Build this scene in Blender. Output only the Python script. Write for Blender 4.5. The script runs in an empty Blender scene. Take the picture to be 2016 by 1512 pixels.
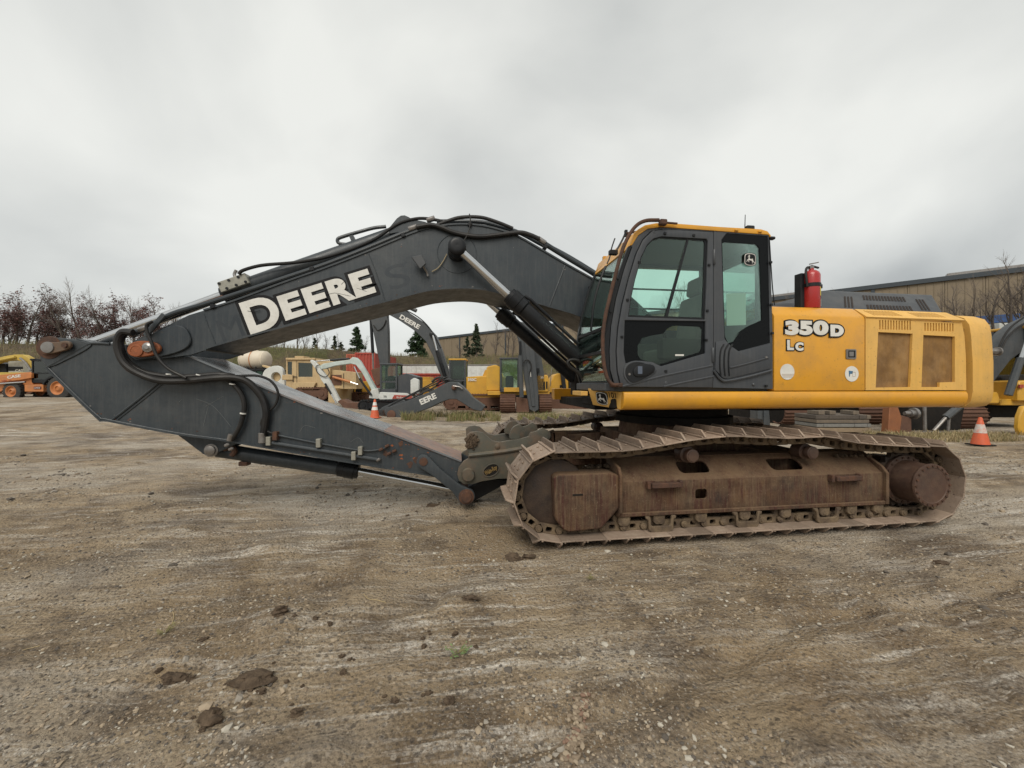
import bpy, bmesh, math, random
import numpy as np
from mathutils import Vector, Matrix
from mathutils.geometry import tessellate_polygon

R = math.radians
rng = random.Random(7)
scene = bpy.context.scene
COL = scene.collection

# ------------------------------------------------------------------ camera
CAM = Vector((-2.97, -5.15, 1.55)); YAW = R(7.8); FPX = 770.0     # f in pixels of the 2016 px wide photograph
cd = bpy.data.cameras.new('camera'); cam = bpy.data.objects.new('camera', cd); COL.objects.link(cam)
cam.location = CAM; cam.rotation_euler = (R(90), 0, -YAW)
cd.sensor_width = 36; cd.lens = FPX/2016*36; cd.clip_start = 0.05; cd.clip_end = 2000
scene.camera = cam

# ------------------------------------------------------------------ sky, sun, exposure
SUN_EL, SUN_AZ = R(48), R(200)          # azimuth measured clockwise from +Y: high behind the camera's left shoulder
world = bpy.data.worlds.new('World'); scene.world = world; world.use_nodes = True
nt = world.node_tree; nt.nodes.clear(); N = nt.nodes; L = nt.links
def wn(t, **k):
    n = N.new(t)
    for a, b in k.items(): setattr(n, a, b)
    return n
tc = wn('ShaderNodeTexCoord')
sx = wn('ShaderNodeSeparateXYZ'); L.new(tc.outputs['Generated'], sx.inputs[0])
zz = wn('ShaderNodeMath', operation='MAXIMUM'); L.new(sx.outputs['Z'], zz.inputs[0]); zz.inputs[1].default_value = 0.0
za = wn('ShaderNodeMath', operation='ADD'); L.new(zz.outputs[0], za.inputs[0]); za.inputs[1].default_value = 0.45
dx = wn('ShaderNodeMath', operation='DIVIDE'); L.new(sx.outputs['X'], dx.inputs[0]); L.new(za.outputs[0], dx.inputs[1])
dy = wn('ShaderNodeMath', operation='DIVIDE'); L.new(sx.outputs['Y'], dy.inputs[0]); L.new(za.outputs[0], dy.inputs[1])
cx = wn('ShaderNodeCombineXYZ'); L.new(dx.outputs[0], cx.inputs[0]); L.new(dy.outputs[0], cx.inputs[1]); cx.inputs[2].default_value = 3.1
n1 = wn('ShaderNodeTexNoise'); L.new(cx.outputs[0], n1.inputs['Vector'])
n1.inputs['Scale'].default_value = 1.0; n1.inputs['Detail'].default_value = 7; n1.inputs['Roughness'].default_value = 0.45; n1.inputs['Distortion'].default_value = 0.5
cr = wn('ShaderNodeValToRGB'); L.new(n1.outputs[0], cr.inputs[0])
e = cr.color_ramp.elements
e[0].position = 0.34; e[0].color = (0.265, 0.273, 0.268, 1)
e[1].position = 0.64; e[1].color = (0.575, 0.577, 0.545, 1)
m = e.new(0.46); m.color = (0.415, 0.422, 0.405, 1)
sky = wn('ShaderNodeTexSky', sky_type='NISHITA', sun_disc=False, sun_elevation=SUN_EL, sun_rotation=SUN_AZ)
sc_ = wn('ShaderNodeMix', data_type='RGBA'); sc_.blend_type = 'MULTIPLY'; sc_.inputs[0].default_value = 1
L.new(sky.outputs[0], sc_.inputs[6]); sc_.inputs[7].default_value = (0.10, 0.10, 0.10, 1)
mx = wn('ShaderNodeMix', data_type='RGBA'); mx.inputs[0].default_value = 0.93
L.new(sc_.outputs[2], mx.inputs[6]); L.new(cr.outputs[0], mx.inputs[7])
bg = wn('ShaderNodeBackground'); bg.inputs[1].default_value = 1.0; L.new(mx.outputs[2], bg.inputs[0])
wo = wn('ShaderNodeOutputWorld'); L.new(bg.outputs[0], wo.inputs[0])

sl = bpy.data.lights.new('sun', 'SUN'); sl.energy = 1.5; sl.angle = R(35); sl.color = (1, 0.94, 0.84)
so = bpy.data.objects.new('sun', sl); COL.objects.link(so); so.location = (-10, -20, 30)
sd = Vector((math.sin(SUN_AZ)*math.cos(SUN_EL), math.cos(SUN_AZ)*math.cos(SUN_EL), math.sin(SUN_EL)))
so.rotation_euler = sd.to_track_quat('Z', 'Y').to_euler()
vs = scene.view_settings; vs.view_transform = 'Standard'; vs.look = 'None'; vs.exposure = 0.64; vs.gamma = 1.0; vs.use_curve_mapping = False
scene.cycles.max_bounces = 8; scene.cycles.transparent_max_bounces = 16; scene.cycles.use_denoising = True

# ------------------------------------------------------------------ survey helpers: photo measurements -> metres
_c, _s = math.cos(YAW), math.sin(YAW)
def ray(px, py):
    u = (px-1008)/FPX; w = (756-py)/FPX
    return Vector((u*_c+_s, -u*_s+_c, w))
def A(px, py, Y):
    d = ray(px, py); t = (Y-CAM.y)/d.y
    return CAM+d*t
def P(pts, Y): return [(A(a, b, Y).x, A(a, b, Y).z) for a, b in pts]
def D(px, py, depth): return CAM+ray(px, py)*depth
def Gd(px, py, z=0.0):
    d = ray(px, py); return CAM+d*((z-CAM.z)/d.z)

# ------------------------------------------------------------------ mesh helpers
class MB:
    def __init__(s): s.v = []; s.f = []; s.M = None
    def add(s, vs, fs):
        o = len(s.v)
        s.v += [tuple(s.M @ Vector(v)) if s.M is not None else tuple(v) for v in vs]
        s.f += [[i+o for i in f] for f in fs]
        return s
    def box(s, c, d, M=None):
        x, y, z = d[0]/2, d[1]/2, d[2]/2
        vs = [Vector((a*x, b*y, e*z)) for a in (-1, 1) for b in (-1, 1) for e in (-1, 1)]
        if M is not None: vs = [M @ v for v in vs]
        vs = [v+Vector(c) for v in vs]
        return s.add(vs, [(0,1,3,2),(4,6,7,5),(0,4,5,1),(2,3,7,6),(0,2,6,4),(1,5,7,3)])
    def b2(s, a, b):
        a = Vector(a); b = Vector(b)
        return s.box((a+b)/2, (abs(b.x-a.x), abs(b.y-a.y), abs(b.z-a.z)))
    def plate(s, outer, holes, O, U, V, W):
        """2D outline with holes in frame O,U,V, thickness vector W"""
        O = Vector(O); U = Vector(U); V = Vector(V); W = Vector(W)
        loops = [outer]+list(holes); pts = []; segs = []
        for lp in loops:
            b = len(pts); pts += lp; n = len(lp)
            segs += [(b+i, b+(i+1) % n) for i in range(n)]
        if len(loops) == 1: tris = tessellate_polygon([[Vector((p[0], p[1], 0)) for p in lp] for lp in loops])
        else:
            tb = bmesh.new(); tv = [tb.verts.new((p[0], p[1], 0)) for p in pts]; te = [tb.edges.new((tv[i], tv[j])) for i, j in segs]
            bmesh.ops.triangle_fill(tb, use_beauty=True, edges=te, normal=(0, 0, 1)); tb.verts.index_update()
            tris = [[v.index for v in f.verts] for f in tb.faces]; tb.free()
        fr = [O+U*p[0]+V*p[1] for p in pts]; n = len(fr)
        vs = fr+[p+W for p in fr]
        fs = [list(t) for t in tris]+[[i+n for i in reversed(t)] for t in tris]
        fs += [[a, b, b+n, a+n] for a, b in segs]
        return s.add(vs, fs)
    def prism(s, prof, y0, y1, holes=()):
        return s.plate(prof, holes, (0, y0, 0), (1, 0, 0), (0, 0, 1), (0, y1-y0, 0))
    def prismX(s, prof, x0, x1):          # profile in (y,z)
        return s.plate(prof, (), (x0, 0, 0), (0, 1, 0), (0, 0, 1), (x1-x0, 0, 0))
    def prismZ(s, prof, z0, z1):
        return s.plate(prof, (), (0, 0, z0), (1, 0, 0), (0, 1, 0), (0, 0, z1-z0))
    def rings(s, rs, cap=True, close=True):
        n = len(rs[0]); vs = [p for r in rs for p in r]; fs = []
        for i in range(len(rs)-1):
            for j in range(n if close else n-1):
                a = i*n+j; b = i*n+(j+1) % n
                fs.append([a, b, b+n, a+n])
        if cap: fs += [list(range(n))[::-1], list(range((len(rs)-1)*n, len(rs)*n))]
        return s.add(vs, fs)
    def cyl(s, p0, p1, r0, r1=None, n=16, cap=True):
        if r1 is None: r1 = r0
        p0 = Vector(p0); p1 = Vector(p1); ax = (p1-p0).normalized()
        u = ax.orthogonal().normalized(); w = ax.cross(u)
        rs = [[p+(u*math.cos(2*math.pi*k/n)+w*math.sin(2*math.pi*k/n))*r for k in range(n)] for p, r in ((p0, r0), (p1, r1))]
        return s.rings(rs, cap)
    def lathe(s, O, ax, prof, n=20, cap=True):   # prof: (distance along axis, radius)
        O = Vector(O); ax = Vector(ax).normalized(); u = ax.orthogonal().normalized(); w = ax.cross(u)
        rs = [[O+ax*h+(u*math.cos(2*math.pi*k/n)+w*math.sin(2*math.pi*k/n))*r for k in range(n)] for h, r in prof]
        return s.rings(rs, cap)
    def tube(s, path, r, n=8, smooth=True, sub=5):
        p = [Vector(q) for q in path]
        if smooth and len(p) > 2: p = catmull(p, sub)
        rs = []; t = (p[1]-p[0]).normalized(); u = t.orthogonal().normalized()
        for i, q in enumerate(p):
            t = (p[min(i+1, len(p)-1)]-p[max(i-1, 0)]).normalized()
            u = (u-t*u.dot(t)).normalized(); w = t.cross(u)
            rr = r(i/(len(p)-1)) if callable(r) else r
            rs.append([q+(u*math.cos(2*math.pi*k/n)+w*math.sin(2*math.pi*k/n))*rr for k in range(n)])
        return s.rings(rs)
    def build(s, name, mat, parent=None, bevel=0.0, seg=1, smooth=35, clean=True):
        me = bpy.data.meshes.new(name)
        me.from_pydata(s.v, [], s.f)
        if clean:
            bm = bmesh.new(); bm.from_mesh(me)
            bmesh.ops.remove_doubles(bm, verts=bm.verts, dist=1e-5)
            if bevel > 0: bmesh.ops.dissolve_limit(bm, angle_limit=R(0.5), verts=bm.verts, edges=bm.edges)
            bmesh.ops.recalc_face_normals(bm, faces=bm.faces)
            if bevel > 0:
                ed = [e for e in bm.edges if len(e.link_faces) == 2 and e.calc_face_angle(0) > R(32)]
                if ed: bmesh.ops.bevel(bm, geom=ed, offset=bevel, segments=seg, profile=0.6, affect='EDGES', clamp_overlap=True)
            bm.to_mesh(me); bm.free()
        me.polygons.foreach_set('use_smooth', [True]*len(me.polygons))
        me.set_sharp_from_angle(angle=R(smooth))
        if mat is not None: me.materials.append(mat)
        ob = bpy.data.objects.new(name, me); COL.objects.link(ob)
        if parent is not None: ob.parent = parent
        return ob

def catmull(p, sub=5):
    out = []; q = [p[0]*2-p[1]]+p+[p[-1]*2-p[-2]]
    for i in range(1, len(q)-2):
        a, b, c, d = q[i-1:i+3]
        for k in range(sub):
            t = k/sub
            out.append(0.5*((2*b)+(c-a)*t+(2*a-5*b+4*c-d)*t*t+(3*b-a-3*c+d)*t*t*t))
    return out+[p[-1]]
def sm2(pts, sub=4, closed=True):
    p = [Vector((a, b, 0)) for a, b in pts]; n = len(p); out = []
    for i in range(n):
        a, b, c, d = p[i-1], p[i], p[(i+1) % n], p[(i+2) % n]
        for k in range(sub):
            t = k/sub
            v = 0.5*((2*b)+(c-a)*t+(2*a-5*b+4*c-d)*t*t+(3*b-a-3*c+d)*t*t*t)
            out.append((v.x, v.y))
    return out
def rrect(x0, z0, x1, z1, r, n=4):
    o = []
    for cx_, cz_, a0 in ((x1-r, z0+r, -90), (x1-r, z1-r, 0), (x0+r, z1-r, 90), (x0+r, z0+r, 180)):
        o += [(cx_+r*math.cos(R(a0+90*k/n)), cz_+r*math.sin(R(a0+90*k/n))) for k in range(n+1)]
    return o
def circ(cx_, cz_, r, n=20, a0=0, a1=360):
    return [(cx_+r*math.cos(R(a0+(a1-a0)*k/n)), cz_+r*math.sin(R(a0+(a1-a0)*k/n))) for k in range(n+(0 if a1-a0 == 360 else 1))]
def empty(name, loc=(0, 0, 0), parent=None):
    o = bpy.data.objects.new(name, None); COL.objects.link(o); o.location = loc; o.empty_display_size = 0.2
    if parent is not None: o.parent = parent
    return o
def tag(o, label, cat, group=None):
    o['label'] = label; o['category'] = cat
    if group: o['group'] = group
    return o
def struct(o, kind='structure'): o['kind'] = kind; return o
def copy_tree(o, parent=None):
    c = o.copy(); COL.objects.link(c)
    if parent is not None: c.parent = parent
    for ch in o.children: copy_tree(ch, c)
    return c
_DG = []
def text_mesh(s, size, offset=0.0, sx=1.0, shear=0.0, spacing=1.0, extr=0.0015):
    cu = bpy.data.curves.new('t', 'FONT'); cu.body = s; cu.size = size; cu.offset = offset; cu.extrude = extr
    cu.shear = shear; cu.space_character = spacing; cu.resolution_u = 7
    ob = bpy.data.objects.new('t', cu); COL.objects.link(ob)
    dg = bpy.context.evaluated_depsgraph_get(); dg.update()
    me = bpy.data.meshes.new_from_object(ob.evaluated_get(dg))
    COL.objects.unlink(ob); bpy.data.objects.remove(ob); bpy.data.curves.remove(cu)
    for v in me.vertices: v.co.x *= sx
    return me
def lettering(s, O, U, V, size, mat, parent, offset=0.0, sx=1.0, shear=0.0, spacing=1.0, name='lettering', fit=None, lift=0.0, extr=0.0015):
    """flat letters at O, running along U, upright along V, facing U x V"""
    me = text_mesh(s, size, offset, sx, shear, spacing, extr)
    if fit:
        xs = [v.co.x for v in me.vertices]; k = fit/(max(xs)-min(xs)); x0 = min(xs)
        for v in me.vertices: v.co.x = (v.co.x-x0)*k
    U = Vector(U).normalized(); V = Vector(V).normalized(); W = U.cross(V).normalized()
    me.transform(Matrix((U.to_4d()[:3]+(0,), V[:]+(0,), W[:]+(0,), (0, 0, 0, 1))).transposed() if False else
                 Matrix(((U.x, V.x, W.x, O[0]+W.x*lift), (U.y, V.y, W.y, O[1]+W.y*lift), (U.z, V.z, W.z, O[2]+W.z*lift), (0, 0, 0, 1))))
    me.materials.clear(); me.materials.append(mat)
    ob = bpy.data.objects.new(name, me); COL.objects.link(ob)
    if parent is not None: ob.parent = parent
    return ob

# ------------------------------------------------------------------ materials
def lin(r, g, b):
    f = lambda c: (c/255/12.92 if c/255 <= 0.04045 else ((c/255+0.055)/1.055)**2.4)
    return (f(r), f(g), f(b), 1)
MATS = {}
def mat(name, col, rough=0.5, metal=0.0, col2=None, amt=0.5, scale=3.0, dirt=None, dirt_amt=0.3, dirt_scale=2.0,
        streak=0.0, streak_col=None, bump=0.0, bump_scale=60.0, rvar=0.15, speck=None, speck_amt=0.0, top=None, top_amt=0.0, spec=0.5, coat=0.0, streak2=None, orand=0.0):
    """painted / rusty / dusty surface driven by world position"""
    if name in MATS: return MATS[name]
    m = bpy.data.materials.new(name); m.use_nodes = True; t = m.node_tree; nn = t.nodes; ll = t.links
    b = nn['Principled BSDF']; b.inputs['Metallic'].default_value = metal; b.inputs['Specular IOR Level'].default_value = spec
    if coat: b.inputs['Coat Weight'].default_value = coat; b.inputs['Coat Roughness'].default_value = 0.15
    geo = nn.new('ShaderNodeNewGeometry'); pos = geo.outputs['Position']
    def noise(sc, det=4, ro=0.6, mp=None):
        n = nn.new('ShaderNodeTexNoise'); n.inputs['Scale'].default_value = sc; n.inputs['Detail'].default_value = det; n.inputs['Roughness'].default_value = ro
        if mp:
            mpn = nn.new('ShaderNodeMapping'); mpn.inputs['Scale'].default_value = mp; ll.new(pos, mpn.inputs[0]); ll.new(mpn.outputs[0], n.inputs['Vector'])
        else: ll.new(pos, n.inputs['Vector'])
        return n.outputs[0]
    def ramp(x, a, c):
        r = nn.new('ShaderNodeMapRange'); r.inputs[1].default_value = a; r.inputs[2].default_value = c; ll.new(x, r.inputs[0]); return r.outputs[0]
    def mul(x, k):
        r = nn.new('ShaderNodeMath'); r.operation = 'MULTIPLY'; ll.new(x, r.inputs[0])
        if isinstance(k, float) or isinstance(k, int): r.inputs[1].default_value = k
        else: ll.new(k, r.inputs[1])
        return r.outputs[0]
    def mix(f, a, c):
        x = nn.new('ShaderNodeMix'); x.data_type = 'RGBA'
        if isinstance(f, float): x.inputs[0].default_value = f
        else: ll.new(f, x.inputs[0])
        for i, v in ((6, a), (7, c)):
            if isinstance(v, tuple): x.inputs[i].default_value = v
            else: ll.new(v, x.inputs[i])
        return x.outputs[2]
    c = col
    if col2: c = mix(mul(ramp(noise(scale), 0.35, 0.65), float(amt)), c, col2)
    if streak_col: c = mix(mul(ramp(noise(34, 5, 0.7, (1, 1, 0.06)), 0.47, 0.60), float(streak)), c, streak_col)
    if streak2: c = mix(mul(ramp(noise(75, 5, 0.7, (1, 1, 0.06)), 0.52, 0.66), 0.7), c, streak2)
    if dirt: c = mix(mul(ramp(noise(dirt_scale, 6, 0.7), 0.45, 0.75), float(dirt_amt)), c, dirt)
    if speck: c = mix(mul(ramp(noise(38, 2, 0.5), 0.66, 0.72), float(speck_amt)), c, speck)
    if top:
        s3 = nn.new('ShaderNodeSeparateXYZ'); ll.new(geo.outputs['Normal'], s3.inputs[0])
        c = mix(mul(mul(ramp(s3.outputs[2], 0.25, 0.9), ramp(noise(6, 5, 0.7), 0.25, 0.6)), float(top_amt)), c, top)
    if orand:
        oi = nn.new('ShaderNodeObjectInfo'); hs = nn.new('ShaderNodeHueSaturation'); mr = nn.new('ShaderNodeMapRange'); ll.new(oi.outputs['Random'], mr.inputs[0])
        mr.inputs[3].default_value = 1-orand; mr.inputs[4].default_value = 1+orand; ll.new(mr.outputs[0], hs.inputs['Value']); ll.new(c, hs.inputs['Color']); c = hs.outputs[0]
    if isinstance(c, tuple): b.inputs['Base Color'].default_value = c
    else: ll.new(c, b.inputs['Base Color'])
    if rvar:
        r = nn.new('ShaderNodeMapRange'); ll.new(noise(7, 5, 0.7), r.inputs[0]); r.inputs[1].default_value = 0.3; r.inputs[2].default_value = 0.7
        r.inputs[3].default_value = max(0.03, rough-rvar); r.inputs[4].default_value = min(1, rough+rvar); ll.new(r.outputs[0], b.inputs['Roughness'])
    else: b.inputs['Roughness'].default_value = rough
    if bump:
        bp = nn.new('ShaderNodeBump'); bp.inputs['Strength'].default_value = bump; bp.inputs['Distance'].default_value = 0.01
        ll.new(noise(bump_scale, 5, 0.65), bp.inputs['Height']); ll.new(bp.outputs[0], b.inputs['Normal'])
    MATS[name] = m; return m
def glass(name, tint, refl=0.5, rough=0.0):
    m = bpy.data.materials.new(name); m.use_nodes = True; t = m.node_tree; nn = t.nodes; ll = t.links
    nn.remove(nn['Principled BSDF']); out = nn['Material Output']
    tr = nn.new('ShaderNodeBsdfTransparent'); tr.inputs[0].default_value = tint
    gl = nn.new('ShaderNodeBsdfGlossy'); gl.inputs['Roughness'].default_value = rough; gl.inputs[0].default_value = (0.9, 0.95, 0.93, 1)
    fr = nn.new('ShaderNodeFresnel'); fr.inputs[0].default_value = 1.5
    ad = nn.new('ShaderNodeMath'); ad.operation = 'MULTIPLY'; ll.new(fr.outputs[0], ad.inputs[0]); ad.inputs[1].default_value = refl*2
    mx = nn.new('ShaderNodeMixShader'); ll.new(ad.outputs[0], mx.inputs[0]); ll.new(tr.outputs[0], mx.inputs[1]); ll.new(gl.outputs[0], mx.inputs[2])
    ll.new(mx.outputs[0], out.inputs[0]); return m

DUST = (0.20, 0.165, 0.125, 1)
M_boom = mat('boom_paint', (0.022, 0.029, 0.036, 1), 0.42, col2=(0.032, 0.041, 0.048, 1), amt=1.0, scale=2.2, dirt=(0.100, 0.103, 0.100, 1), dirt_amt=0.36, dirt_scale=1.7,
             streak=0.35, streak_col=(0.060, 0.066, 0.070, 1), bump=0.10, bump_scale=45, rvar=0.12, speck=(0.10, 0.06, 0.04, 1), speck_amt=0.25)
M_arm_top = mat('arm_top_sky_sheen_dust', (0.17, 0.185, 0.20, 1), 0.26, col2=(0.075, 0.085, 0.095, 1), dirt=(0.20, 0.11, 0.07, 1), dirt_amt=0.75, dirt_scale=2.6, rvar=0.1, bump=0.05)  # pale base paints in the sky's reflection on the arm top, along with dust
M_black = mat('black_paint', (0.008, 0.009, 0.011, 1), 0.40, col2=(0.016, 0.018, 0.021, 1), dirt=(0.055, 0.052, 0.045, 1), dirt_amt=0.25, rvar=0.12, spec=0.3)
M_rubber = mat('hose_rubber', (0.010, 0.010, 0.011, 1), 0.5, col2=(0.034, 0.030, 0.025, 1), scale=5, rvar=0.1, spec=0.35)
M_pipe = mat('pipe_dark_teal', (0.020, 0.027, 0.032, 1), 0.35, col2=(0.035, 0.042, 0.048, 1), rvar=0.1)
M_chrome = mat('chrome_rod', (0.62, 0.63, 0.64, 1), 0.16, 1.0, col2=(0.50, 0.49, 0.47, 1), scale=4, rvar=0.06)
M_steel = mat('worn_steel', (0.30, 0.29, 0.28, 1), 0.42, 0.8, col2=(0.16, 0.13, 0.11, 1), scale=9)
M_rust = mat('rust', (0.080, 0.040, 0.026, 1), 0.85, col2=(0.045, 0.026, 0.019, 1), amt=0.9, scale=8, dirt=(0.20, 0.085, 0.04, 1), dirt_amt=0.5, dirt_scale=14, bump=0.4, bump_scale=70)
M_orange = mat('rusty_orange_pin', (0.30, 0.085, 0.025, 1), 0.7, col2=(0.16, 0.05, 0.022, 1), scale=14, dirt=(0.06, 0.035, 0.02, 1), dirt_amt=0.5, dirt_scale=18, bump=0.3)
M_frame = mat('track_frame_rust', (0.110, 0.056, 0.025, 1), 0.82, col2=(0.034, 0.020, 0.014, 1), amt=1.0, scale=3.5, streak=0.95, streak_col=(0.052, 0.014, 0.009, 1),
              dirt=(0.19, 0.130, 0.074, 1), dirt_amt=0.6, dirt_scale=3.2, bump=0.6, bump_scale=60, top=(0.145, 0.090, 0.048, 1), top_amt=0.8, speck=(0.21, 0.15, 0.10, 1), speck_amt=0.5, streak2=(0.14, 0.092, 0.055, 1))
M_shoe = mat('track_shoe_steel', (0.29, 0.225, 0.172, 1), 0.70, 0.0, col2=(0.125, 0.072, 0.046, 1), amt=1.0, scale=6, dirt=(0.46, 0.375, 0.295, 1), dirt_amt=0.85, dirt_scale=6,
             bump=0.5, bump_scale=45, speck=(0.05, 0.035, 0.028, 1), speck_amt=0.7, orand=0.28)
M_link = mat('track_link_mud', (0.165, 0.118, 0.070, 1), 0.85, col2=(0.060, 0.040, 0.028, 1), amt=0.9, scale=9, dirt=(0.22, 0.16, 0.10, 1), dirt_amt=0.8, dirt_scale=5, bump=0.5, bump_scale=60)
M_idler = mat('idler_dark_rust', (0.050, 0.030, 0.020, 1), 0.7, col2=(0.026, 0.017, 0.013, 1), amt=1.0, scale=5, dirt=(0.11, 0.075, 0.045, 1), dirt_amt=0.5, dirt_scale=7, bump=0.4)
M_hub = mat('hub_red_brown', (0.090, 0.048, 0.032, 1), 0.55, col2=(0.055, 0.032, 0.024, 1), amt=1.0, scale=4, dirt=(0.14, 0.09, 0.06, 1), dirt_amt=0.55, dirt_scale=9, bump=0.2)
M_dark = mat('underbody_dark', (0.012, 0.011, 0.010, 1), 0.8, col2=(0.026, 0.021, 0.017, 1), scale=4, bump=0.2, spec=0.2)
M_yel = mat('yellow_paint', (0.66, 0.315, 0.020, 1), 0.38, col2=(0.62, 0.285, 0.02, 1), amt=0.7, scale=1.5, dirt=(0.36, 0.20, 0.055, 1), dirt_amt=0.55, dirt_scale=3.0,
            speck=(0.22, 0.12, 0.03, 1), speck_amt=0.35, rvar=0.12, bump=0.03, bump_scale=30, coat=0.15)
M_yelfade = mat('yellow_faded_paint', (0.74, 0.435, 0.115, 1), 0.55, col2=(0.69, 0.385, 0.075, 1), amt=0.7, scale=1.8, dirt=(0.40, 0.26, 0.09, 1), dirt_amt=0.45, dirt_scale=3,
            speck=(0.25, 0.14, 0.04, 1), speck_amt=0.45, rvar=0.12, streak=0.25, streak_col=(0.55, 0.33, 0.08, 1), bump=0.04)
M_cab = mat('cab_grey_paint', (0.040, 0.045, 0.053, 1), 0.45, col2=(0.052, 0.057, 0.064, 1), scale=2, dirt=(0.12, 0.115, 0.105, 1), dirt_amt=0.22, dirt_scale=2.2, streak=0.2, streak_col=(0.09, 0.09, 0.09, 1), rvar=0.12, bump=0.05, bump_scale=120)
M_hood = mat('hood_grey_plastic', (0.046, 0.051, 0.058, 1), 0.55, col2=(0.060, 0.065, 0.072, 1), scale=2, dirt=(0.15, 0.14, 0.125, 1), dirt_amt=0.3, rvar=0.1)
M_gblack = mat('black_glass_border', (0.006, 0.007, 0.008, 1), 0.3, rvar=0.06, spec=0.12)
M_screen = mat('dusty_brown_mesh', (0.29, 0.155, 0.045, 1), 0.9, col2=(0.17, 0.088, 0.028, 1), amt=1.0, scale=4.5, dirt=(0.42, 0.26, 0.115, 1), dirt_amt=0.7, dirt_scale=3.2, streak=0.35, streak_col=(0.15, 0.085, 0.035, 1), bump=0.5, bump_scale=300)
M_white = mat('white_decal', (0.70, 0.69, 0.65, 1), 0.5, col2=(0.60, 0.585, 0.54, 1), scale=6, dirt=(0.36, 0.34, 0.30, 1), dirt_amt=0.45, dirt_scale=5, speck=(0.3, 0.28, 0.25, 1), speck_amt=0.25, rvar=0.05)
M_decalblack = mat('black_decal', (0.008, 0.008, 0.009, 1), 0.6, rvar=0.05, spec=0.25)
M_red = mat('red_paint', (0.42, 0.018, 0.018, 1), 0.30, col2=(0.33, 0.015, 0.015, 1), scale=5, dirt=(0.2, 0.06, 0.05, 1), dirt_amt=0.25, rvar=0.1, coat=0.3)
M_seat = mat('seat_fabric', (0.16, 0.16, 0.145, 1), 0.9, col2=(0.21, 0.205, 0.18, 1), scale=8, bump=0.2, bump_scale=200)
M_inner = mat('cab_inner_plastic', (0.055, 0.058, 0.055, 1), 0.75, rvar=0.05)
M_head = mat('headliner', (0.10, 0.105, 0.095, 1), 0.9, rvar=0.0)
M_alu = mat('cast_valve', (0.33, 0.32, 0.27, 1), 0.45, 0.3, col2=(0.22, 0.21, 0.18, 1), scale=20)
M_coupler = mat('coupler_olive_paint', (0.085, 0.078, 0.056, 1), 0.6, col2=(0.055, 0.055, 0.046, 1), amt=0.9, scale=4, dirt=(0.19, 0.10, 0.055, 1), dirt_amt=0.55, dirt_scale=5, bump=0.25, top=(0.17, 0.14, 0.10, 1), top_amt=0.6)
M_gold = mat('tarnished_gold', (0.26, 0.17, 0.06, 1), 0.5, 0.4, col2=(0.12, 0.08, 0.03, 1), scale=30)
M_mud = mat('mud_clod', (0.055, 0.039, 0.027, 1), 0.95, col2=(0.115, 0.082, 0.055, 1), amt=1.0, scale=22, dirt=(0.15, 0.11, 0.075, 1), dirt_amt=0.6, dirt_scale=40, bump=1.0, bump_scale=60, spec=0.2)
G_cab = glass('cab_glass_green', (0.87, 0.985, 0.94, 1), 0.40)
G_dark = glass('cab_glass_dirty', (0.78, 0.86, 0.80, 1), 0.45)
G_bg = glass('machine_glass', (0.35, 0.42, 0.38, 1), 0.9)

# ------------------------------------------------------------------ terrain
def vnoise(x, y, seed=0):
    xi = np.floor(x).astype(np.int64); yi = np.floor(y).astype(np.int64); xf = x-xi; yf = y-yi
    def h(a, b):
        n = (a*374761393+b*668265263+seed*2147483647) & 0xffffffff
        n = ((n ^ (n >> 13))*1274126177) & 0xffffffff
        return ((n ^ (n >> 16)) & 0xffff)/65535.0
    u = xf*xf*(3-2*xf); v = yf*yf*(3-2*yf)
    return (h(xi, yi)*(1-u)+h(xi+1, yi)*u)*(1-v)+(h(xi, yi+1)*(1-u)+h(xi+1, yi+1)*u)*v-0.5
def fbm(x, y, f, o=4, seed=0):
    r = 0; a = 1
    for k in range(o): r = r+a*vnoise(x*f+k*17.3, y*f-k*9.1, seed+k); f *= 2.03; a *= 0.5
    return r
CR_U = [-400, -130, -60, -30, -24, -19, -10, 0, 20, 40, 50, 90, 400]
CR_W = [60, 42, 44, 47, 50, 62, 72, 70, 55, 41, 35, 10, -60]
def sstep(a, b, x):
    t = np.clip((x-a)/(b-a), 0, 1); return t*t*(3-2*t)
def macro(x, y):
    dxx = x-CAM.x; dyy = y-CAM.y
    u = dxx*_c-dyy*_s; w = dxx*_s+dyy*_c
    cr_ = np.interp(u, CR_U, CR_W); s = (w-cr_)
    left = sstep(-2, -16, u)
    foot = np.where(u < -12, -13, -15)
    z = (6.6-1.35*left)*sstep(0, 1, (s-foot)/(-foot))**0.85
    right = sstep(15, 35, u); z = z-(0.5+1.9*sstep(.5, 4, s))*right*sstep(-6, 0, s)
    z = z+left*0.75*sstep(9, 22, w)
    z = z+sstep(-8, 5, s)*0.5*fbm(x, y, 0.08, 3, 5)
    return z
def fine(x, y):
    d = np.sqrt((x-CAM.x)**2+(y-CAM.y)**2)
    z = 0.045*fbm(x, y, 0.45, 3, 1)+0.034*fbm(x, y, 3.0, 5, 2)
    lump = np.clip(fbm(x, y, 1.7, 5, 3)-0.28, 0, 1)*0.13
    # tyre and track ruts pulled across the yard
    xr = x*0.985+y*0.17; yr = y*0.985-x*0.17
    rut = np.abs(fbm(xr*0.16, yr, 0.9, 3, 8)); rut = -0.035*np.clip(0.10-rut, 0, 1)/0.10
    tread = 0.010*fbm(xr*0.25, yr*2.2, 2.4, 3, 11)
    k = np.clip(1.25-d/70, 0.0, 1)
    flat = 1-0.65*((np.abs(x) < 2.7) & (np.abs(np.abs(y)-1.295) < 0.45))
    return (z+lump+rut+tread)*k*flat
def hgt(x, y):
    x = np.asarray(x, float); y = np.asarray(y, float)
    return macro(x, y)+fine(x, y)-0.015
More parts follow.
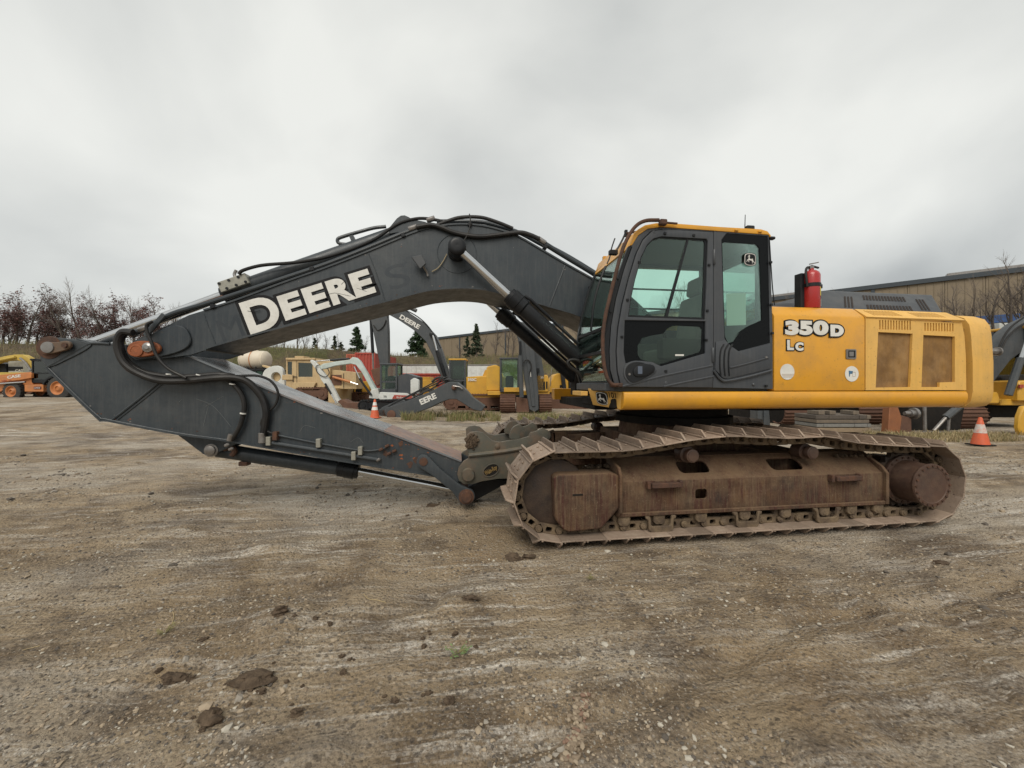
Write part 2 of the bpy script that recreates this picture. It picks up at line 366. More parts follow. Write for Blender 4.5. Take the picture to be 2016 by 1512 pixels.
def hz(x, y): return float(hgt(np.array([x]), np.array([y]))[0])

def axis(a, b, st, lo, hi, g):
    v = list(np.arange(a, b, st)); s = st; x = v[-1]
    while x < hi: s = min(s*g, 25); x += s; v.append(x)
    s = st; x = a; pre = []
    while x > lo: s = min(s*g, 25); x -= s; pre.append(x)
    return np.array(pre[::-1]+v)
gx = axis(-7.5, 4.5, 0.028, -320, 320, 1.06); gy = axis(-4.3, 0.6, 0.026, -60, 330, 1.035)
GX, GY = np.meshgrid(gx, gy); GZ = hgt(GX, GY)
nx, ny = len(gx), len(gy)
co = np.stack([GX, GY, GZ], -1).reshape(-1, 3)
ii = (np.arange(ny-1)[:, None]*nx+np.arange(nx-1)[None]).reshape(-1)
qs = np.stack([ii, ii+1, ii+nx+1, ii+nx], -1)
gm = bpy.data.meshes.new('ground'); gm.vertices.add(len(co)); gm.vertices.foreach_set('co', co.reshape(-1))
gm.loops.add(len(qs)*4); gm.loops.foreach_set('vertex_index', qs.reshape(-1)); gm.polygons.add(len(qs))
gm.polygons.foreach_set('loop_start', np.arange(0, len(qs)*4, 4)); gm.polygons.foreach_set('use_smooth', [True]*len(qs)); gm.update(); gm.validate()
ground = bpy.data.objects.new('ground', gm); COL.objects.link(ground); struct(ground)

def ground_material():
    m = bpy.data.materials.new('yard_dirt'); m.use_nodes = True; t = m.node_tree; nn = t.nodes; ll = t.links
    b = nn['Principled BSDF']; b.inputs['Specular IOR Level'].default_value = 0.3
    geo = nn.new('ShaderNodeNewGeometry'); pos = geo.outputs['Position']
    def mp(scale, rot=0, loc=(0, 0, 0)):
        k = nn.new('ShaderNodeMapping'); k.inputs['Scale'].default_value = scale; k.inputs['Rotation'].default_value = (0, 0, R(rot)); k.inputs['Location'].default_value = loc
        ll.new(pos, k.inputs[0]); return k.outputs[0]
    def noise(sc, det=4, ro=0.6, v=None, dist=0):
        n = nn.new('ShaderNodeTexNoise'); n.inputs['Scale'].default_value = sc; n.inputs['Detail'].default_value = det; n.inputs['Roughness'].default_value = ro; n.inputs['Distortion'].default_value = dist
        ll.new(v if v is not None else pos, n.inputs['Vector']); return n.outputs[0]
    def rng_(x, a, c, lo=0.0, hi=1.0):
        r = nn.new('ShaderNodeMapRange'); r.inputs[1].default_value = a; r.inputs[2].default_value = c; r.inputs[3].default_value = lo; r.inputs[4].default_value = hi; ll.new(x, r.inputs[0]); return r.outputs[0]
    def mth(op, x, y):
        r = nn.new('ShaderNodeMath'); r.operation = op
        for i, v in enumerate((x, y)):
            if isinstance(v, (int, float)): r.inputs[i].default_value = v
            else: ll.new(v, r.inputs[i])
        return r.outputs[0]
    def mix(f, a, c):
        x = nn.new('ShaderNodeMix'); x.data_type = 'RGBA'
        if isinstance(f, float): x.inputs[0].default_value = f
        else: ll.new(f, x.inputs[0])
        for i, v in ((6, a), (7, c)):
            if isinstance(v, tuple): x.inputs[i].default_value = v
            else: ll.new(v, x.inputs[i])
        return x.outputs[2]
    c = mix(rng_(noise(0.55, 5, 0.62), 0.36, 0.64), (0.275, 0.200, 0.118, 1), (0.400, 0.315, 0.212, 1))
    c = mix(rng_(noise(1.9, 6, 0.7), 0.45, 0.62, 0, 0.90), c, (0.130, 0.092, 0.058, 1))
    c = mix(rng_(noise(0.9, 3, 0.6, mp((1, 1, 1), 0, (31, 7, 0))), 0.54, 0.72, 0, 0.55), c, (0.400, 0.285, 0.165, 1))
    c = mix(rng_(noise(0.30, 5, 0.65, mp((0.45, 1, 1), -8, (3, 9, 0))), 0.48, 0.60, 0, 0.85), c, (0.460, 0.405, 0.330, 1))
    # dark damp soil
    c = mix(rng_(noise(0.42, 6, 0.66, mp((0.5, 1, 1), -10, (13, 2, 0))), 0.555, 0.64, 0, 0.85), c, (0.105, 0.078, 0.056, 1))
    # scraped pale streaks (tyre and track scuffs), two directions
    for rot, loc, lo in ((-10, (0, 0, 0), 0.56), (18, (5, 11, 0), 0.53), (44, (8, 3, 0), 0.50), (-40, (2, 21, 0), 0.53)):
        st = rng_(noise(1.0, 5, 0.72, mp((0.6, 9.0, 1), rot, loc), 0.12), lo, lo+0.10)
        brk = mth('MULTIPLY', rng_(noise(0.7, 4, 0.6, mp((1, 1, 1), 0, (loc[1], loc[0], 2))), 0.46, 0.62), rng_(noise(34, 4, 0.75, mp((1, 1, 1), 0, (loc[0], 3, 1))), 0.36, 0.60))
        c = mix(mth('MULTIPLY', mth('MULTIPLY', st, brk), 0.78), c, (0.78, 0.73, 0.65, 1))
        sd_ = rng_(noise(1.0, 5, 0.7, mp((0.45, 6.0, 1), rot+5, (loc[1]+3, 4, 0)), 0.2), 0.61, 0.70)
        c = mix(mth('MULTIPLY', sd_, 0.6), c, (0.085, 0.065, 0.050, 1))
    # crushed stone: cell colours
    for sc, amt in ((30, 0.65), (55, 0.75), (110, 0.7)):
        v = nn.new('ShaderNodeTexVoronoi'); v.inputs['Scale'].default_value = sc; v.inputs['Randomness'].default_value = 1; ll.new(pos, v.inputs['Vector'])
        sp = nn.new('ShaderNodeSeparateColor'); ll.new(v.outputs['Color'], sp.inputs[0])
        pick = rng_(sp.outputs[0], 0.62, 0.72)
        edge = rng_(v.outputs['Distance'], 0.45, 0.30)
        zone = rng_(noise(0.8, 4, 0.65, mp((1, 1, 1), 0, (sc, 1, 0))), 0.42, 0.60, 0.08, 1)
        stone = mix(sp.outputs[1], (0.19, 0.155, 0.12, 1), (0.58, 0.51, 0.42, 1))
        c = mix(mth('MULTIPLY', mth('MULTIPLY', mth('MULTIPLY', pick, edge), zone), amt), c, stone)
        dk = rng_(sp.outputs[2], 0.72, 0.85)
        c = mix(mth('MULTIPLY', mth('MULTIPLY', dk, edge), 0.55), c, (0.055, 0.043, 0.034, 1))
    c = mix(rng_(noise(130, 3, 0.7), 0.45, 0.68, 0, 0.45), c, (0.072, 0.055, 0.042, 1))
    # banks: dry grass, green weeds and bare brown shale
    sz = nn.new('ShaderNodeSeparateXYZ'); ll.new(pos, sz.inputs[0])
    up = rng_(sz.outputs[2], 1.15, 1.9)
    gcol = mix(rng_(noise(0.35, 5, 0.65), 0.38, 0.62), (0.095, 0.068, 0.046, 1), (0.150, 0.120, 0.060, 1))
    gcol = mix(rng_(noise(0.16, 4, 0.6, mp((1, 1, 1), 0, (2, 14, 0))), 0.48, 0.62), gcol, (0.085, 0.088, 0.028, 1))
    gcol = mix(rng_(noise(2.3, 5, 0.7), 0.4, 0.7, 0, 0.75), gcol, (0.045, 0.036, 0.026, 1))
    c = mix(up, c, gcol)
    ll.new(c, b.inputs['Base Color'])
    wet = rng_(noise(0.25, 4, 0.55, mp((0.5, 1, 1), -8, (7, 3, 0))), 0.56, 0.66, 0.92, 0.62)
    ll.new(wet, b.inputs['Roughness'])
    hsum = mth('ADD', mth('MULTIPLY', noise(22, 7, 0.75), 0.5), mth('MULTIPLY', noise(75, 4, 0.7), 0.25))
    vb = nn.new('ShaderNodeTexVoronoi'); vb.inputs['Scale'].default_value = 38; ll.new(pos, vb.inputs['Vector'])
    hsum = mth('ADD', hsum, mth('MULTIPLY', rng_(vb.outputs['Distance'], 0.0, 0.6, 1, 0), 0.30))
    bp = nn.new('ShaderNodeBump'); bp.inputs['Strength'].default_value = 1.0; bp.inputs['Distance'].default_value = 0.045
    ll.new(hsum, bp.inputs['Height']); ll.new(bp.outputs[0], b.inputs['Normal'])
    return m
gm.materials.append(ground_material())

# pebbles pressed into the dirt in front of the machine (uncountable)
def icos():
    bm = bmesh.new(); bmesh.ops.create_icosphere(bm, subdivisions=1, radius=1)
    v = np.array([p.co[:] for p in bm.verts]); f = np.array([[p.index for p in q.verts] for q in bm.faces]); bm.free(); return v, f
IV, IF = icos()
def scatter_stones(name, pts, sizes, mats, seed, label, cat):
    r = np.random.RandomState(seed); n = len(pts)
    V = np.repeat(IV[None], n, 0)*(1+0.28*r.randn(n, len(IV), 1)*0.8)
    V = V*(np.array([1, 1, 0.62])*(0.75+0.5*r.rand(n, 1, 3)))*sizes[:, None, None]
    a = r.rand(n)*6.28; ca, sa = np.cos(a)[:, None], np.sin(a)[:, None]
    X = V[..., 0]*ca-V[..., 1]*sa; Y = V[..., 0]*sa+V[..., 1]*ca
    V = np.stack([X, Y, V[..., 2]], -1)+pts[:, None, :]
    F = (IF[None]+np.arange(n)[:, None, None]*len(IV)).reshape(-1, 3)
    me = bpy.data.meshes.new(name); me.from_pydata(V.reshape(-1, 3).tolist(), [], F.tolist())
    for mm in mats: me.materials.append(mm)
    me.polygons.foreach_set('material_index', np.repeat(r.randint(0, len(mats), n), len(IF)).astype(np.int32))
    o = bpy.data.objects.new(name, me); COL.objects.link(o); struct(o, 'stuff'); o['label'] = label; o['category'] = cat; return o
rs = np.random.RandomState(3)
n = 42000
u = rs.rand(n); w = 1.45+7.5*rs.rand(n)**1.6; uu = (rs.rand(n)*2-1)*1.36*w
px_ = CAM.x+uu*_c+w*_s; py_ = CAM.y-uu*_s+w*_c
dens = fbm(px_, py_, 0.9, 3, 21)
keep = (dens+0.35*rs.rand(n) > 0.10) & ~((np.abs(px_) < 2.7) & (py_ > -1.65) & (py_ < 1.65))
px_, py_, w = px_[keep], py_[keep], w[keep]
sz_ = (0.0030+0.0105*rs.rand(len(px_))**3.5)*(0.6+0.30*w/2)
sz_[rs.rand(len(px_)) < 0.02] *= 2.2
M_st = [mat('pebble_grey', (0.27, 0.24, 0.20, 1), 0.9, rvar=0), mat('pebble_tan', (0.32, 0.255, 0.18, 1), 0.9, rvar=0),
        mat('pebble_dark', (0.10, 0.085, 0.07, 1), 0.9, rvar=0), mat('pebble_brown', (0.21, 0.16, 0.11, 1), 0.9, rvar=0), mat('pebble_pale', (0.42, 0.385, 0.32, 1), 0.9, rvar=0), mat('pebble_sand', (0.34, 0.27, 0.19, 1), 0.9, rvar=0)]
scatter_stones('gravel', np.stack([px_, py_, hgt(px_, py_)+sz_*0.12], -1), sz_, [M_st[i] for i in (0, 1, 2, 3, 4, 1, 5, 3, 2, 2, 0)], 5, 'small loose gravel scattered over the bare dirt yard', 'gravel')
# windrow of reddish stones
k = 150; tt = rs.rand(k)
p0 = Gd(1122, 1495); p1 = Gd(1150, 1372)
wx = p0.x+(p1.x-p0.x)*tt+rs.randn(k)*0.022; wy = p0.y+(p1.y-p0.y)*tt+rs.randn(k)*0.012
ws = 0.006+0.009*rs.rand(k)
scatter_stones('stone_windrow', np.stack([wx, wy, hgt(wx, wy)+ws*0.4], -1), ws, [M_st[3], mat('pebble_red', (0.21, 0.13, 0.09, 1), 0.9, rvar=0), M_st[1]], 9, 'short ridge of reddish pebbles pushed up on the dirt', 'pebbles')
# individual mud clods
def clod(px, py, s, flat=0.55, label=None, seed=1, elong=1.3):
    p = Gd(px, py); r = random.Random(seed)
    bm = bmesh.new(); bmesh.ops.create_icosphere(bm, subdivisions=3, radius=1)
    ph = [r.random()*50 for _ in range(3)]
    for v in bm.verts:
        c = v.co.copy()
        k = 1+0.75*float(fbm(np.array([c.x*1.3+c.z*.7+ph[0]]), np.array([c.y*1.3+c.z*1.9+ph[1]]), 1.3, 3, 3)[0])+0.38*float(fbm(np.array([c.x+c.z*.5+ph[1]]), np.array([c.y+c.z*.8+ph[0]]), 5.0, 2, 6)[0])
        v.co = Vector((c.x*elong, c.y, c.z*flat*1.25))*k*s*.8
    me = bpy.data.meshes.new('mud_clod'); bm.to_mesh(me); bm.free(); me.materials.append(M_mud)
    me.polygons.foreach_set('use_smooth', [True]*len(me.polygons)); me.set_sharp_from_angle(angle=R(24))
    o = bpy.data.objects.new('mud_clod', me); COL.objects.link(o); o.location = (p.x, p.y, hz(p.x, p.y)+s*flat*0.30); o.rotation_euler = (0, 0, r.random()*0.8-0.4)
    tag(o, label or 'small dark crumb of mud lying loose on the dirt', 'mud clod', 'loose crumbs of mud on the dirt'); return o
clod(415, 1410, 0.048, 0.7, 'blocky brown mud clod standing apart with a flat top edge', 2)
clod(505, 1340, 0.062, 0.5, 'long dark mud clod with crumbs trailing off it', 3, 2.0)
clod(345, 1322, 0.045, 0.6, 'dark clod beside a small pile of loose crumbs', 4, 1.6)
clod(585, 1402, 0.030, 0.6, 'smooth egg shaped brown lump of dirt', 5)
clod(1012, 1096, 0.060, 0.6, 'ragged black mud lump just off the front of the near track', 6, 1.7)
clod(1040, 1094, 0.045, 0.6, 'curved black mud lump touching another beside the near track', 61, 1.5)
clod(885, 1380, 0.026, 0.7, 'round brown clod lying next to a faint chalky line', 7)
clod(550, 1218, 0.045, 0.6, 'dark lump amid a loose cluster of muddy crumbs', 8, 1.4)
clod(400, 1258, 0.02, 0.5, 'flat dark scab of dirt lying by itself', 9, 1.6)
clod(855, 955+40, 0.05, 0.5, 'black crumbly mud heap under the bucket linkage pin', 10, 2.4)
clod(925, 1185, 0.035, 0.5, 'pair of flat brown clods sunk in pale dirt', 12, 2.0)
clod(1850, 1110, 0.05, 0.35, 'dark flat smear of mud beside the rear of the near track', 13, 2.0)
rc = random.Random(5)
for cx_, cy_, sp, k in ((345, 1325, 28, 7), (520, 1345, 50, 10), (600, 1215, 38, 7), (425, 1408, 45, 6), (790, 1370, 40, 5), (880, 1255, 40, 6), (870, 985, 60, 9), (700, 1300, 60, 4)):
    for j in range(k): clod(cx_+rc.gauss(0, sp), cy_+rc.gauss(0, sp*0.3), 0.006+0.014*rc.random(), 0.7, None, rc.randint(0, 9999))

# =================================================================== the excavator
EX = tag(empty('excavator'), 'large yellow crawler excavator with dark grey boom and arm folded low onto the dirt', 'excavator')

# ---- crawler tracks
PIT = 0.2165
def track_path():
    pts = []
    for k in range(0, 13):                       # front arc, bottom to top
        a = R(-90-180*k/12); pts.append((-2.03+0.425*math.cos(a), 0.490+0.425*math.sin(a)))
    top = [(-1.4, .918), (-1.05, .955), (-.7, 1.005), (-.3, 1.035), (.05, 1.02), (.4, 1.005), (.81, 1.01), (1.1, .955), (1.4, .92), (1.75, .895), (2.02, .882)]
    pts += top
    for k in range(1, 13):
        a = R(90-180*k/12); pts.append((2.10+0.415*math.cos(a), 0.480+0.415*math.sin(a)))
    p = [Vector((x, 0, z)) for x, z in pts]
    out = []; n = len(p)
    for i in range(n):
        a, b, c, d = p[i-1], p[i], p[(i+1) % n], p[(i+2) % n]
        if (c-b).length > 2: out += [b.lerp(c, k/60) for k in range(60)]; continue
        if i in (0, n-1, n-2) or i == 1: out += [b.lerp(c, k/8) for k in range(8)]; continue
        for k in range(8):
            t = k/8; out.append(0.5*((2*b)+(c-a)*t+(2*a-5*b+4*c-d)*t*t+(3*b-a-3*c+d)*t*t*t))
    return out
TP = track_path(); cum = [0]
for i in range(len(TP)): cum.append(cum[-1]+(TP[(i+1) % len(TP)]-TP[i]).length)
TL = cum[-1]; NS = round(TL/PIT)
def at_len(s):
    s %= TL
    for i in range(len(TP)):
        if cum[i+1] >= s: return TP[i].lerp(TP[(i+1) % len(TP)], (s-cum[i])/(cum[i+1]-cum[i]+1e-9))
def shoe_mesh():
    b = MB(); h = PIT/2
    b.b2((-h+0.004, -.30, -.014), (h+0.018, .30, 0))
    for x0, x1, hh in ((-h+0.002, -h+0.022, .072), (h-0.026, h-0.010, .018)):
        y = .30; prof = [(-y, 0), (y, 0), (y, .010), (y-hh*.95, hh), (-y+hh*.95, hh), (-y, .010)]
        b.plate(prof, (), (x0, 0, 0), (0, 1, 0), (0, 0, 1), (x1-x0, 0, 0))
    for bx in (-.045, .035):
        for by in (-.09, .09):
            b.cyl((bx, by, 0), (bx, by, .016), .014, n=6)
    o = b.build('track_shoe', M_shoe, bevel=0.003); me = o.data; COL.objects.unlink(o); bpy.data.objects.remove(o); return me
def link_mesh():
    b = MB(); h = PIT/2
    for y in (-.10, .10):
        t = .022
        outer = [(-h-.03, -.075), (-h-.045, -.05), (-h-.03, -.02), (-h+.05, -.014), (h-.05, -.014), (h+.03, -.02), (h+.045, -.05), (h+.03, -.085), (h-.02, -.105), (-h+.03, -.105)]
        hole = rrect(-.032, -.078, .030, -.030, .012, 2)
        b.plate(outer, [hole], (0, y-t, 0), (1, 0, 0), (0, 0, 1), (0, 2*t, 0))
    b.cyl((h, -.150, -.055), (h, .150, -.055), .034, n=12)
    b.cyl((h, -.158, -.055), (h, .158, -.055), .018, n=10)
    o = b.build('track_link', M_link, bevel=0.004); me = o.data; COL.objects.unlink(o); bpy.data.objects.remove(o); return me
ME_SHOE, ME_LINK = shoe_mesh(), link_mesh()
for side in (-1, 1):
    tr = empty('crawler_track', (0, side*1.295, 0), EX)
    tr['label'] = 'rusty crawler track with mud dried on its shoes' if side < 0 else 'crawler track on the far side, partly hidden'
    for i in range(NS):
        s = (i+0.35)*TL/NS
        a = at_len(s-PIT*0.45); c = at_len(s+PIT*0.45); p = at_len(s)
        T = (c-a).normalized(); Y = Vector((0, 1, 0)); Nn = T.cross(Y)
        # outward normal points away from the loop's middle
        if Nn.dot(p-Vector((p.x*0.9, 0, 0.48))) < 0: Nn = -Nn; Y = -Y
        mtx = Matrix(((T.x, Y.x, Nn.x, p.x), (T.y, Y.y, Nn.y, 0), (T.z, Y.z, Nn.z, p.z), (0, 0, 0, 1)))
        for nm, me in (('track_shoe', ME_SHOE), ('track_link', ME_LINK)):
            o = bpy.data.objects.new(nm, me); COL.objects.link(o); o.parent = tr; o.matrix_local = mtx
    L0 = lambda v: (v[0], v[1]*1, v[2])
    q = -side                                  # +q points to the machine's middle
    def yy(a): return a if side < 0 else -a     # local y of near-side measurements (outer negative)
    def BX(x0, x1, y0, y1, z0, z1, b): b.b2((x0, yy(y0), z0), (x1, yy(y1), z1))
    # long frame: roof-sloped box
    b = MB(); b.prism([(-1.42, .235), (1.64, .235), (1.64, .575), (-1.42, .575)], yy(-.155), yy(-.130), [rrect(-.575, .375, -.445, .475, .025)])
    fr = b.build('track_frame', M_frame, tr, bevel=0.008, seg=2)
    vd = Vector((0, yy(.255), .205)); vl = vd.length; vd.normalize(); wd = Vector((0, yy(.205), -.255)).normalized()*.022
    b = MB().plate([(-1.42, 0), (1.64, 0), (1.64, vl), (-1.42, vl)], [rrect(-.69, .09, -.35, .25, .05), rrect(.37, .09, .75, .25, .05)], (0, yy(-.155), .572), (1, 0, 0), vd, wd); b.build('frame_roof', M_frame, tr, bevel=.006, seg=2)
    b = MB(); BX(-1.42, 1.64, .09, .28, .752, .775, b); BX(-1.42, 1.64, .26, .28, .235, .752, b); BX(-1.42, 1.64, -.13, .26, .235, .25, b); b.build('frame_inner', M_frame, tr)
    b = MB(); BX(-1.42, 1.66, -.185, -.156, .235, .275, b); b.build('frame_flange', M_frame, tr, bevel=0.006)
    # idler and its yoke cover
    b = MB(); b.lathe((-2.03, yy(.11), .482), (0, yy(-1), 0), [(0, .28), (.02, .325), (.05, .33), (.07, .30), (.15, .30), (.17, .33), (.20, .325), (.22, .28)], 36); b.build('idler_wheel', M_idler, tr)
    b = MB(); prof = [(-1.98, .16), (-2.06, .26), (-2.075, .66), (-2.03, .69), (-1.50, .69), (-1.42, .66), (-1.42, .34), (-1.60, .15), (-1.93, .135)]
    b.prism(prof, yy(-.235), yy(-.02)); b.build('idler_cover', M_frame, tr, bevel=0.03, seg=3)
    b = MB(); b.box((-1.84, yy(-.236), .49), (.10, .006, .016)); b.build('cover_slot', M_dark, tr)
    b = MB(); b.prismX([(yy(-.255), .30), (yy(-.255), .66), (yy(-.20), .735), (yy(.1), .79), (yy(.1), .24), (yy(-.20), .24)], -1.425, -1.395); b.build('end_plate', M_frame, tr, bevel=0.006)
    b = MB(); b.prismX([(yy(-.20), .24), (yy(-.20), .58), (yy(-.14), .65), (yy(.12), .80), (yy(.12), .24)], 1.64, 1.675); b.build('end_plate', M_frame, tr, bevel=0.006)
    # sprocket and travel motor
    b = MB(); teeth = []
    for k in range(42):
        r_ = .335 if k % 2 else .285; a = 2*math.pi*k/42; teeth.append((2.05+r_*math.cos(a), .465+r_*math.sin(a)))
    b.prism(teeth, yy(-.03), yy(.03)); b.build('sprocket', M_idler, tr, bevel=0.006)
    b = MB(); b.lathe((2.05, yy(-.02), .465), (0, yy(-1), 0), [(-.3, .24), (0, .26), (.02, .275), (.045, .275), (.05, .225), (.27, .215), (.285, .215)], 40)
    dr = b.build('travel_motor', M_hub, tr, smooth=25)
    b = MB(); b.lathe((2.05, yy(-.295), .465), (0, yy(-1), 0), [(0, .228), (.012, .232), (.03, .228), (.032, .19), (.028, 0.185), (.028, .001)], 40); b.build('hub_cap', M_hub, tr, smooth=25)
    b = MB()
    for k in range(20):
        a = 2*math.pi*k/20; y = yy(-.322)
        b.cyl((2.05+.209*math.cos(a), y, .465+.209*math.sin(a)), (2.05+.209*math.cos(a), yy(-.338), .465+.209*math.sin(a)), .013, n=6)
        b.cyl((2.05+.25*math.cos(a+.15), yy(-.06), .465+.25*math.sin(a+.15)), (2.05+.25*math.cos(a+.15), yy(-.078), .465+.25*math.sin(a+.15)), .012, n=6)
    b.build('hub_bolts', M_rust, tr)
    # rollers
    for px in (1228, 1297, 1380, 1466, 1546, 1622, 1676, 1728):
        x = A(px, 1006, -1.45).x
        b = MB(); b.lathe((x, yy(-.13), .195), (0, yy(1), 0), [(0, .055), (.02, .095), (.045, .10), (.06, .08), (.2, .08), (.22, .10), (.245, .095), (.26, .055)], 18); b.build('bottom_roller', M_link, tr)
        b = MB(); b.prism([(x-.062, .235), (x-.062, .165), (x-.035, .14), (x+.035, .14), (x+.062, .165), (x+.062, .235)], yy(-.168), yy(-.10)); b.cyl((x, yy(-.172), .185), (x, yy(-.10), .185), .034, n=14)
        b.build('roller_bracket', M_link, tr, bevel=0.006)
    for px in (1297, 1466, 1622):
        x = A(px, 1006, -1.45).x
        b = MB(); o_ = [(x-.16, .235), (x-.16, .215), (x-.135, .20), (x-.13, .10), (x-.10, .075), (x+.10, .075), (x+.13, .10), (x+.135, .20), (x+.16, .215), (x+.16, .235), (x+.115, .235), (x+.105, .15), (x+.085, .135), (x-.085, .135), (x-.105, .15), (x-.115, .235)]
        b.prism(o_, yy(-.205), yy(-.175)); b.build('chain_guard', M_link, tr, bevel=0.005)
    for px in (1358, 1592):
        x = A(px, 888, -1.40).x
        b = MB(); b.lathe((x, yy(-.17), .815), (0, yy(1), 0), [(0, .035), (.003, .055), (.008, .055), (.012, .068), (.05, .072), (.055, .060), (.09, .058), (.1, .085), (.22, .085), (.24, .05)], 20); b.build('carrier_roller', M_hub, tr, smooth=25)
        b = MB(); b.box((x, yy(.05), .77), (.12, .06, .1)); b.build('roller_bracket', M_frame, tr, bevel=0.005)
    # steps on the frame side
    for px in ((1310, 1668)):
        x = A(px, 945, -1.5).x
        b = MB(); b.box((x, yy(-.21), .545), (.30, .055, .05))
        for sx_ in (-.17, .17): b.box((x+sx_, yy(-.185), .545), (.035, .06, .075))
        st = b.build('step', M_rust, tr, bevel=0.006)
    # dried mud on the frame ledges
    for k in range(2):
        x0, z0 = ((-1.56, .70), (1.45, .74))[k]
        bm_ = MB(); r_ = random.Random(k+4)
        for j in range(22):
            x = x0+r_.gauss(0, .10); y = yy(-.02+.07*r_.random()); s = .010+.02*r_.random()
            bm_.add([Vector(v)*s*Vector((1, 1, .6)).x*(0.8+.4*r_.random())+Vector((x, y, z0+.0+(.03 if k == 1 else 0)*0)) for v in IV], IF.tolist())
        struct(bm_.build('mud_crumbs', M_mud, tr, clean=False), 'stuff')

# ---- lower frame between the tracks
b = MB()
b.lathe((0, 0, .62), (0, 0, 1), [(0, .75), (.30, .72), (.42, .70)], 40)
b.b2((-.75, -.8, .50), (.75, .8, .88))
for sx_ in (-1, 1):
    for sy_ in (-1, 1):
        pr = [(sx_*.35, sy_*.7), (sx_*.85, sy_*.55), (sx_*1.25, sy_*1.05), (sx_*.75, sy_*1.15)]
        b.add([(x, y, .42) for x, y in pr]+[(x, y, .82 if abs(y) < .9 else .72) for x, y in pr], [(0,1,2,3), (4,5,6,7), (0,1,5,4), (1,2,6,5), (2,3,7,6), (3,0,4,7)])
cbd = b.build('car_body', M_frame, EX, bevel=0.01)
b = MB(); b.lathe((0, 0, 1.03), (0, 0, 1), [(0, .70), (.01, .76), (.10, .76), (.11, .70), (.27, .70)], 48); b.build('swing_bearing', M_dark, EX)
b = MB(); b.b2((-1.25, -.35, 1.22), (3.0, 1.40, 1.34)); b.b2((-1.42, -1.38, 1.30), (2.6, -.35, 1.40)); b.b2((.9, -.5, 1.20), (2.2, .9, 1.3)); b.build('revolving_frame', M_dark, EX, bevel=0.01)

# ---- side skirt and nose
XS0, XS1 = A(1228, 790, -1.50).x, A(1905, 790, -1.50).x
skp = [(-1.30, 1.288), (-1.42, 1.290), (-1.465, 1.305), (-1.495, 1.345), (-1.507, 1.40), (-1.503, 1.445), (-1.485, 1.472), (-1.30, 1.472)]
for sgn in (1, -1):
    b = MB(); b.prismX([(y*sgn, z) for y, z in skp], XS0, XS1); sk = b.build('side_skirt', M_yel, EX, bevel=0.004)
nose = MB()
n0 = [(A(1157, 766, -.95), ), ]
ya = -1.0
f_t, f_b = A(1157, 765, ya), A(1167, 797, ya)
r_t, r_b = Vector((XS0+.012, -1.482, 1.468)), Vector((XS0+.012, -1.450, 1.293))
nose.add([f_t, r_t, r_b, f_b]+[v+Vector((.06, .06, 0)) for v in (f_t, r_t, r_b, f_b)], [(0,1,2,3), (4,7,6,5), (0,4,5,1), (1,5,6,2), (2,6,7,3), (3,7,4,0)])
nz = nose.build('nose_panel', M_yelfade, EX, bevel=0.004)
Un = (r_t-f_t).normalized(); Vn = (f_t-f_b); Vn = (Vn-Un*Vn.dot(Un)).normalized()
def onnose(s, h): return f_b+(r_b-f_b)*s+(f_t-f_b)*h
lettering('101', onnose(.66, .62), Un, Vn, .085, M_decalblack, nz, lift=.004, name='number_decal')
def deer(O, U, V, w, parent, black=True, h=None):
    """leaping deer on a rounded shield"""
    U = Vector(U); V = Vector(V); W = U.cross(V).normalized(); h = h or w
    def sh(k): return [((x-.5)*k*w, (y-.5)*k*h) for x, y in sm2([(0.05, .12), (.5, .0), (.95, .12), (1.0, .5), (.93, .9), (.5, 1.0), (.07, .9), (0, .5)], 5)]
    O = Vector(O)
    for k, mm, l_ in ((1.10, M_decalblack, .001), (1.0, M_white, .0028), (.90, M_decalblack, .0046)):
        MB().plate(sh(k), (), O+W*l_, U, V, W*.0015).build('emblem', mm, parent)
    pts = [(.13, .30), (.17, .33), (.20, .46), (.30, .50), (.33, .55), (.36, .70), (.27, .71), (.26, .68), (.30, .735), (.36, .77), (.33, .86), (.35, .87), (.39, .80), (.42, .88), (.45, .87), (.43, .79), (.50, .765), (.43, .73), (.42, .60), (.46, .545),
           (.66, .54), (.70, .57), (.67, .61), (.72, .56), (.73, .50), (.76, .38), (.88, .27), (.92, .18), (.88, .18), (.82, .27), (.70, .33), (.69, .16), (.665, .16), (.655, .34), (.58, .42), (.40, .42), (.30, .43), (.36, .32), (.42, .29), (.40, .265), (.33, .29), (.24, .41), (.16, .27)]
    MB().plate([((x-.5)*w, (y-.5)*h) for x, y in pts], (), O+W*.0064, U, V, W*.0015).build('emblem', M_white, parent)
deer(onnose(.42, .5)+Vector((0, -.004, 0)), Un, Vn, .16, nz, h=.135)
b = MB(); pts = [A(x, y, -.9) for x, y in ((1148, 762), (1158, 765))]; b.b2((f_t.x-.06, -.95, 1.42), (f_t.x+.02, -.62, 1.47)); b.build('front_ledge', M_yelfade, EX, bevel=.004)

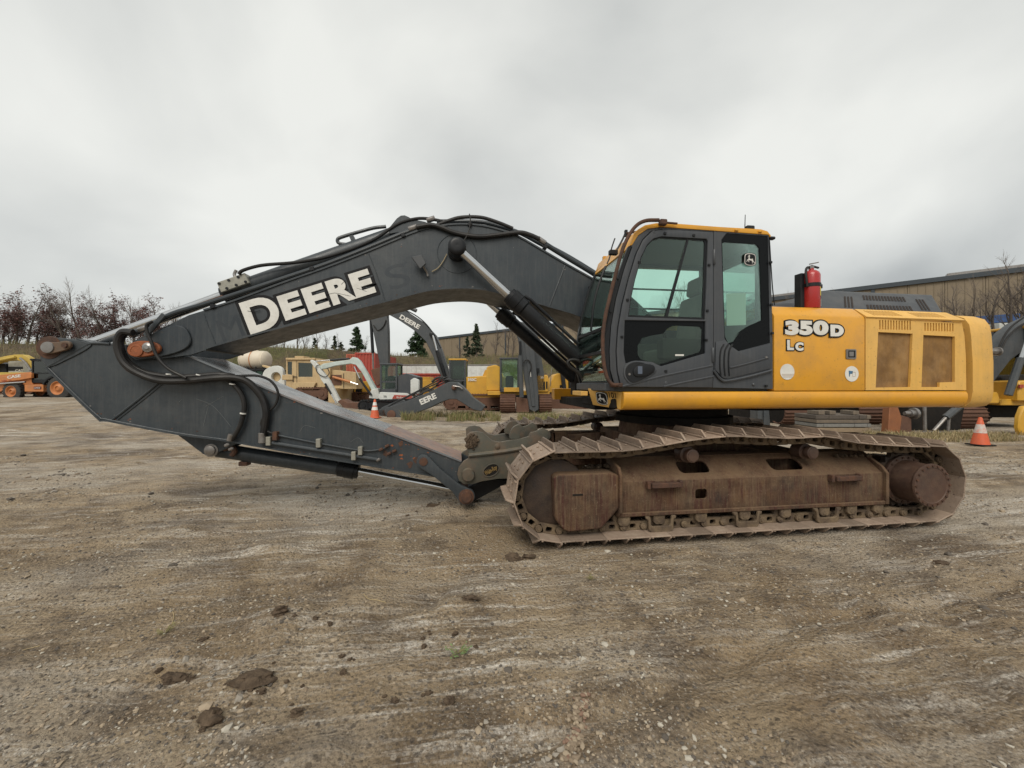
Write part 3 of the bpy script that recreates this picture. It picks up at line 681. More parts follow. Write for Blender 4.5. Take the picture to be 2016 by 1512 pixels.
# ---- house side panel (pump side door), engine door, counterweight, hood
XP0, XP1 = A(1524, 690, -1.49).x, A(1703, 690, -1.49).x
XE0, XE1 = XP1+.008, A(1895, 690, -1.49).x
zt, zc = 2.385, 2.258
def house_prof(s=1): return [(-1.49*s, 1.478), (-1.49*s, zc), (-1.475*s, zc+.025), (-1.385*s, zt-.018), (-1.36*s, zt), (-.3*s, zt+.02), (-.3*s, 1.478)]
b = MB(); b.prismX(house_prof(), XP0, XP1); hp = b.build('house_panel', M_yel, EX, bevel=0.012, seg=2)
hp['label'] = 'deep yellow side door with model lettering and two round stickers'
b = MB(); b.prismX([(-.3, 1.478), (-.3, zt+.01), (1.36, zt), (1.49, zc), (1.49, 1.478)], -.9, XE1); b.build('house_body', M_yel, EX, bevel=0.012)
YF = -1.4935
U3, V3 = Vector((1, 0, 0)), Vector((0, 0, 1))
def deco(s, pxa, pya, pxb, hpx, mt, off, lift, Y, par, spacing=1.0, shear=0, extra=0):
    a = A(pxa, pya, Y); c = A(pxb, pya, Y)
    top_ = A(pxa, pya-hpx, Y); size = (top_.z-a.z)/.70
    return lettering(s, (a.x-extra, Y, a.z), U3, V3, size, mt, par, offset=off, fit=(c.x-a.x)+2*extra, lift=lift, spacing=spacing, shear=shear)
# 350D with black outline
for lift, mt, off, ex in ((.001, M_decalblack, .026, .018), (.0045, M_white, .012, 0)):
    deco('3', 1545, 657, 1572, 24, mt, off, lift, YF, hp, extra=ex); deco('5', 1573, 657, 1599, 24, mt, off, lift+.0004, YF, hp, extra=ex); deco('0', 1600, 657, 1630, 24, mt, off, lift+.0008, YF, hp, extra=ex)
    deco('D', 1634, 660, 1660, 19, mt, off, lift+.0012, YF, hp, extra=ex)
    deco('L', 1549, 688, 1562, 18, mt, off*.6, lift, YF, hp, extra=ex*.6)
    deco('C', 1565, 689, 1581, 14, mt, off*.6, lift+.0005, YF, hp, extra=ex*.6)
for pxc, pyc in ((1550, 732), (1677, 736)):
    c = A(pxc, pyc, YF)
    b = MB().plate(circ(c.x, c.z, .083, 28), (), (0, YF, 0), U3, V3, (0, .002, 0)); b.v = [(x, y-.001, z) for x, y, z in b.v]
    st = b.build('round_sticker', M_white, hp)
    m_f = mat('faded_print', (0.50, 0.42, 0.35, 1), .6, rvar=0); m_bl = mat('blue_print', (0.05, 0.14, 0.25, 1), .6, rvar=0)
    if pxc == 1550:
        for k in range(3): MB().box((c.x+.005, YF-.002, c.z-.025-k*.014), (.14-.012*k, .002, .006)).build('sticker_print', m_f, hp)
    else:
        MB().plate([(c.x-.035, c.z-.03), (c.x-.028, c.z-.03), (c.x-.022, c.z+.0), (c.x+.005, c.z+.0), (c.x+.012, c.z+.03), (c.x-.02, c.z+.032), (c.x-.04, c.z+.035)], (), (0, YF-.001, 0), U3, V3, (0, -.0015, 0)).build('sticker_print', m_bl, hp)
        MB().plate(rrect(c.x+.005, c.z-.03, c.x+.045, c.z+.02, .004), [rrect(c.x+.010, c.z-.025, c.x+.040, c.z+.015, .004)], (0, YF-.001, 0), U3, V3, (0, -.0015, 0)).build('sticker_print', m_f, hp)
c = A(1675, 697, YF)
b = MB().plate(rrect(c.x-.062, c.z-.052, c.x+.062, c.z+.052, .012), [rrect(c.x-.038, c.z-.038, c.x+.05, c.z+.038, .006)], (0, YF-.006, 0), U3, V3, (0, .008, 0)); lt = b.build('door_latch', M_steel, hp)
MB().b2((c.x-.038, YF-.001, c.z-.038), (c.x+.05, YF, c.z+.038)).build('latch_recess', M_black, hp)
MB().b2((c.x-.02, YF-.004, c.z-.025), (c.x+.035, YF-.001, c.z+.025)).build('latch_handle', M_steel, hp, bevel=.002)
# engine door with louvres and two dusty screens
def louv(x0, x1, z0, z1, n, lean=0, w=.5):
    o = []
    st_ = (x1-x0)/n
    for i in range(n):
        a = x0+st_*i; c = a+st_*w
        o.append([(a+lean, z0), (c+lean, z0), (c, z1), (a, z1)])
    return o
def hx(px, Y=-1.49): return A(px, 690, Y).x
zE = lambda py: A(1800, py, -1.49).z
scr1 = [(hx(1724), zE(763)), (hx(1792), zE(762)), (hx(1797), zE(657)), (hx(1729), zE(655))]
scr2 = [(hx(1814), zE(762)), (hx(1850), zE(762)), (hx(1850), zE(753)), (hx(1880), zE(752)), (hx(1880), zE(661)), (hx(1818), zE(659))]
holes = [scr1, scr2]+louv(hx(1731), hx(1796), zE(650), zE(632), 12)+louv(hx(1820), hx(1880), zE(651), zE(635), 11)
b = MB().plate([(XE0, 1.482), (XE1+.05, 1.482), (XE1+.045, 1.85), (XE1+.025, 2.1), (XE1-.01, zc-.02), (XE0, zc)], holes, (0, -1.49, 0), U3, V3, (0, .025, 0))
ed = b.build('engine_door', M_yelfade, EX)
ed['label'] = 'faded yellow engine door with louvres and two dusty brown screens'
b = MB(); b.b2((XE0, -1.44, 1.482), (XE1+.02, -.3, zc-.03)); b.build('engine_bay', M_yelfade, EX)
# chamfered shoulder with slots
sl_o = Vector((0, -1.49, zc)); sl_v = Vector((0, -1.36, zt-.02))-Vector((0, -1.49, zc)); sl_l = sl_v.length; sl_v.normalize()
b = MB().plate([(XE0, 0), (XE1, -.02), (XE1-.07, sl_l-.02), (XE0, sl_l)], louv(hx(1716), hx(1776), .035, sl_l-.03, 10, .05)+louv(hx(1802), hx(1860), .03, sl_l-.045, 10, .05), sl_o, U3, sl_v, sl_v.cross(U3)*-.02)
b.build('engine_door_shoulder', M_yelfade, ed)
b = MB().plate([(XE0+.02, .03), (XE1-.04, .0), (XE1-.11, sl_l-.03), (XE0+.02, sl_l-.01)], (), sl_o+Vector((0, .035, -.02)), U3, sl_v, (0, .01, -.01)); b.build('shoulder_backing', M_yelfade, EX)
b = MB(); b.add([(XE0, -1.36, zt-.02), (XE1-.07, -1.37, zt-.045), (XE1+.1, 1.36, zt-.04), (XE0, 1.36, zt-.015), (XE0, -1.36, zt-.06), (XE1-.07, -1.36, zt-.06), (XE1+.1, 1.36, zt-.06), (XE0, 1.36, zt-.06)], [(0,1,2,3), (4,7,6,5), (0,4,5,1), (1,5,6,2), (2,6,7,3), (3,7,4,0)]); b.build('house_top', M_yelfade, EX, bevel=.004)
for i, s_ in enumerate((scr1, scr2)):
    cx_ = sum(p[0] for p in s_)/len(s_); cz_ = sum(p[1] for p in s_)/len(s_)
    MB().plate([(cx_+(p[0]-cx_)*1.01, cz_+(p[1]-cz_)*1.01) for p in s_], (), (0, -1.462, 0), U3, V3, (0, .012, 0)).build('screen', M_screen, ed)
# counterweight: rounded plan, lofted over height
def cw_plan(ins, top=False):
    x0 = XE1+.115; p = []
    p += [(x0, -1.505+ins), (x0+.20, -1.495+ins), (x0+.38, -1.44+ins)]
    p += [(3.27-ins*.6, -1.16+ins*.6), (3.47-ins, -.7), (3.56-ins, 0), (3.47-ins, .7), (3.27-ins*.6, 1.16-ins*.6), (x0+.38, 1.44-ins), (x0+.2, 1.495-ins), (x0, 1.505-ins)]
    return p
b = MB(); rgs = []
for z, ins in ((1.275, .16), (1.30, .06), (1.36, .015), (1.47, 0), (1.8, .0), (2.1, .015), (2.22, .03), (2.30, .075), (2.345, .16)):
    pl = [Vector((x, y, z)) for x, y in cw_plan(ins)]
    op = catmull(pl, 4); rgs.append(op)
b.rings(rgs, cap=True); cw = b.build('counterweight', M_yelfade, EX, smooth=40)
b = MB(); b.prismX([(-1.43, 1.30), (-1.43, 2.18), (-1.28, 2.31), (1.28, 2.31), (1.43, 2.18), (1.43, 1.30)], XE1-.02, XE1+.14); b.build('counterweight_joint', mat('shaded_yellow_gap', (0.22, 0.12, 0.02, 1), .7, rvar=0), EX)  # yellow darkened to put the recess's shade into the colour
b = MB(); c = A(1898, 617, -.75); c.z = 2.41; b.cyl(c+Vector((-.05, 0, -.05)), c+Vector((-.05, 0, .0)), .03, n=10); b.box(c+Vector((-.05, 0, .01)), (.12, .05, .03)); b.build('rear_camera', M_black, EX)
# hood: grey raised cover with slots
def hood_pt(px, py, Y): return A(px, py, Y)
hb = [Vector((A(1612, 608, -1.15).x, -1.15, zt-.02)), Vector((A(1866, 612, -1.15).x, -1.15, zt-.03)), Vector((A(1866, 612, -1.15).x, 1.0, zt-.03)), Vector((A(1612, 608, -1.15).x, 1.0, zt-.02))]
h1 = A(1625, 571, -.80); h2 = A(1838, 580, -.80)
ht = [h1, Vector((h2.x, -.80, h2.z)), Vector((h2.x, .75, h2.z)), Vector((h1.x, .75, h1.z))]
b = MB(); b.add(hb+ht, [(0,1,2,3), (4,7,6,5), (0,4,5,1), (1,5,6,2), (2,6,7,3), (3,7,4,0)]); hood = b.build('engine_hood', M_hood, EX, bevel=.045, seg=4)
nrm = (hb[1]-hb[0]).cross(ht[0]-hb[0]).normalized()
if nrm.y > 0: nrm = -nrm
def hoodslot(u_, v_, du, dv, lean):
    O = lambda a, c: hb[0].lerp(hb[1], a).lerp(ht[0].lerp(ht[1], a), c)
    w_ = du
    pp = [O(u_+lean, v_), O(u_+w_+lean, v_), O(u_+w_, v_+dv), O(u_, v_+dv)]
    bb = MB(); bb.add([p+nrm*.002 for p in pp]+[p+nrm*.005 for p in pp], [(0,1,2,3), (4,7,6,5), (0,4,5,1), (1,5,6,2), (2,6,7,3), (3,7,4,0)])
    return bb
M_slot = mat('dark_slot', (0.030, 0.022, 0.018, 1), .9, rvar=0)
for row, (v0, u0, u1) in enumerate(((.22, .36, .74), (.62, .33, .71))):
    for i in range(14): hoodslot(u0+(u1-u0)*i/14, v0, .016, .20, .008).build('hood_slot', M_slot, hood, bevel=0)
for u0 in (.17, .80):
    for i in range(3): hoodslot(u0+.028*i, .28, .014, .46, .016).build('hood_slot', M_slot, hood)
b = MB(); a = hb[0]; b.add([Vector((XP0+.02, -1.0, zt+.01)), Vector((XP0+.02, .9, zt+.01)), Vector((a.x+.05, .9, zt+.01)), Vector((a.x+.05, -1.0, zt+.01)), Vector((XP0+.10, -.9, A(1560, 598, -.95).z)), Vector((XP0+.1, .8, A(1560, 598, -.95).z)), Vector((a.x+.12, .8, zt+.16)), Vector((a.x+.12, -.92, zt+.16))],
    [(0,1,2,3), (4,7,6,5), (0,4,5,1), (1,5,6,2), (2,6,7,3), (3,7,4,0)]); b.build('hood_front_slope', M_hood, EX, bevel=.02, seg=2)

# =================================================================== cab
Z1 = lambda x, y: (1100+x/3.78, 400+y/3.78)
def C(pts, Y=-1.49): return P([Z1(*p) for p in pts], Y)
CABE = empty('cab', (0, 0, 0), EX)
YN, YFAR = -1.49, -.49
side_out = C([(405, 1372), (375, 1250), (368, 1100), (380, 920), (415, 720), (475, 500), (540, 312), (590, 240), (660, 192), (760, 178), (1150, 205), (1560, 236), (1575, 500), (1590, 900), (1592, 1382)])
# near side wall made of door frame + rear quarter frame
door_out = C([(462, 1366), (436, 1250), (428, 1100), (440, 930), (470, 760), (520, 560), (575, 380), (625, 275), (690, 212), (770, 196), (1145, 218), (1145, 1230), (1140, 1372)])
up_gl = C([(512, 848), (530, 720), (560, 580), (610, 400), (655, 310), (700, 266), (760, 250), (1095, 268), (1105, 285), (1085, 868)])
lo_gl = C([(488, 872), (1086, 880), (1086, 1118), (760, 1214), (690, 1182), (600, 1172), (494, 1192), (480, 1110)])
rq_gl = C([(1248, 222), (1556, 244), (1572, 1040), (1335, 1102), (1275, 1062), (1232, 1005), (1210, 272)])
pillar = C([(405, 1372), (375, 1250), (368, 1100), (380, 920), (415, 720), (475, 500), (540, 312), (590, 240), (660, 192), (760, 178), (1150, 205), (1150, 214), (770, 192), (688, 208), (622, 272), (571, 378), (516, 558), (466, 758), (436, 928), (424, 1100), (432, 1250), (458, 1372)])
MB().prism(pillar, YN, YN+.07).build('cab_pillar', M_cab, CABE, bevel=.008, seg=2)
dr = MB().prism(door_out, YN-.012, YN+.04, [up_gl, lo_gl]).build('cab_door', M_cab, CABE, bevel=.006, seg=2)
rq_out = C([(1153, 208), (1562, 236), (1577, 500), (1590, 900), (1592, 1382), (1148, 1372), (1153, 1230)])
MB().prism(rq_out, YN, YN+.05, [rq_gl]).build('rear_quarter', M_cab, CABE)
# panes: dark ceramic borders with clear openings
def inset(p, k):
    cx_ = sum(q[0] for q in p)/len(p); cz_ = sum(q[1] for q in p)/len(p); return [(cx_+(a-cx_)*k, cz_+(c-cz_)*k) for a, c in p]
MB().prism(inset(up_gl, 1.004), YN+.006, YN+.02, [inset(up_gl, .955)]).build('window_gasket', M_black, dr)
MB().prism(inset(up_gl, .96), YN+.012, YN+.016).build('window_pane', G_cab, dr)
sp = C([(955, 272), (970, 273), (812, 845), (792, 842)]); MB().prism(sp, YN+.002, YN+.022).build('window_slider', M_black, dr)
lo_in = C([(590, 1130), (588, 1060), (620, 1005), (690, 985), (775, 972), (812, 932), (855, 910), (1050, 918), (1070, 940), (1064, 1080), (1048, 1108), (745, 1202), (610, 1160)])
MB().prism(inset(lo_gl, 1.003), YN+.004, YN+.014, [lo_in]).build('dark_glass_border', M_gblack, dr)
MB().prism(inset(lo_in, 1.01), YN+.008, YN+.012).build('window_pane', G_dark, dr)
rq_in = C([(1218, 300), (1232, 288), (1470, 303), (1495, 330), (1505, 600), (1514, 870), (1400, 920), (1345, 960), (1305, 1028), (1262, 1042), (1238, 985)])
MB().prism(inset(rq_gl, 1.003), YN+.004, YN+.014, [rq_in]).build('dark_glass_border', M_gblack, CABE)
MB().prism(inset(rq_in, 1.01), YN+.008, YN+.012).build('window_pane', G_cab, CABE)
# door handle pod
pod = C(sm2([(476, 1250), (500, 1195), (570, 1172), (650, 1190), (725, 1242), (650, 1305), (545, 1350), (490, 1310)], 3))
MB().prism(pod, YN-.022, YN+.01).build('handle_pod', M_cab, dr, bevel=.01, seg=2)
MB().prism(inset(pod, .88), YN-.026, YN+.01).build('handle_recess', M_black, dr, bevel=.004)
hd = C(sm2([(545, 1240), (600, 1200), (690, 1205), (700, 1250), (640, 1285), (560, 1290)], 3)); MB().prism(hd, YN-.040, YN+.01).build('door_handle', M_black, dr, bevel=.012, seg=2)
kk = A(*Z1(527, 1273), YN-.03); MB().cyl(kk+Vector((0, .01, 0)), kk, .012, n=12).build('door_lock', M_steel, dr)
kk = A(*Z1(605, 1242), YN-.04); MB().box(kk, (.045, .006, .075)).build('handle_plate', mat('grey_blue_plastic', (.09, .11, .15, 1), .5), dr)
# lower door crease and vents
for pts in ([(470, 1365), (760, 1290), (1140, 1210)], [(780, 1365), (900, 1340), (1150, 1290)]):
    MB().tube([A(*Z1(*p), YN-.008) for p in pts], .012, 6).build('door_crease', M_cab, dr)
lid = C([(1165, 1032), (1235, 1022), (1275, 1062), (1335, 1104), (1570, 1046), (1572, 1232), (1250, 1308), (1215, 1300), (1158, 1240)])
MB().prism(lid, YN-.014, YN+.004).build('toolbox_lid', M_cab, CABE, bevel=.008, seg=2)
for k in range(3):
    x = 1200+32*k
    MB().tube([A(*Z1(*p), YN-.016) for p in ((x+30, 1050), (x+8, 1090), (x, 1150), (x, 1220), (x+6, 1285))], .008, 6).build('vent_groove', M_black, CABE)
MB().tube([A(*Z1(*p), YN-.016) for p in ((1275, 1225), (1400, 1195), (1560, 1150))], .009, 6).build('lid_rib', M_cab, CABE)
MB().tube([A(*Z1(*p), YN-.012) for p in ((1152, 1245), (1205, 1310), (1260, 1322), (1420, 1290), (1585, 1245))], .014, 6).build('lower_ridge', M_cab, CABE)
kk = A(*Z1(1545, 1147), YN-.02); MB().cyl(kk+Vector((0, .01, 0)), kk-Vector((0, .004, 0)), .012, n=12).build('lid_lock', M_steel, CABE)
for p, s_ in (((800, 1338), .022), ((1455, 1350), .016), ((712, 215), .02)):
    kk = A(*Z1(*p), YN-.012); MB().lathe(kk+Vector((0, .014, 0)), (0, -1, 0), [(0, s_), (.01, s_), (.016, s_*.6)], 12).build('door_stop', M_cab, CABE)
for p in ((600, 440), (512, 720), (470, 995), (790, 225), (1005, 240), (1118, 460), (1105, 800), (1098, 1018), (797, 1250), (1545, 1360), (385, 805), (440, 560), (1578, 440), (1582, 755), (1590, 968)):
    kk = A(*Z1(*p), YN-.015); MB().box(kk, (.026, .02, .024)).build('window_clip', M_black, CABE, bevel=.003)
for p in ((1157, 400), (1147, 1130)):
    kk = A(*Z1(*p), YN-.012); MB().cyl(kk-Vector((0, 0, .075)), kk+Vector((0, 0, .075)), .014, n=8).build('door_hinge', M_cab, CABE, bevel=.003)
# far side frame
far_out = [(x, z) for x, z in side_out]
fo = inset(far_out, 1.0)
x_a, x_b = min(p[0] for p in fo), max(p[0] for p in fo)
far_hole = C([(545, 840), (600, 600), (680, 330), (760, 265), (1480, 300), (1500, 860)])
MB().prism(fo, YFAR-.05, YFAR, [far_hole]).build('cab_far_side', M_cab, CABE)
MB().prism(inset(far_hole, 1.01), YFAR-.03, YFAR-.026).build('window_pane', G_cab, CABE)
for zz_ in (A(*Z1(800, 640), -.5).z, A(*Z1(800, 785), -.5).z):
    MB().cyl((x_a+.15, YFAR+.03, zz_), (x_b-.1, YFAR+.03, zz_), .012, n=8).build('window_guard_bar', M_black, CABE)
# roof
roof = C([(528, 318), (560, 225), (590, 195), (640, 165), (720, 150), (800, 148), (960, 160), (1200, 178), (1500, 195), (1550, 210), (1575, 240), (1575, 262), (1558, 236), (1150, 205), (760, 178), (660, 192), (590, 240), (545, 312)])
MB().prism(roof, YN-.008, YFAR).build('cab_roof', M_yel, CABE, bevel=.006, seg=2)
hl = C([(600, 262), (680, 215), (780, 200), (1150, 224), (1555, 252), (1555, 275), (1150, 250), (780, 228), (690, 240), (620, 285)])
MB().prism(hl, YN+.05, YFAR-.05).build('headliner', M_head, CABE)
# rear wall with window, floor
xr = A(*Z1(1585, 900), YN).x; zt_r = A(*Z1(1560, 240), YN).z; zb = 1.478
MB().plate([(YN+.05, zb), (YFAR-.05, zb), (YFAR-.05, zt_r-.04), (YN+.05, zt_r-.04)], [[(YN+.16, 2.25), (YFAR-.16, 2.25), (YFAR-.16, zt_r-.16), (YN+.16, zt_r-.16)]], (xr-.06, 0, 0), (0, 1, 0), (0, 0, 1), (.05, 0, 0)).build('cab_rear_wall', M_inner, CABE)
MB().b2((xr-.04, YN+.16, 2.25), (xr-.036, YFAR-.16, zt_r-.16)).build('window_pane', G_cab, CABE)
MB().b2((x_a+.03, YN+.05, zb), (xr-.06, YFAR-.05, zb+.05)).build('cab_floor', M_inner, CABE)
# windscreen following the pillar curve, with frame
wsp = C([(395, 1340), (366, 1240), (360, 1100), (372, 915), (408, 715), (468, 495), (532, 318)])
def sweep(profile, y0, y1, off0, off1):
    o = [(x+off0, z) for x, z in profile]; i = [(x+off1, z) for x, z in profile][::-1]
    return MB().prism(o+i, y0, y1)
sweep(wsp, YN+.03, YFAR-.03, -.002, .004).build('windscreen', G_cab, CABE)
for y0, y1 in ((YN, YN+.045), (YFAR-.05, YFAR)):
    sweep(wsp, y0, y1, -.016, .03).build('windscreen_frame', M_black, CABE, bevel=.005)
for k in (0, 2, 3):
    x, z = wsp[k]; MB().b2((x-.012, YN+.045, z-.018), (x+.02, YFAR-.05, z+.018)).build('windscreen_bar', M_black, CABE, bevel=.004)
x, z = wsp[-1]
b = MB(); b.add([Vector((x-.02, YN+.02, z-.02)), Vector((x-.02, YFAR, z-.02)), Vector((x+.04, YFAR, z+.09)), Vector((x+.04, YN+.02, z+.09)), Vector((x+.02, YN+.02, z-.03)), Vector((x+.02, YFAR, z-.03)), Vector((x+.1, YFAR, z+.08)), Vector((x+.1, YN+.02, z+.08))], [(0,1,2,3), (4,7,6,5), (0,4,5,1), (1,5,6,2), (2,6,7,3), (3,7,4,0)]); b.build('roof_front', M_yel, CABE, bevel=.005)
MB().b2((x_a-.02, YN+.03, 1.478), (x_a+.08, YFAR-.02, 1.56)).build('cab_front_sill', M_cab, CABE, bevel=.01)
# rusty handrail
hr = [(440, 1352), (395, 1345), (355, 1285), (332, 1160), (328, 1000), (345, 850), (375, 720), (420, 540), (470, 360), (520, 245), (580, 165), (650, 130), (745, 126)]
MB().tube([A(*Z1(*p), -1.555) for p in hr], .018, 10).build('handrail', M_rust, CABE)
MB().b2(A(*Z1(395, 1338), -1.56)+Vector((0, 0, 0)), A(*Z1(458, 1368), -1.495)).build('handrail_foot', M_rust, CABE, bevel=.006)
kk = A(*Z1(775, 143), -1.53); MB().box(kk, (.075, .05, .055)).build('handrail_clamp', M_rust, CABE, bevel=.008); MB().cyl(kk, kk+Vector((.15, 0, -.003)), .011, n=8).build('handrail_stub', M_rust, CABE)
# wipers, mirror arms, roof lamp bracket
for pts, r_ in (([(500, 215), (470, 280), (430, 350), (400, 385)], .010), ([(418, 262), (395, 330), (380, 400), (360, 450)], .007), ([(350, 470), (300, 600), (262, 750), (240, 950)], .012)):
    MB().tube([A(*Z1(*p), -1.25) for p in pts], r_, 6).build('wiper_arm', M_black, CABE)
kk = A(*Z1(405, 368), -1.25); MB().box(kk, (.09, .05, .05)).build('wiper_motor', M_black, CABE, bevel=.006)
kk = A(*Z1(500, 225), -1.28); MB().box(kk, (.03, .03, .07)).build('mirror_arm_end', M_black, CABE, bevel=.004); MB().cyl(kk, kk+Vector((.09, -.12, -.02)), .012, n=8).build('mirror_arm', M_rust, CABE)
kk = A(*Z1(342, 430), -.62); MB().box(kk, (.05, .04, .11)).build('lamp_bracket', M_yel, CABE, bevel=.005)
a = A(*Z1(1388, 86), -1.0); c = A(*Z1(1384, 215), -1.0); MB().cyl(c, a, .006, .004, n=6).build('antenna', M_black, CABE); 
kk = A(*Z1(1420, 186), -1.0); MB().box(kk, (.10, .06, .05)).build('antenna_base', M_black, CABE, bevel=.01)
for p in ((1315, 205), (1490, 215)):
    kk = A(*Z1(*p), YN); MB().box(kk, (.04, .05, .02)).build('roof_bolt', M_yel, CABE, bevel=.004)
MB().box(A(*Z1(1585, 262), YN), (.06, .05, .03)).build('rear_lamp', M_black, CABE, bevel=.01)
MB().tube([A(*Z1(*p), YN-.005) for p in ((1568, 270), (1582, 500), (1592, 640), (1606, 760))], .006, 6).build('rear_cable', M_black, CABE)
# inside: seat, console, levers, sheet on window
sx0 = A(1374, 560, -1.0).x-.29
b = MB(); b.box((sx0-.02, -.98, 1.86), (.50, .48, .16)); b.build('seat_cushion', M_seat, CABE, bevel=.06, seg=3)
b = MB(); b.box((sx0+.24, -.98, 2.22), (.15, .46, .66), Matrix.Rotation(R(8), 3, 'Y')); b.build('seat_back', M_seat, CABE, bevel=.06, seg=3)
b = MB(); b.box((sx0+.29, -.98, 2.66), (.11, .27, .20), Matrix.Rotation(R(8), 3, 'Y')); b.build('headrest', M_seat, CABE, bevel=.045, seg=3)
b = MB(); b.box((sx0+.0, -1.0, 1.68), (.44, .42, .26)); b.build('seat_base', M_inner, CABE, bevel=.02)
for y in (-1.27, -.68):
    b = MB(); b.box((sx0-.05, y, 1.92), (.55, .14, .22)); b.build('side_console', M_inner, CABE, bevel=.03, seg=2)
    b = MB(); p_ = Vector((sx0-.26, y, 2.02)); b.tube([p_, p_+Vector((-.02, 0, .10)), p_+Vector((-.04, 0, .18))], .018, 8); b.build('joystick', M_black, CABE)
b = MB(); p_ = Vector((x_a+.42, -1.0, 1.55)); b.tube([p_, p_+Vector((-.02, -.05, .3)), p_+Vector((-.05, -.05, .62))], .016, 8); b.tube([p_+Vector((0, .2, 0)), p_+Vector((-.02, .2, .3)), p_+Vector((-.05, .2, .62))], .016, 8); b.build('travel_lever', M_black, CABE)
b = MB(); b.box((x_a+.28, -.62, 2.02), (.10, .18, .24)); b.build('monitor', M_inner, CABE, bevel=.02)
pa = C([(1255, 670), (1400, 665), (1402, 905), (1258, 910)]); MB().prism(pa, YN+.016, YN+.018).build('paper_sheet', mat('paper', (.50, .55, .50, 1), .9, rvar=0), CABE)
tl = C([(868, 1124), (932, 1124), (932, 1137), (868, 1137)]); MB().prism(tl, YN+.002, YN+.004).build('label_strip', M_white, dr)
kk = A(*Z1(860, 1085), -1.30); MB().lathe(kk, (0, -1, 0), [(0, .05), (.02, .05)], 16).build('lever_knob', mat('cream_knob', (.35, .33, .24, 1), .6), CABE)
kk = A(*Z1(1422, 420), YN-.002); deer((kk.x, YN-.003, kk.z), U3, V3, .125, CABE)

# =================================================================== boom, arm, cylinders
YB = -.37
top_e = [(289, 664), (314, 648), (372, 620), (402, 611), (463, 592), (560, 556), (640, 528), (720, 497), (780, 472), (820, 456), (858, 447), (895, 442), (935, 443), (974, 450), (1018, 465), (1066, 492), (1114, 520), (1173, 553), (1240, 592), (1300, 640), (1318, 680)]
low_e = [(1290, 712), (1240, 680), (1153, 627), (1083, 604), (1042, 592), (991, 579), (956, 570.5), (924, 567), (891, 567), (847, 571), (804, 581), (760, 593), (582, 637), (423, 680), (404, 690)]
tip_e = [(376, 699), (320, 706), (268, 709), (254, 700), (250, 686), (262, 671)]
web = P(top_e, YB)+P(low_e, YB)+P(tip_e, YB)
bo = empty('boom', (0, 0, 0), EX)
for s_ in (-1, 1): MB().prism(web, s_*.345, s_*.37).build('boom_side_plate', M_boom, bo, bevel=.004)
def band(pts, Y, t, y0, y1, up=1):
    pr = [Vector((x, 0, z)) for x, z in P(pts, Y)]; pr = catmull(pr, 3); o = []; i_ = []
    for k, p in enumerate(pr):
        d = (pr[min(k+1, len(pr)-1)]-pr[max(k-1, 0)]).normalized(); nn_ = Vector((-d.z, 0, d.x))*up
        o.append(p+nn_*t); i_.append(p-nn_*t*.6)
    b = MB(); n_ = len(pr)
    b.rings([[Vector((a.x, y0, a.z)), Vector((a.x, y1, a.z)), Vector((c.x, y1, c.z)), Vector((c.x, y0, c.z))] for a, c in zip(o, i_)])
    return b
band(top_e[3:], YB, .012, -.385, .385).build('boom_top_plate', M_boom, bo)
band(low_e[::-1], YB, -.012, -.385, .385).build('boom_bottom_plate', M_boom, bo)
def seam(pts, Y, r_, par, mt=M_boom, nm='weld_seam'): return MB().tube([A(x, y, Y) for x, y in pts], r_, 6).build(nm, mt, par)
seam([(726, 500), (742, 541), (758, 592)], YB-.001, .006, bo)
seam([(401, 617), (412, 647), (424, 676)], YB-.001, .006, bo)
seam([(1112, 523), (1098, 560), (1082, 602)], YB-.001, .009, bo)
c = A(900, 496, YB); MB().tube([c+Vector((.235*math.cos(a), -.001, .235*math.sin(a)-.02)) for a in [2*math.pi*k/24 for k in range(25)]], .005, 6, sub=2).build('weld_seam', M_boom, bo)
# tip boss plates
bp_ = P(sm2([(256, 688), (266, 670), (300, 656), (338, 641), (362, 645), (374, 665), (370, 682), (345, 695), (300, 705), (266, 706)], 3), YB-.03)
for s_ in (1, -1): MB().prism([(x, z) for x, z in bp_], s_*(YB-.03), s_*YB).build('boss_plate', M_boom, bo, bevel=.008)
op = P(sm2([(249, 689), (256, 676), (275, 671), (300, 673), (313, 681), (313, 691), (300, 699), (275, 703), (256, 700)], 3), YB-.07)
MB().prism(op, YB-.07, YB-.03).build('pin_retainer', M_orange, bo, bevel=.008)
c = A(269, 690, YB-.07); MB().lathe(c, (0, -1, 0), [(0, .066), (.012, .066), (.014, .05), (.010, .048), (.010, .001)], 20).build('pin_head', M_orange, bo)
c = A(292, 684, YB-.07); MB().lathe(c, (0, -1, 0), [(0, .052), (.016, .052), (.020, .03), (.03, .02)], 20).build('retainer_washer', M_steel, bo)
# lettering along the boom
a = A(493, 656, YB-.004); c = A(742, 577, YB-.004); Ub = (c-a).normalized(); Vb = Ub.cross(Vector((0, 1, 0))).normalized(); Vb = -Vb if Vb.z < 0 else Vb
W_ = Ub.cross(Vb)
sp_d = [(493, 655, 470, 600, 538), (546, 638, 0, 0, 0)]
Lb = (c-a).length
def boomtext(s, s0, s1, hgt_, off, mt, lift, dv=0, ex=0):
    O = a+Ub*(s0-ex)+Vb*dv
    return lettering(s, O, Ub, Vb, hgt_/.70, mt, bo, offset=off, fit=(s1-s0)+2*ex, lift=lift)
for lift, mt, off, ex in ((-.001, M_decalblack, .050, .036), (.0055, M_white, .018, 0)):
    k = Lb
    boomtext('D', 0, .255*k, .345, off, mt, lift, .0, ex)
    for ch, s0, s1 in (('E', .275, .44), ('E', .462, .63), ('R', .652, .845), ('E', .838, 1.0)):
        boomtext(ch, s0*k, s1*k, .262, off, mt, lift+.0005+s0*.002, .028, ex)
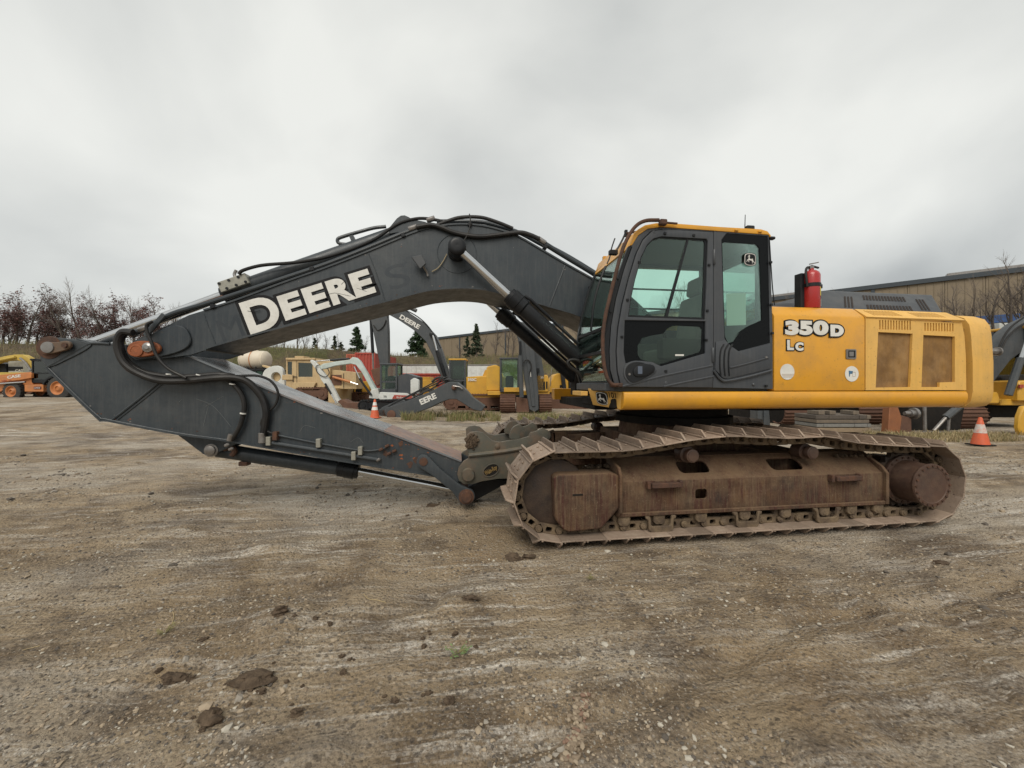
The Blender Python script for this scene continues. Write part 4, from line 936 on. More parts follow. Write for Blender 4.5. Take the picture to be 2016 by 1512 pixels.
m_ghost = mat('ghost_paint', (0.024, 0.030, 0.037, 1), .42, col2=(0.034, 0.042, 0.049, 1), scale=2.2)
lettering('M', a+Ub*-.30+Vb*.0, Ub, Vb, .36, m_ghost, bo, fit=.24, lift=-.0036, extr=.0003)
lettering('S', a+Ub*(Lb+.16)+Vb*-.02, Ub, Vb, .40, m_ghost, bo, fit=.26, lift=-.0036, extr=.0003)
# boss for boom cylinders + clip light
c = A(900, 490, -.5)
for s_ in (-1, 1):
    MB().lathe((c.x, s_*.37, c.z), (0, s_, 0), [(-.03, .115), (.09, .11), (.10, .098), (.25, .098), (.262, .085), (.27, .06), (.262, .001)], 26).build('cylinder_pin', M_black, bo, smooth=30)
kk = A(828, 517, -.46); 
MB().add([kk+Vector(v) for v in ((-.11, -.05, .05), (.02, -.05, .085), (.075, -.05, -.02), (-.0, -.05, -.095), (-.075, .04, .03), (.02, .04, .06), (.05, .04, -.02), (.0, .04, -.06))], [(0,1,2,3), (4,7,6,5), (0,4,5,1), (1,5,6,2), (2,6,7,3), (3,7,4,0)]).build('work_light', M_hood, bo, bevel=.01)
MB().tube([kk+Vector((.03, 0, -.04)), kk+Vector((.07, .05, -.10)), kk+Vector((.08, .06, -.14))], .014, 6).build('light_bracket', M_steel, bo)
MB().tube([A(x, y, YB-.02) for x, y in ((850, 535), (862, 528), (872, 515), (880, 500))], .006, 6).build('light_wire', mat('wire_tan', (.30, .25, .16, 1), .7), bo)
MB().tube([A(x, y, -.42) for x, y in ((912, 477), (920, 462), (925, 445), (926, 432), (924, 421))], .007, 6).build('grease_line', M_rubber, bo)
# pipes and hoses over the boom
def hose(pts, Y, r_, nm='hydraulic_hose', mt=M_rubber, par=bo):
    Ys = Y if isinstance(Y, (list, tuple)) else [Y]*len(pts)
    if len(Ys) == 2 and len(pts) != 2: Ys = [Ys[0]+(Ys[1]-Ys[0])*i/(len(pts)-1) for i in range(len(pts))]
    return MB().tube([A(x, y, y_) for (x, y), y_ in zip(pts, Ys)], r_, 10).build(nm, mt, par)
hose([(268, 655), (292, 643), (340, 618), (400, 600), (470, 578), (560, 548), (640, 521), (720, 490), (790, 461), (830, 448)], -.35, .028, 'boom_pipe', M_pipe)
hose([(300, 640), (350, 616), (400, 598), (440, 584)], -.25, .022, 'boom_pipe', M_rust)
hose([(820, 447), (847, 443), (869, 448), (891, 457), (917, 463), (946, 466), (978, 463), (1022, 458), (1044, 463), (1062, 471)], -.40, .028)
hose([(1062, 471), (1076, 482), (1118, 508), (1172, 541), (1230, 580), (1280, 625)], -.33, .032, 'boom_pipe', M_pipe)
hose([(1040, 466), (1090, 490), (1130, 512), (1180, 543), (1240, 582)], -.10, .03, 'boom_pipe', M_pipe)
hose([(470, 540), (477, 533), (502, 525), (527, 521), (569, 518), (601, 514), (643, 506), (696, 489), (739, 470), (770, 449), (793, 437), (826, 430), (858, 433), (882, 439)], -.16, .020)
hose([(502, 523), (527, 519), (569, 516), (601, 512), (643, 504), (696, 487), (739, 468), (770, 447)], -.17, .006, 'guide_wire', mat('wire_cream', (.45, .42, .32, 1), .7))
hose([(860, 436), (913, 436), (946, 437), (978, 444), (1022, 458), (1060, 478), (1075, 486)], -.15, .026, 'boom_pipe', M_pipe)
hose([(858, 444), (882, 435), (908, 428), (946, 428), (978, 437), (1010, 450)], -.28, .022)
hose([(1085, 485), (1112, 505), (1122, 515), (1110, 503)], -.3, .008, 'thin_cable')
for px, py in ((615, 528), (794, 462), (1074, 484), (420, 602), (925, 441)):
    kk = A(px, py, -.37); MB().box(kk+Vector((0, .02, -.01)), (.05, .09, .05), Matrix.Rotation(R(-20 if px < 900 else 28), 3, 'Y')).build('pipe_clamp', M_black, bo, bevel=.006)
for px, py in ((813, 449), (1066, 474), (284, 647), (848, 432)):
    kk = A(px, py, -.36 if px != 848 else -.16); MB().cyl(kk+Vector((-.05, 0, -.02 if px < 900 else .03)), kk+Vector((.05, 0, .02 if px < 900 else -.03)), .034, n=6).build('hose_fitting', M_steel, bo, bevel=.003)
# arm cylinder on top of the boom
def cylinder(name, rod_end, gland, base, rr, rb, par, rg=None, lens=(.20,), mb=M_boom, mg=M_black):
    rod_end, gland, base = Vector(rod_end), Vector(gland), Vector(base); d = (base-rod_end).normalized(); rg = rg or rb*1.18
    root = MB().cyl(gland+d*.12, base, rb, n=26).build(name, mb, par, smooth=30)
    MB().cyl(rod_end, gland, rr, n=22).build('rod', M_chrome, root)
    MB().lathe(gland, d, [(0, rr*1.25), (.01, rg*.86), (.05, rg*.9), (.052, rg), (.16, rg), (.165, rg*.94), (.24, rg*.94), (.26, rb)], 20).build('gland', mg, root, smooth=25)
    return root
lg_ = A(94, 684, -.3); re_ = Vector((lg_.x, 0, lg_.z)); gl_ = A(440, 582, 0); ba_ = A(792, 458, 0)
ac = cylinder('arm_cylinder', re_, gl_, ba_, .058, .105, EX, rg=.118)
b = MB(); b.cyl(ba_+Vector((.05, -.13, .0)), ba_+Vector((.05, .13, .0)), .10, n=20); b.build('cylinder_eye', M_black, ac)
for y in (-.16, .12):
    MB().prism(P(sm2([(770, 470), (785, 440), (800, 434), (816, 442), (850, 452)], 2), 0), y, y+.04).build('cylinder_bracket', M_boom, bo, bevel=.005)
v0 = A(464, 559, -.09); db = (ba_-gl_).normalized(); Mr = Matrix.Rotation(-math.atan2(db.z, db.x), 3, 'Y')
MB().box(v0, (.33, .12, .13), Mr).build('valve_block', M_alu, ac, bevel=.008)
for k in range(6): MB().cyl(v0+Mr@Vector((-.14+.055*k, -.07, .04-.08*(k % 2))), v0+Mr@Vector((-.14+.055*k, -.055, .04-.08*(k % 2))), .016, n=6).build('valve_bolt', M_black, ac)
MB().tube([v0+Mr@Vector((.03, 0, .06)), v0+Mr@Vector((.03, 0, .11)), v0+Mr@Vector((.07, 0, .15))], .018, 8).build('valve_elbow', M_steel, ac)
MB().tube([A(x, y, -.02) for x, y in ((690, 482), (668, 479), (665, 471), (675, 466), (705, 457), (735, 449), (760, 446))], .022, 8).build('cylinder_pipe', M_boom, ac)
for px, py in ((697, 476),): MB().box(A(px, py, -.02), (.05, .08, .14), Mr).build('pipe_strap', M_boom, ac)
# boom cylinders
for s_ in (-1, 1):
    Yc = s_*.53
    e0 = Vector((c.x if False else A(900, 490, -.5).x, Yc, A(900, 490, -.5).z)); g0 = A(1000, 580, -.53); b0 = A(1180, 742, -.53)
    g0 = Vector((g0.x, Yc, g0.z)); b0 = Vector((b0.x, Yc, b0.z))
    bc = cylinder('boom_cylinder', e0+(g0-e0).normalized()*.06, g0, b0, .050, .093, EX, rg=.115, mb=M_black)
    MB().lathe((e0.x, Yc-.075, e0.z), (0, 1, 0), [(0, .105), (.15, .105)], 22).build('rod_eye', M_black, bc, bevel=.006)
    d_ = (b0-g0).normalized(); nn_ = Vector((d_.z, 0, -d_.x)); nn_ = nn_ if nn_.z > 0 else -nn_
    MB().tube([g0+d_*.16+nn_*.12, g0+d_*.24+nn_*.14, b0-d_*.12+nn_*.12, b0+nn_*.10], .020, 8, smooth=False).build('cylinder_pipe', M_black, bc)
    if s_ < 0: MB().tube([A(x, y, -.62) for x, y in ((1150, 748), (1140, 735), (1122, 722), (1118, 712), (1128, 708), (1142, 712), (1150, 722))], .020, 8).build('cylinder_hose', M_rubber, bc)
    MB().b2((b0.x-.02, Yc-.12, b0.z-.25), (b0.x+.22, Yc+.12, b0.z+.12)).build('cylinder_mount', M_dark, bc, bevel=.01)
# boom foot brackets on the revolving frame
fx = A(1300, 690, 0)
for s_ in (-1, 1): MB().prism([(fx.x-.35, 1.30), (fx.x+.4, 1.30), (fx.x+.16, fx.z+.12), (fx.x-.12, fx.z+.12)], s_*.40, s_*.46).build('boom_foot_bracket', M_dark, EX, bevel=.01)

# cracks in the old decals, chipped paint along the edges
for pts in ([(487, 612), (500, 614), (512, 611)], [(500, 630), (508, 629), (513, 633)], [(569, 636), (572, 628)], [(642, 580), (660, 577), (676, 580), (690, 583)], [(702, 567), (714, 571), (722, 574)], [(672, 560), (680, 552)], [(648, 600), (652, 590)]):
    MB().tube([A(x, y, YB-.0125) for x, y in pts], .0025, 4).build('decal_crack', M_decalblack, bo)
def chips(path, Y, n, par, seed, spread=.03, big=.018):
    r = random.Random(seed); P_ = [A(x, y, Y) for x, y in path]
    for k in range(n):
        f = r.random()*(len(P_)-1); i = int(f); p = P_[i].lerp(P_[i+1], f-i)+Vector((0, 0, r.gauss(0, spread))); s = big*(.25+.75*r.random()**2)
        pts_ = [(p.x+s*1.6*math.cos(t_)*r.uniform(.4, 1), p.z+s*math.sin(t_)*r.uniform(.4, 1)) for t_ in [2*math.pi*j/8 for j in range(8)]]
        MB().plate(pts_, (), (0, Y-.0006, 0), U3, V3, (0, -.0008, 0)).build('paint_chip', r.choice((M_rust, M_orange, m_chip)), par)
m_chip = mat('bare_primer', (.16, .15, .14, 1), .6, rvar=0)
chips([(430, 672), (582, 632), (760, 588), (850, 566), (925, 562), (1000, 577), (1080, 600)], YB, 26, bo, 1, .012, .012)
chips([(470, 600), (640, 540), (820, 466), (930, 452), (1060, 500), (1150, 550)], YB, 18, bo, 2, .02, .010)
# ---- arm
YA = -.30
ar = empty('arm', (0, 0, 0), EX)
arm_o = [(78, 690), (84, 671), (108, 664), (151, 668), (181, 676), (216, 679), (250, 681), (290, 690), (330, 703), (377, 703), (425, 723), (602, 796), (755, 849), (908, 908), (936, 922), (940, 940), (924, 952), (901, 948), (842, 934), (675, 907), (453, 868), (352, 854), (216, 828), (192, 820), (93, 724), (79, 708)]
arm_p = P(arm_o, YA)
for s_ in (-1, 1): MB().prism(arm_p, s_*.275, s_*.30).build('arm_side_plate', M_boom, ar, bevel=.004)
band(arm_o[9:14], YA, .012, -.32, .32).build('arm_top_plate', M_arm_top, ar)
band([arm_o[12], (800, 866.3), (850, 885.6), arm_o[13]], YA, .0145, -.318, .318).build('arm_worn_plate', mat('worn_pink_rust', (.30, .175, .125, 1), .55, col2=(.20, .19, .19, 1), amt=.9, scale=7, dirt=(.22, .10, .06, 1), dirt_amt=.7, dirt_scale=6), ar)
band(arm_o[17:25][::-1], YA, -.012, -.32, .32).build('arm_bottom_plate', M_boom, ar)
band(arm_o[3:8], YA, .010, -.30, .30).build('arm_rear_plate', M_boom, ar)
# raised lug plate, diagonal strip, weld lines
lug = P(sm2([(80, 690), (88, 672), (108, 666), (150, 670), (178, 677), (165, 690), (130, 708), (97, 722), (82, 712)], 3), YA-.02)
MB().prism(lug, YA-.012, YA).build('lug_plate', M_boom, ar, bevel=.004)
seam([(95, 722), (130, 703), (165, 683), (182, 676), (216, 677)], YA-.004, .014, ar)
seam([(222, 826), (268, 790), (315, 752)], YA-.004, .012, ar, nm='stiffener')
seam([(232, 826), (278, 790), (325, 752)], YA-.003, .006, ar)
seam([(95, 724), (140, 769), (192, 818), (216, 827), (352, 853), (453, 867)], YA-.004, .010, ar)
c = A(94, 684, YA-.03); MB().lathe(c+Vector((0, .03, 0)), (0, -1, 0), [(0, .125), (.02, .12), (.022, .08), (.05, .075), (.052, .001)], 26).build('lug_pin', M_rust, ar, smooth=25)
pr_ = P(sm2([(82, 684), (92, 674), (110, 674), (130, 671), (139, 677), (134, 687), (112, 694), (94, 696)], 3), YA-.06); MB().prism(pr_, YA-.065, YA-.03).build('pin_retainer', mat('brown_steel', (.11, .075, .05, 1), .6, col2=(.16, .08, .04, 1), scale=15), ar, bevel=.006)
c = A(129, 680, YA-.065); MB().cyl(c, c-Vector((0, .02, 0)), .028, n=6).build('retainer_bolt', M_rust, ar)
c = A(94, 684, YA-.065); MB().lathe(c, (0, -1, 0), [(0, .062), (.012, .058), (.014, .001)], 20).build('pin_head', M_steel, ar)
MB().cyl((re_.x, -.30, re_.z), (re_.x, .30, re_.z), .06, n=16).build('rod_pin', M_rust, ar)
# hose chafe mark (bare rust patch worn by the hose)
MB().prism(P(sm2([(228, 697), (236, 706), (250, 722), (270, 738), (272, 741), (250, 731), (235, 715)], 2), YA-.002), YA-.003, YA).build('chafe_patch', M_rust, ar)
m_scuff = mat('pale_scuff', (.115, .122, .122, 1), .6, rvar=0)
for pts in ([(386, 785), (420, 800), (455, 840)], [(405, 800), (440, 780)], [(410, 800), (400, 840)], [(352, 792), (358, 786)], [(590, 850), (600, 838), (620, 842)], [(690, 870), (705, 862), (715, 872)]):
    MB().tube([A(x, y, YA-.0005) for x, y in pts], .0022, 4).build('scratch', m_scuff, ar)
# bucket cylinder bracket and cylinder
ear = P([(348, 853), (400, 892), (412, 899), (426, 893), (470, 872)], -.14)
for s_ in (-1, 1): MB().prism(ear, s_*.12, s_*.16).build('cylinder_bracket', M_boom, ar, bevel=.005)
c = A(414, 887, -.18); MB().lathe(c+Vector((0, .03, 0)), (0, -1, 0), [(0, .075), (.02, .075), (.022, .055), (.045, .055), (.05, .045), (.052, .001)], 22).build('bracket_pin', M_steel, ar, smooth=25)
e0 = A(905, 966, 0); g0 = A(707, 928, 0); b0 = A(430, 886, 0)
bk = cylinder('bucket_cylinder', e0, g0, b0, .050, .085, EX, rg=.108)
MB().tube([A(x, y, -.12) for x, y in ((440, 884), (455, 880), (462, 888), (456, 897))], .03, 8).build('cylinder_port', M_rust, bk)
MB().tube([A(x, y, -.02) for x, y in ((440, 893), (480, 905), (560, 917), (650, 930), (690, 930))], .022, 8).build('cylinder_pipe', M_boom, bk)
MB().box(A(482, 912, 0), (.10, .1, .05)).build('pipe_strap', M_rust, bk, bevel=.006)
# arm hoses
hose([(262, 655), (241, 654), (231, 671), (234, 694), (246, 716), (271, 734), (314, 749), (364, 750), (427, 744), (465, 744), (491, 754), (515, 781), (524, 809), (522, 834), (516, 868)], [-.42]*9+[-.40, -.38, -.36, -.36, -.35, -.34], .037, par=ar)
hose([(262, 652), (246, 656), (238, 675), (243, 698), (258, 718), (285, 733), (330, 741), (380, 741), (430, 737), (460, 741)], -.36, .030, par=ar)
hose([(430, 742), (449, 748), (472, 771), (481, 799), (474, 834), (463, 855), (455, 866)], -.35, .026, par=ar)
hose([(440, 742), (474, 740), (508, 740), (533, 750), (547, 771), (543, 795), (526, 813), (515, 830), (520, 845), (543, 856)], -.34, .014, par=ar)
hose([(300, 633), (289, 640), (290, 655), (297, 671), (309, 701), (332, 726), (367, 744)], -.48, .016, par=ar)
hose([(280, 731), (330, 738), (384, 740), (440, 737), (475, 741)], -.325, .007, 'thin_cable', par=ar)
hose([(536, 872), (600, 882), (745, 905)], -.325, .022, 'arm_pipe', M_boom, ar)
hose([(543, 856), (623, 872), (713, 887), (751, 884), (766, 877)], -.318, .011, 'arm_pipe', M_boom, ar)
for (px, py), (qx, qy), r_ in (((516, 852), (516, 872), .040), ((452, 868), (456, 855), .034), ((268, 655), (258, 660), .040)):
    MB().cyl(A(px, py, -.35), A(qx, qy, -.35), r_, n=12).build('hose_fitting', M_steel, ar, bevel=.004)
for px, py in ((745, 905), (766, 893), (776, 888), (750, 885), (762, 878), (447, 876), (455, 884)):
    MB().box(A(px, py, -.33), (.055, .04, .034), Matrix.Rotation(R(-25), 3, 'Y')).build('pipe_fitting', M_steel if px % 2 else M_rust, ar, bevel=.01)
for px, py in ((530, 868), (628, 872), (697, 897), (710, 887), (543, 858)):
    MB().box(A(px, py, -.33), (.05, .07, .10)).build('pipe_clamp', M_alu if px != 543 else M_rust, ar, bevel=.005)
for px, py in ((478, 814), (457, 756), (333, 737), (392, 738)):
    kk = A(px, py, -.37); MB().lathe(kk-Vector((.0, .0, .006)), (.2, 0, 1), [(0, .031), (.012, .031)], 12).build('cable_tie', M_white, ar)
MB().box(A(305, 640, -.42), (.05, .03, .30), Matrix.Rotation(R(38), 3, 'Y')).build('hose_bracket', M_boom, ar, bevel=.005)
for px, py in ((790, 873), (820, 905), (808, 915), (760, 893)):
    kk = A(px, py, YA-.002); MB().plate([(kk.x+.05*rng.uniform(.6, 1.1)*math.cos(t_)*rng.uniform(.5, 1), kk.z+.05*math.sin(t_)*rng.uniform(.5, 1)) for t_ in [2*math.pi*j/9 for j in range(9)]], (), (0, YA-.002, 0), U3, V3, (0, -.001, 0)).build('paint_chip', M_rust, ar)
chips([(100, 735), (190, 812), (350, 846), (560, 885), (840, 928)], YA, 26, ar, 3, .015, .014)
chips([(440, 735), (600, 802), (755, 856), (880, 902)], YA, 20, ar, 4, .02, .014)
chips([(770, 880), (900, 930)], YA, 14, ar, 5, .05, .022)
# H-link, tipping link
def linkbar(name, pa, pb, w0, w1, y0, y1, par, mt=M_boom):
    d = Vector((pb.x-pa.x, pb.z-pa.z)); an = math.atan2(d.y, d.x); o = []
    o += [(pa.x+w0*math.cos(an+R(90+180*k/10)), pa.z+w0*math.sin(an+R(90+180*k/10))) for k in range(11)]
    m0 = (pa.x*.7+pb.x*.3, pa.z*.7+pb.z*.3); m1 = (pa.x*.25+pb.x*.75, pa.z*.25+pb.z*.75); wn_ = min(w0, w1)*.72
    o += [(m0[0]+wn_*math.cos(an-R(90)), m0[1]+wn_*math.sin(an-R(90))), (m1[0]+wn_*math.cos(an-R(90)), m1[1]+wn_*math.sin(an-R(90)))]
    o += [(pb.x+w1*math.cos(an+R(-90+180*k/10)), pb.z+w1*math.sin(an+R(-90+180*k/10))) for k in range(11)]
    o += [(m1[0]+wn_*math.cos(an+R(90)), m1[1]+wn_*math.sin(an+R(90))), (m0[0]+wn_*math.cos(an+R(90)), m0[1]+wn_*math.sin(an+R(90)))]
    return MB().prism(o, y0, y1).build(name, mt, par, bevel=.012, seg=2)
la, lb = A(834, 908, -.36), A(918, 977, -.36)
for s_ in (-1, 1):
    lk = linkbar('bucket_link', la, lb, .085, .105, s_*.32, s_*.38, EX)
    MB().lathe((la.x, s_*.37, la.z), (0, s_, 0), [(0, .05), (.02, .05), (.022, .001)], 18).build('link_pin', M_rust, lk)
    MB().lathe((lb.x, s_*.37, lb.z), (0, s_, 0), [(0, .095), (.02, .092), (.022, .07), (.04, .066), (.042, .001)], 22).build('link_pin', M_rust, lk, smooth=25)
MB().cyl((lb.x, -.38, lb.z), (lb.x, .38, lb.z), .055, n=16).build('link_cross_pin', M_rust, EX)
MB().prism(P([(905, 962), (925, 985), (990, 950), (1010, 940), (960, 935)], 0), -.14, .14).build('tipping_link', M_black, EX, bevel=.015)
# quick coupler
ZC = lambda x, y: (860+x/7.96, 820+y/7.96)
cpo = [ZC(*p) for p in ((425, 1058), (345, 1000), (318, 900), (345, 790), (420, 700), (490, 660), (495, 560), (482, 440), (470, 290), (530, 245), (620, 232), (720, 252), (790, 312), (870, 380), (980, 402), (1100, 382), (1300, 352), (1440, 312), (1470, 250), (1540, 235))]+[(1058, 848), (1068, 842), (1078, 848), (1080, 860), (1074, 880), (1062, 905), (1030, 935), (1000, 942)]+[ZC(*p) for p in ((960, 975), (720, 1012), (560, 1058))]
qc = empty('quick_coupler', (0, 0, 0), EX)
for s_ in (-1, 1):
    MB().prism(P(cpo, -.35), s_*.31, s_*.36).build('coupler_plate', M_coupler, qc, bevel=.008, seg=2)
MB().tube([A(*ZC(*p), -.36) for p in ((500, 612), (800, 580), (1100, 540), (1330, 500))], .028, 8).build('coupler_rib', M_coupler, qc)
MB().b2(A(930, 935, -.30), Vector((A(1045, 895, -.30).x, .30, A(1045, 895, -.30).z))).build('coupler_crossbody', M_coupler, qc, bevel=.02)
c = A(*ZC(492, 910), -.37); MB().lathe(c+Vector((0, .02, 0)), (0, -1, 0), [(0, .085), (.02, .078), (.06, .072), (.066, .001)], 22).build('coupler_pin', M_coupler, qc, smooth=25)
c = A(*ZC(950, 468), -.36); MB().lathe(c, (0, -1, 0), [(0, .035), (.012, .03), (.02, .001)], 14).build('coupler_plug', M_coupler, qc)
hkp = P(sm2([ZC(*p) for p in ((1150, 350), (1155, 260), (1200, 170), (1290, 130), (1370, 170), (1390, 195), (1340, 210), (1305, 260), (1290, 345))], 3), -.30)
for y0 in (-.30, .22): MB().prism(hkp, y0, y0+.07).build('coupler_hook', M_coupler, qc, bevel=.008)
ring_c = A(1072, 858, -.25); b = MB(); b.plate(circ(ring_c.x, ring_c.z, .085, 20), [circ(ring_c.x, ring_c.z, .042, 14)], (0, -.24, 0), U3, V3, (0, .08, 0)); b.build('coupler_eye', M_coupler, qc, bevel=.005)
oc = A(*ZC(852, 842), -.365); an = R(28)
ov = [(.10*math.cos(t_)*math.cos(an)-.068*math.sin(t_)*math.sin(an), .10*math.cos(t_)*math.sin(an)+.068*math.sin(t_)*math.cos(an)) for t_ in [2*math.pi*k/28 for k in range(28)]]
MB().plate([(oc.x+x*1.1, oc.z+z*1.1) for x, z in ov], [[(oc.x+x*.97, oc.z+z*.97) for x, z in ov]], (0, -.372, 0), U3, V3, (0, .014, 0)).build('badge_rim', M_coupler, qc)
MB().plate([(oc.x+x, oc.z+z) for x, z in ov], (), (0, -.362, 0), U3, V3, (0, .006, 0)).build('badge', M_dark, qc)
uu_ = Vector((math.cos(an), 0, math.sin(an))); vv_ = Vector((-math.sin(an), 0, math.cos(an)))
lettering('Wain-Roy', Vector((oc.x, -.364, oc.z))-uu_*.083-vv_*.022, uu_, vv_, .075, M_gold, qc, offset=.003, fit=.165, shear=.3, lift=.001, name='badge_lettering')
bm_ = MB(); r_ = random.Random(8)
for j in range(70):
    x, y = ZC(r_.gauss(560, 45), r_.gauss(400, 45)); s = .012+.02*r_.random(); p = A(x, y, -.37)
    bm_.add([Vector(v)*s*(0.8+.4*r_.random())+p for v in IV], IF.tolist())
struct(bm_.build('caked_mud', M_mud, qc, clean=False), 'stuff')

# =================================================================== fire extinguisher on the house
fe = A(1597, 603, -1.28); fe.z = zt+.0
FE = tag(empty('fire_extinguisher', fe), 'red fire extinguisher with black strap standing on the yellow machine deck', 'fire extinguisher')
hh = A(1597, 533, -1.28).z-fe.z; rr = .085
MB().lathe((0, 0, .004), (0, 0, 1), [(0, rr*.92), (.012, rr), (hh*.86, rr), (hh*.93, rr*.88), (hh*.985, rr*.55), (hh, rr*.3), (hh+.02, rr*.28)], 26).build('body', M_red, FE, smooth=40)
MB().lathe((0, 0, hh*.56), (0, 0, 1), [(0, rr+.003), (.002, rr+.006), (.038, rr+.006), (.04, rr+.003)], 26, cap=False).build('strap', M_black, FE)
MB().box((rr*.9, -.03, hh*.58), (.05, .03, .045)).build('strap_buckle', M_black, FE, bevel=.004)
MB().b2((-rr-.042, .0, .0), (-rr+.004, .09, hh*.93)).build('bracket', M_black, FE, bevel=.004)
MB().box((0, 0, hh+.035), (.05, .035, .04)).build('valve', M_steel, FE, bevel=.004)
MB().box((.045, 0, hh+.045), (.10, .022, .018), Matrix.Rotation(R(12), 3, 'Y')).build('carry_handle', M_black, FE, bevel=.003)
MB().box((.035, 0, hh+.085), (.11, .022, .010), Matrix.Rotation(R(-12), 3, 'Y')).build('lever', M_steel, FE, bevel=.002)
MB().tube([Vector(p) for p in ((-.02, 0, hh+.035), (-.06, -.01, hh+.03), (-rr-.0, -.02, hh-.01), (-rr-.012, -.035, hh*.8), (-rr-.008, -.045, hh*.55))], .013, 8).build('hose', M_rubber, FE)
m_lab = mat('yellow_label', (.62, .50, .06, 1), .5, rvar=0)
def wrap(z0, z1, a0, a1, mt, nm):
    rs_ = [[Vector(((rr+.0015)*math.cos(R(a)), (rr+.0015)*math.sin(R(a)), z)) for a in np.linspace(a0, a1, 8)] for z in (z0, z1)]
    MB().rings(rs_, cap=False, close=False).build(nm, mt, FE)
wrap(hh*.32, hh*.54, -70, -10, m_lab, 'label'); wrap(hh*.05, hh*.30, -60, -12, M_white, 'label'); wrap(hh*.24, hh*.31, -58, -25, M_decalblack, 'label_band')

# =================================================================== background
class Bg:
    """a thing standing in the yard behind: local x to the right, y away, z up, sizes read off the photo at its distance"""
    def __init__(s, name, px0, d, label, cat, group=None, z=None):
        p = D(px0, 756, d); s.p = Vector((p.x, p.y, hz(p.x, p.y) if z is None else z)); s.px0 = px0; s.d = d; s.k = d/FPX
        s.o = empty(name, s.p); s.o.rotation_euler = (0, 0, -YAW); tag(s.o, label, cat, group)
    def q(s, px, py, y=0.0):
        k = (s.d+y)/FPX
        return Vector(((px-1008)*k-(s.px0-1008)*s.k, y, CAM.z-(py-756)*k-s.p.z))
    def pr(s, pts, y=0.0): return [(s.q(a, b, y).x, s.q(a, b, y).z) for a, b in pts]
    def prism(s, nm, pts, y0, y1, mt, bevel=0.02, parent=None, holes=()):
        return MB().prism(s.pr(pts, min(y0, y1)), y0, y1, [s.pr(h, min(y0, y1)) for h in holes]).build(nm, mt, parent or s.o, bevel=bevel)
    def box(s, nm, x0, x1, ya, yb, y0, y1, mt, bevel=0.02, parent=None):
        a = s.q(x0, ya, y0); b = s.q(x1, yb, y0)
        return MB().b2((a.x, y0, a.z), (b.x, y1, b.z)).build(nm, mt, parent or s.o, bevel=bevel)
    def tube(s, nm, pts, y, r, mt, parent=None, smooth=True):
        return MB().tube([s.q(a, b, y) for a, b in pts], r, 8, smooth).build(nm, mt, parent or s.o)
    def text(s, t, xa, xb, py, hpx, y, mt, parent=None, off=0.0, slope=None, shear=0):
        a = s.q(xa, py, y); b = s.q(xb, py if slope is None else slope, y); U = (b-a).normalized(); V = Vector((-U.z, 0, U.x)); V = V if V.z > 0 else -V
        return lettering(t, a, U, V, hpx*s.k/.7, mt, parent or s.o, offset=off, fit=(b-a).length, shear=shear)
def wheel(par, c, r, w, mt_rim, name='wheel', n=24):
    c = Vector(c)
    t = MB().lathe(c, (0, 1, 0), [(0, r*.58), (.02, r*.80), (w*.12, r*.97), (w*.5, r), (w*.88, r*.97), (w-.02, r*.80), (w, r*.58)], n, cap=False).build(name, M_tyre, par, smooth=30)
    b = MB()
    for k in range(20):
        a = 2*math.pi*k/20; M_ = Matrix.Rotation(-a, 3, 'Y')
        b.box(c+M_@Vector((r*.985, w*.28, 0)), (.05, w*.5, .045), M_@Matrix.Rotation(.5, 3, 'X')); b.box(c+M_@Matrix.Rotation(-.16, 3, 'Y')@Vector((r*.985, w*.72, 0)), (.05, w*.5, .045), M_@Matrix.Rotation(-.5, 3, 'X'))
    b.build('tread_lugs', M_tyre, t)
    MB().lathe(c+Vector((0, .0, 0)), (0, 1, 0), [(.05, .001), (.05, r*.16), (.0, r*.18), (.03, r*.26), (.09, r*.34), (.09, r*.45), (.0, r*.54), (-.005, r*.585), (w*.5, r*.58)], n).build('rim', mt_rim, t, smooth=30)
    return t
def side_track(par, x0, x1, z0, z1, y0, y1, mt_shoe, mt_in, nsh=None):
    h = z1-z0; r = h/2; o = [(x0+r+r*math.cos(R(90+180*k/10)), z0+r+r*math.sin(R(90+180*k/10))) for k in range(11)]+[(x1-r+r*math.cos(R(-90+180*k/10)), z0+r+r*math.sin(R(-90+180*k/10))) for k in range(11)]
    ins = [(x*1.0, z) for x, z in o]; cx_ = (x0+x1)/2; cz_ = (z0+z1)/2
    inn = [(cx_+(x-cx_)*(1-.14*h/(x1-x0)*1.0), cz_+(z-cz_)*.82) for x, z in o]
    t = MB().prism(o, y0, y1, [inn]).build('crawler_track', mt_shoe, par)
    b = MB(); P_ = [Vector((x, 0, z)) for x, z in o]; n_ = len(P_)
    for i in range(n_):
        a, c = P_[i], P_[(i+1) % n_]; L_ = (c-a).length; m_ = max(1, int(L_/.16))
        for j in range(m_):
            p = a.lerp(c, (j+.5)/m_); an = math.atan2(c.z-a.z, c.x-a.x)
            b.box((p.x, (y0+y1)/2, p.z), (.03, abs(y1-y0)*1.0, .07), Matrix.Rotation(-an, 3, 'Y'))
    b.build('track_shoes', mt_shoe, t)
    b = MB(); b.prism([(x0+r, z0+h*.25), (x1-r, z0+h*.25), (x1-r, z1-h*.22), (x0+r, z1-h*.22)], y0+.06, y1-.05)
    for x in (x0+r, x1-r): b.cyl((x, y0+.03, z0+r), (x, y1-.03, z0+r), r*.78, n=18); b.cyl((x, y0-.01, z0+r), (x, y0+.05, z0+r), r*.35, n=12)
    for k in range(5):
        x = x0+r+(x1-x0-2*r)*(k+.5)/5; b.cyl((x, y0+.02, z0+h*.2), (x, y1-.02, z0+h*.2), h*.12, n=10)
    b.build('track_rollers', mt_in, t); return t
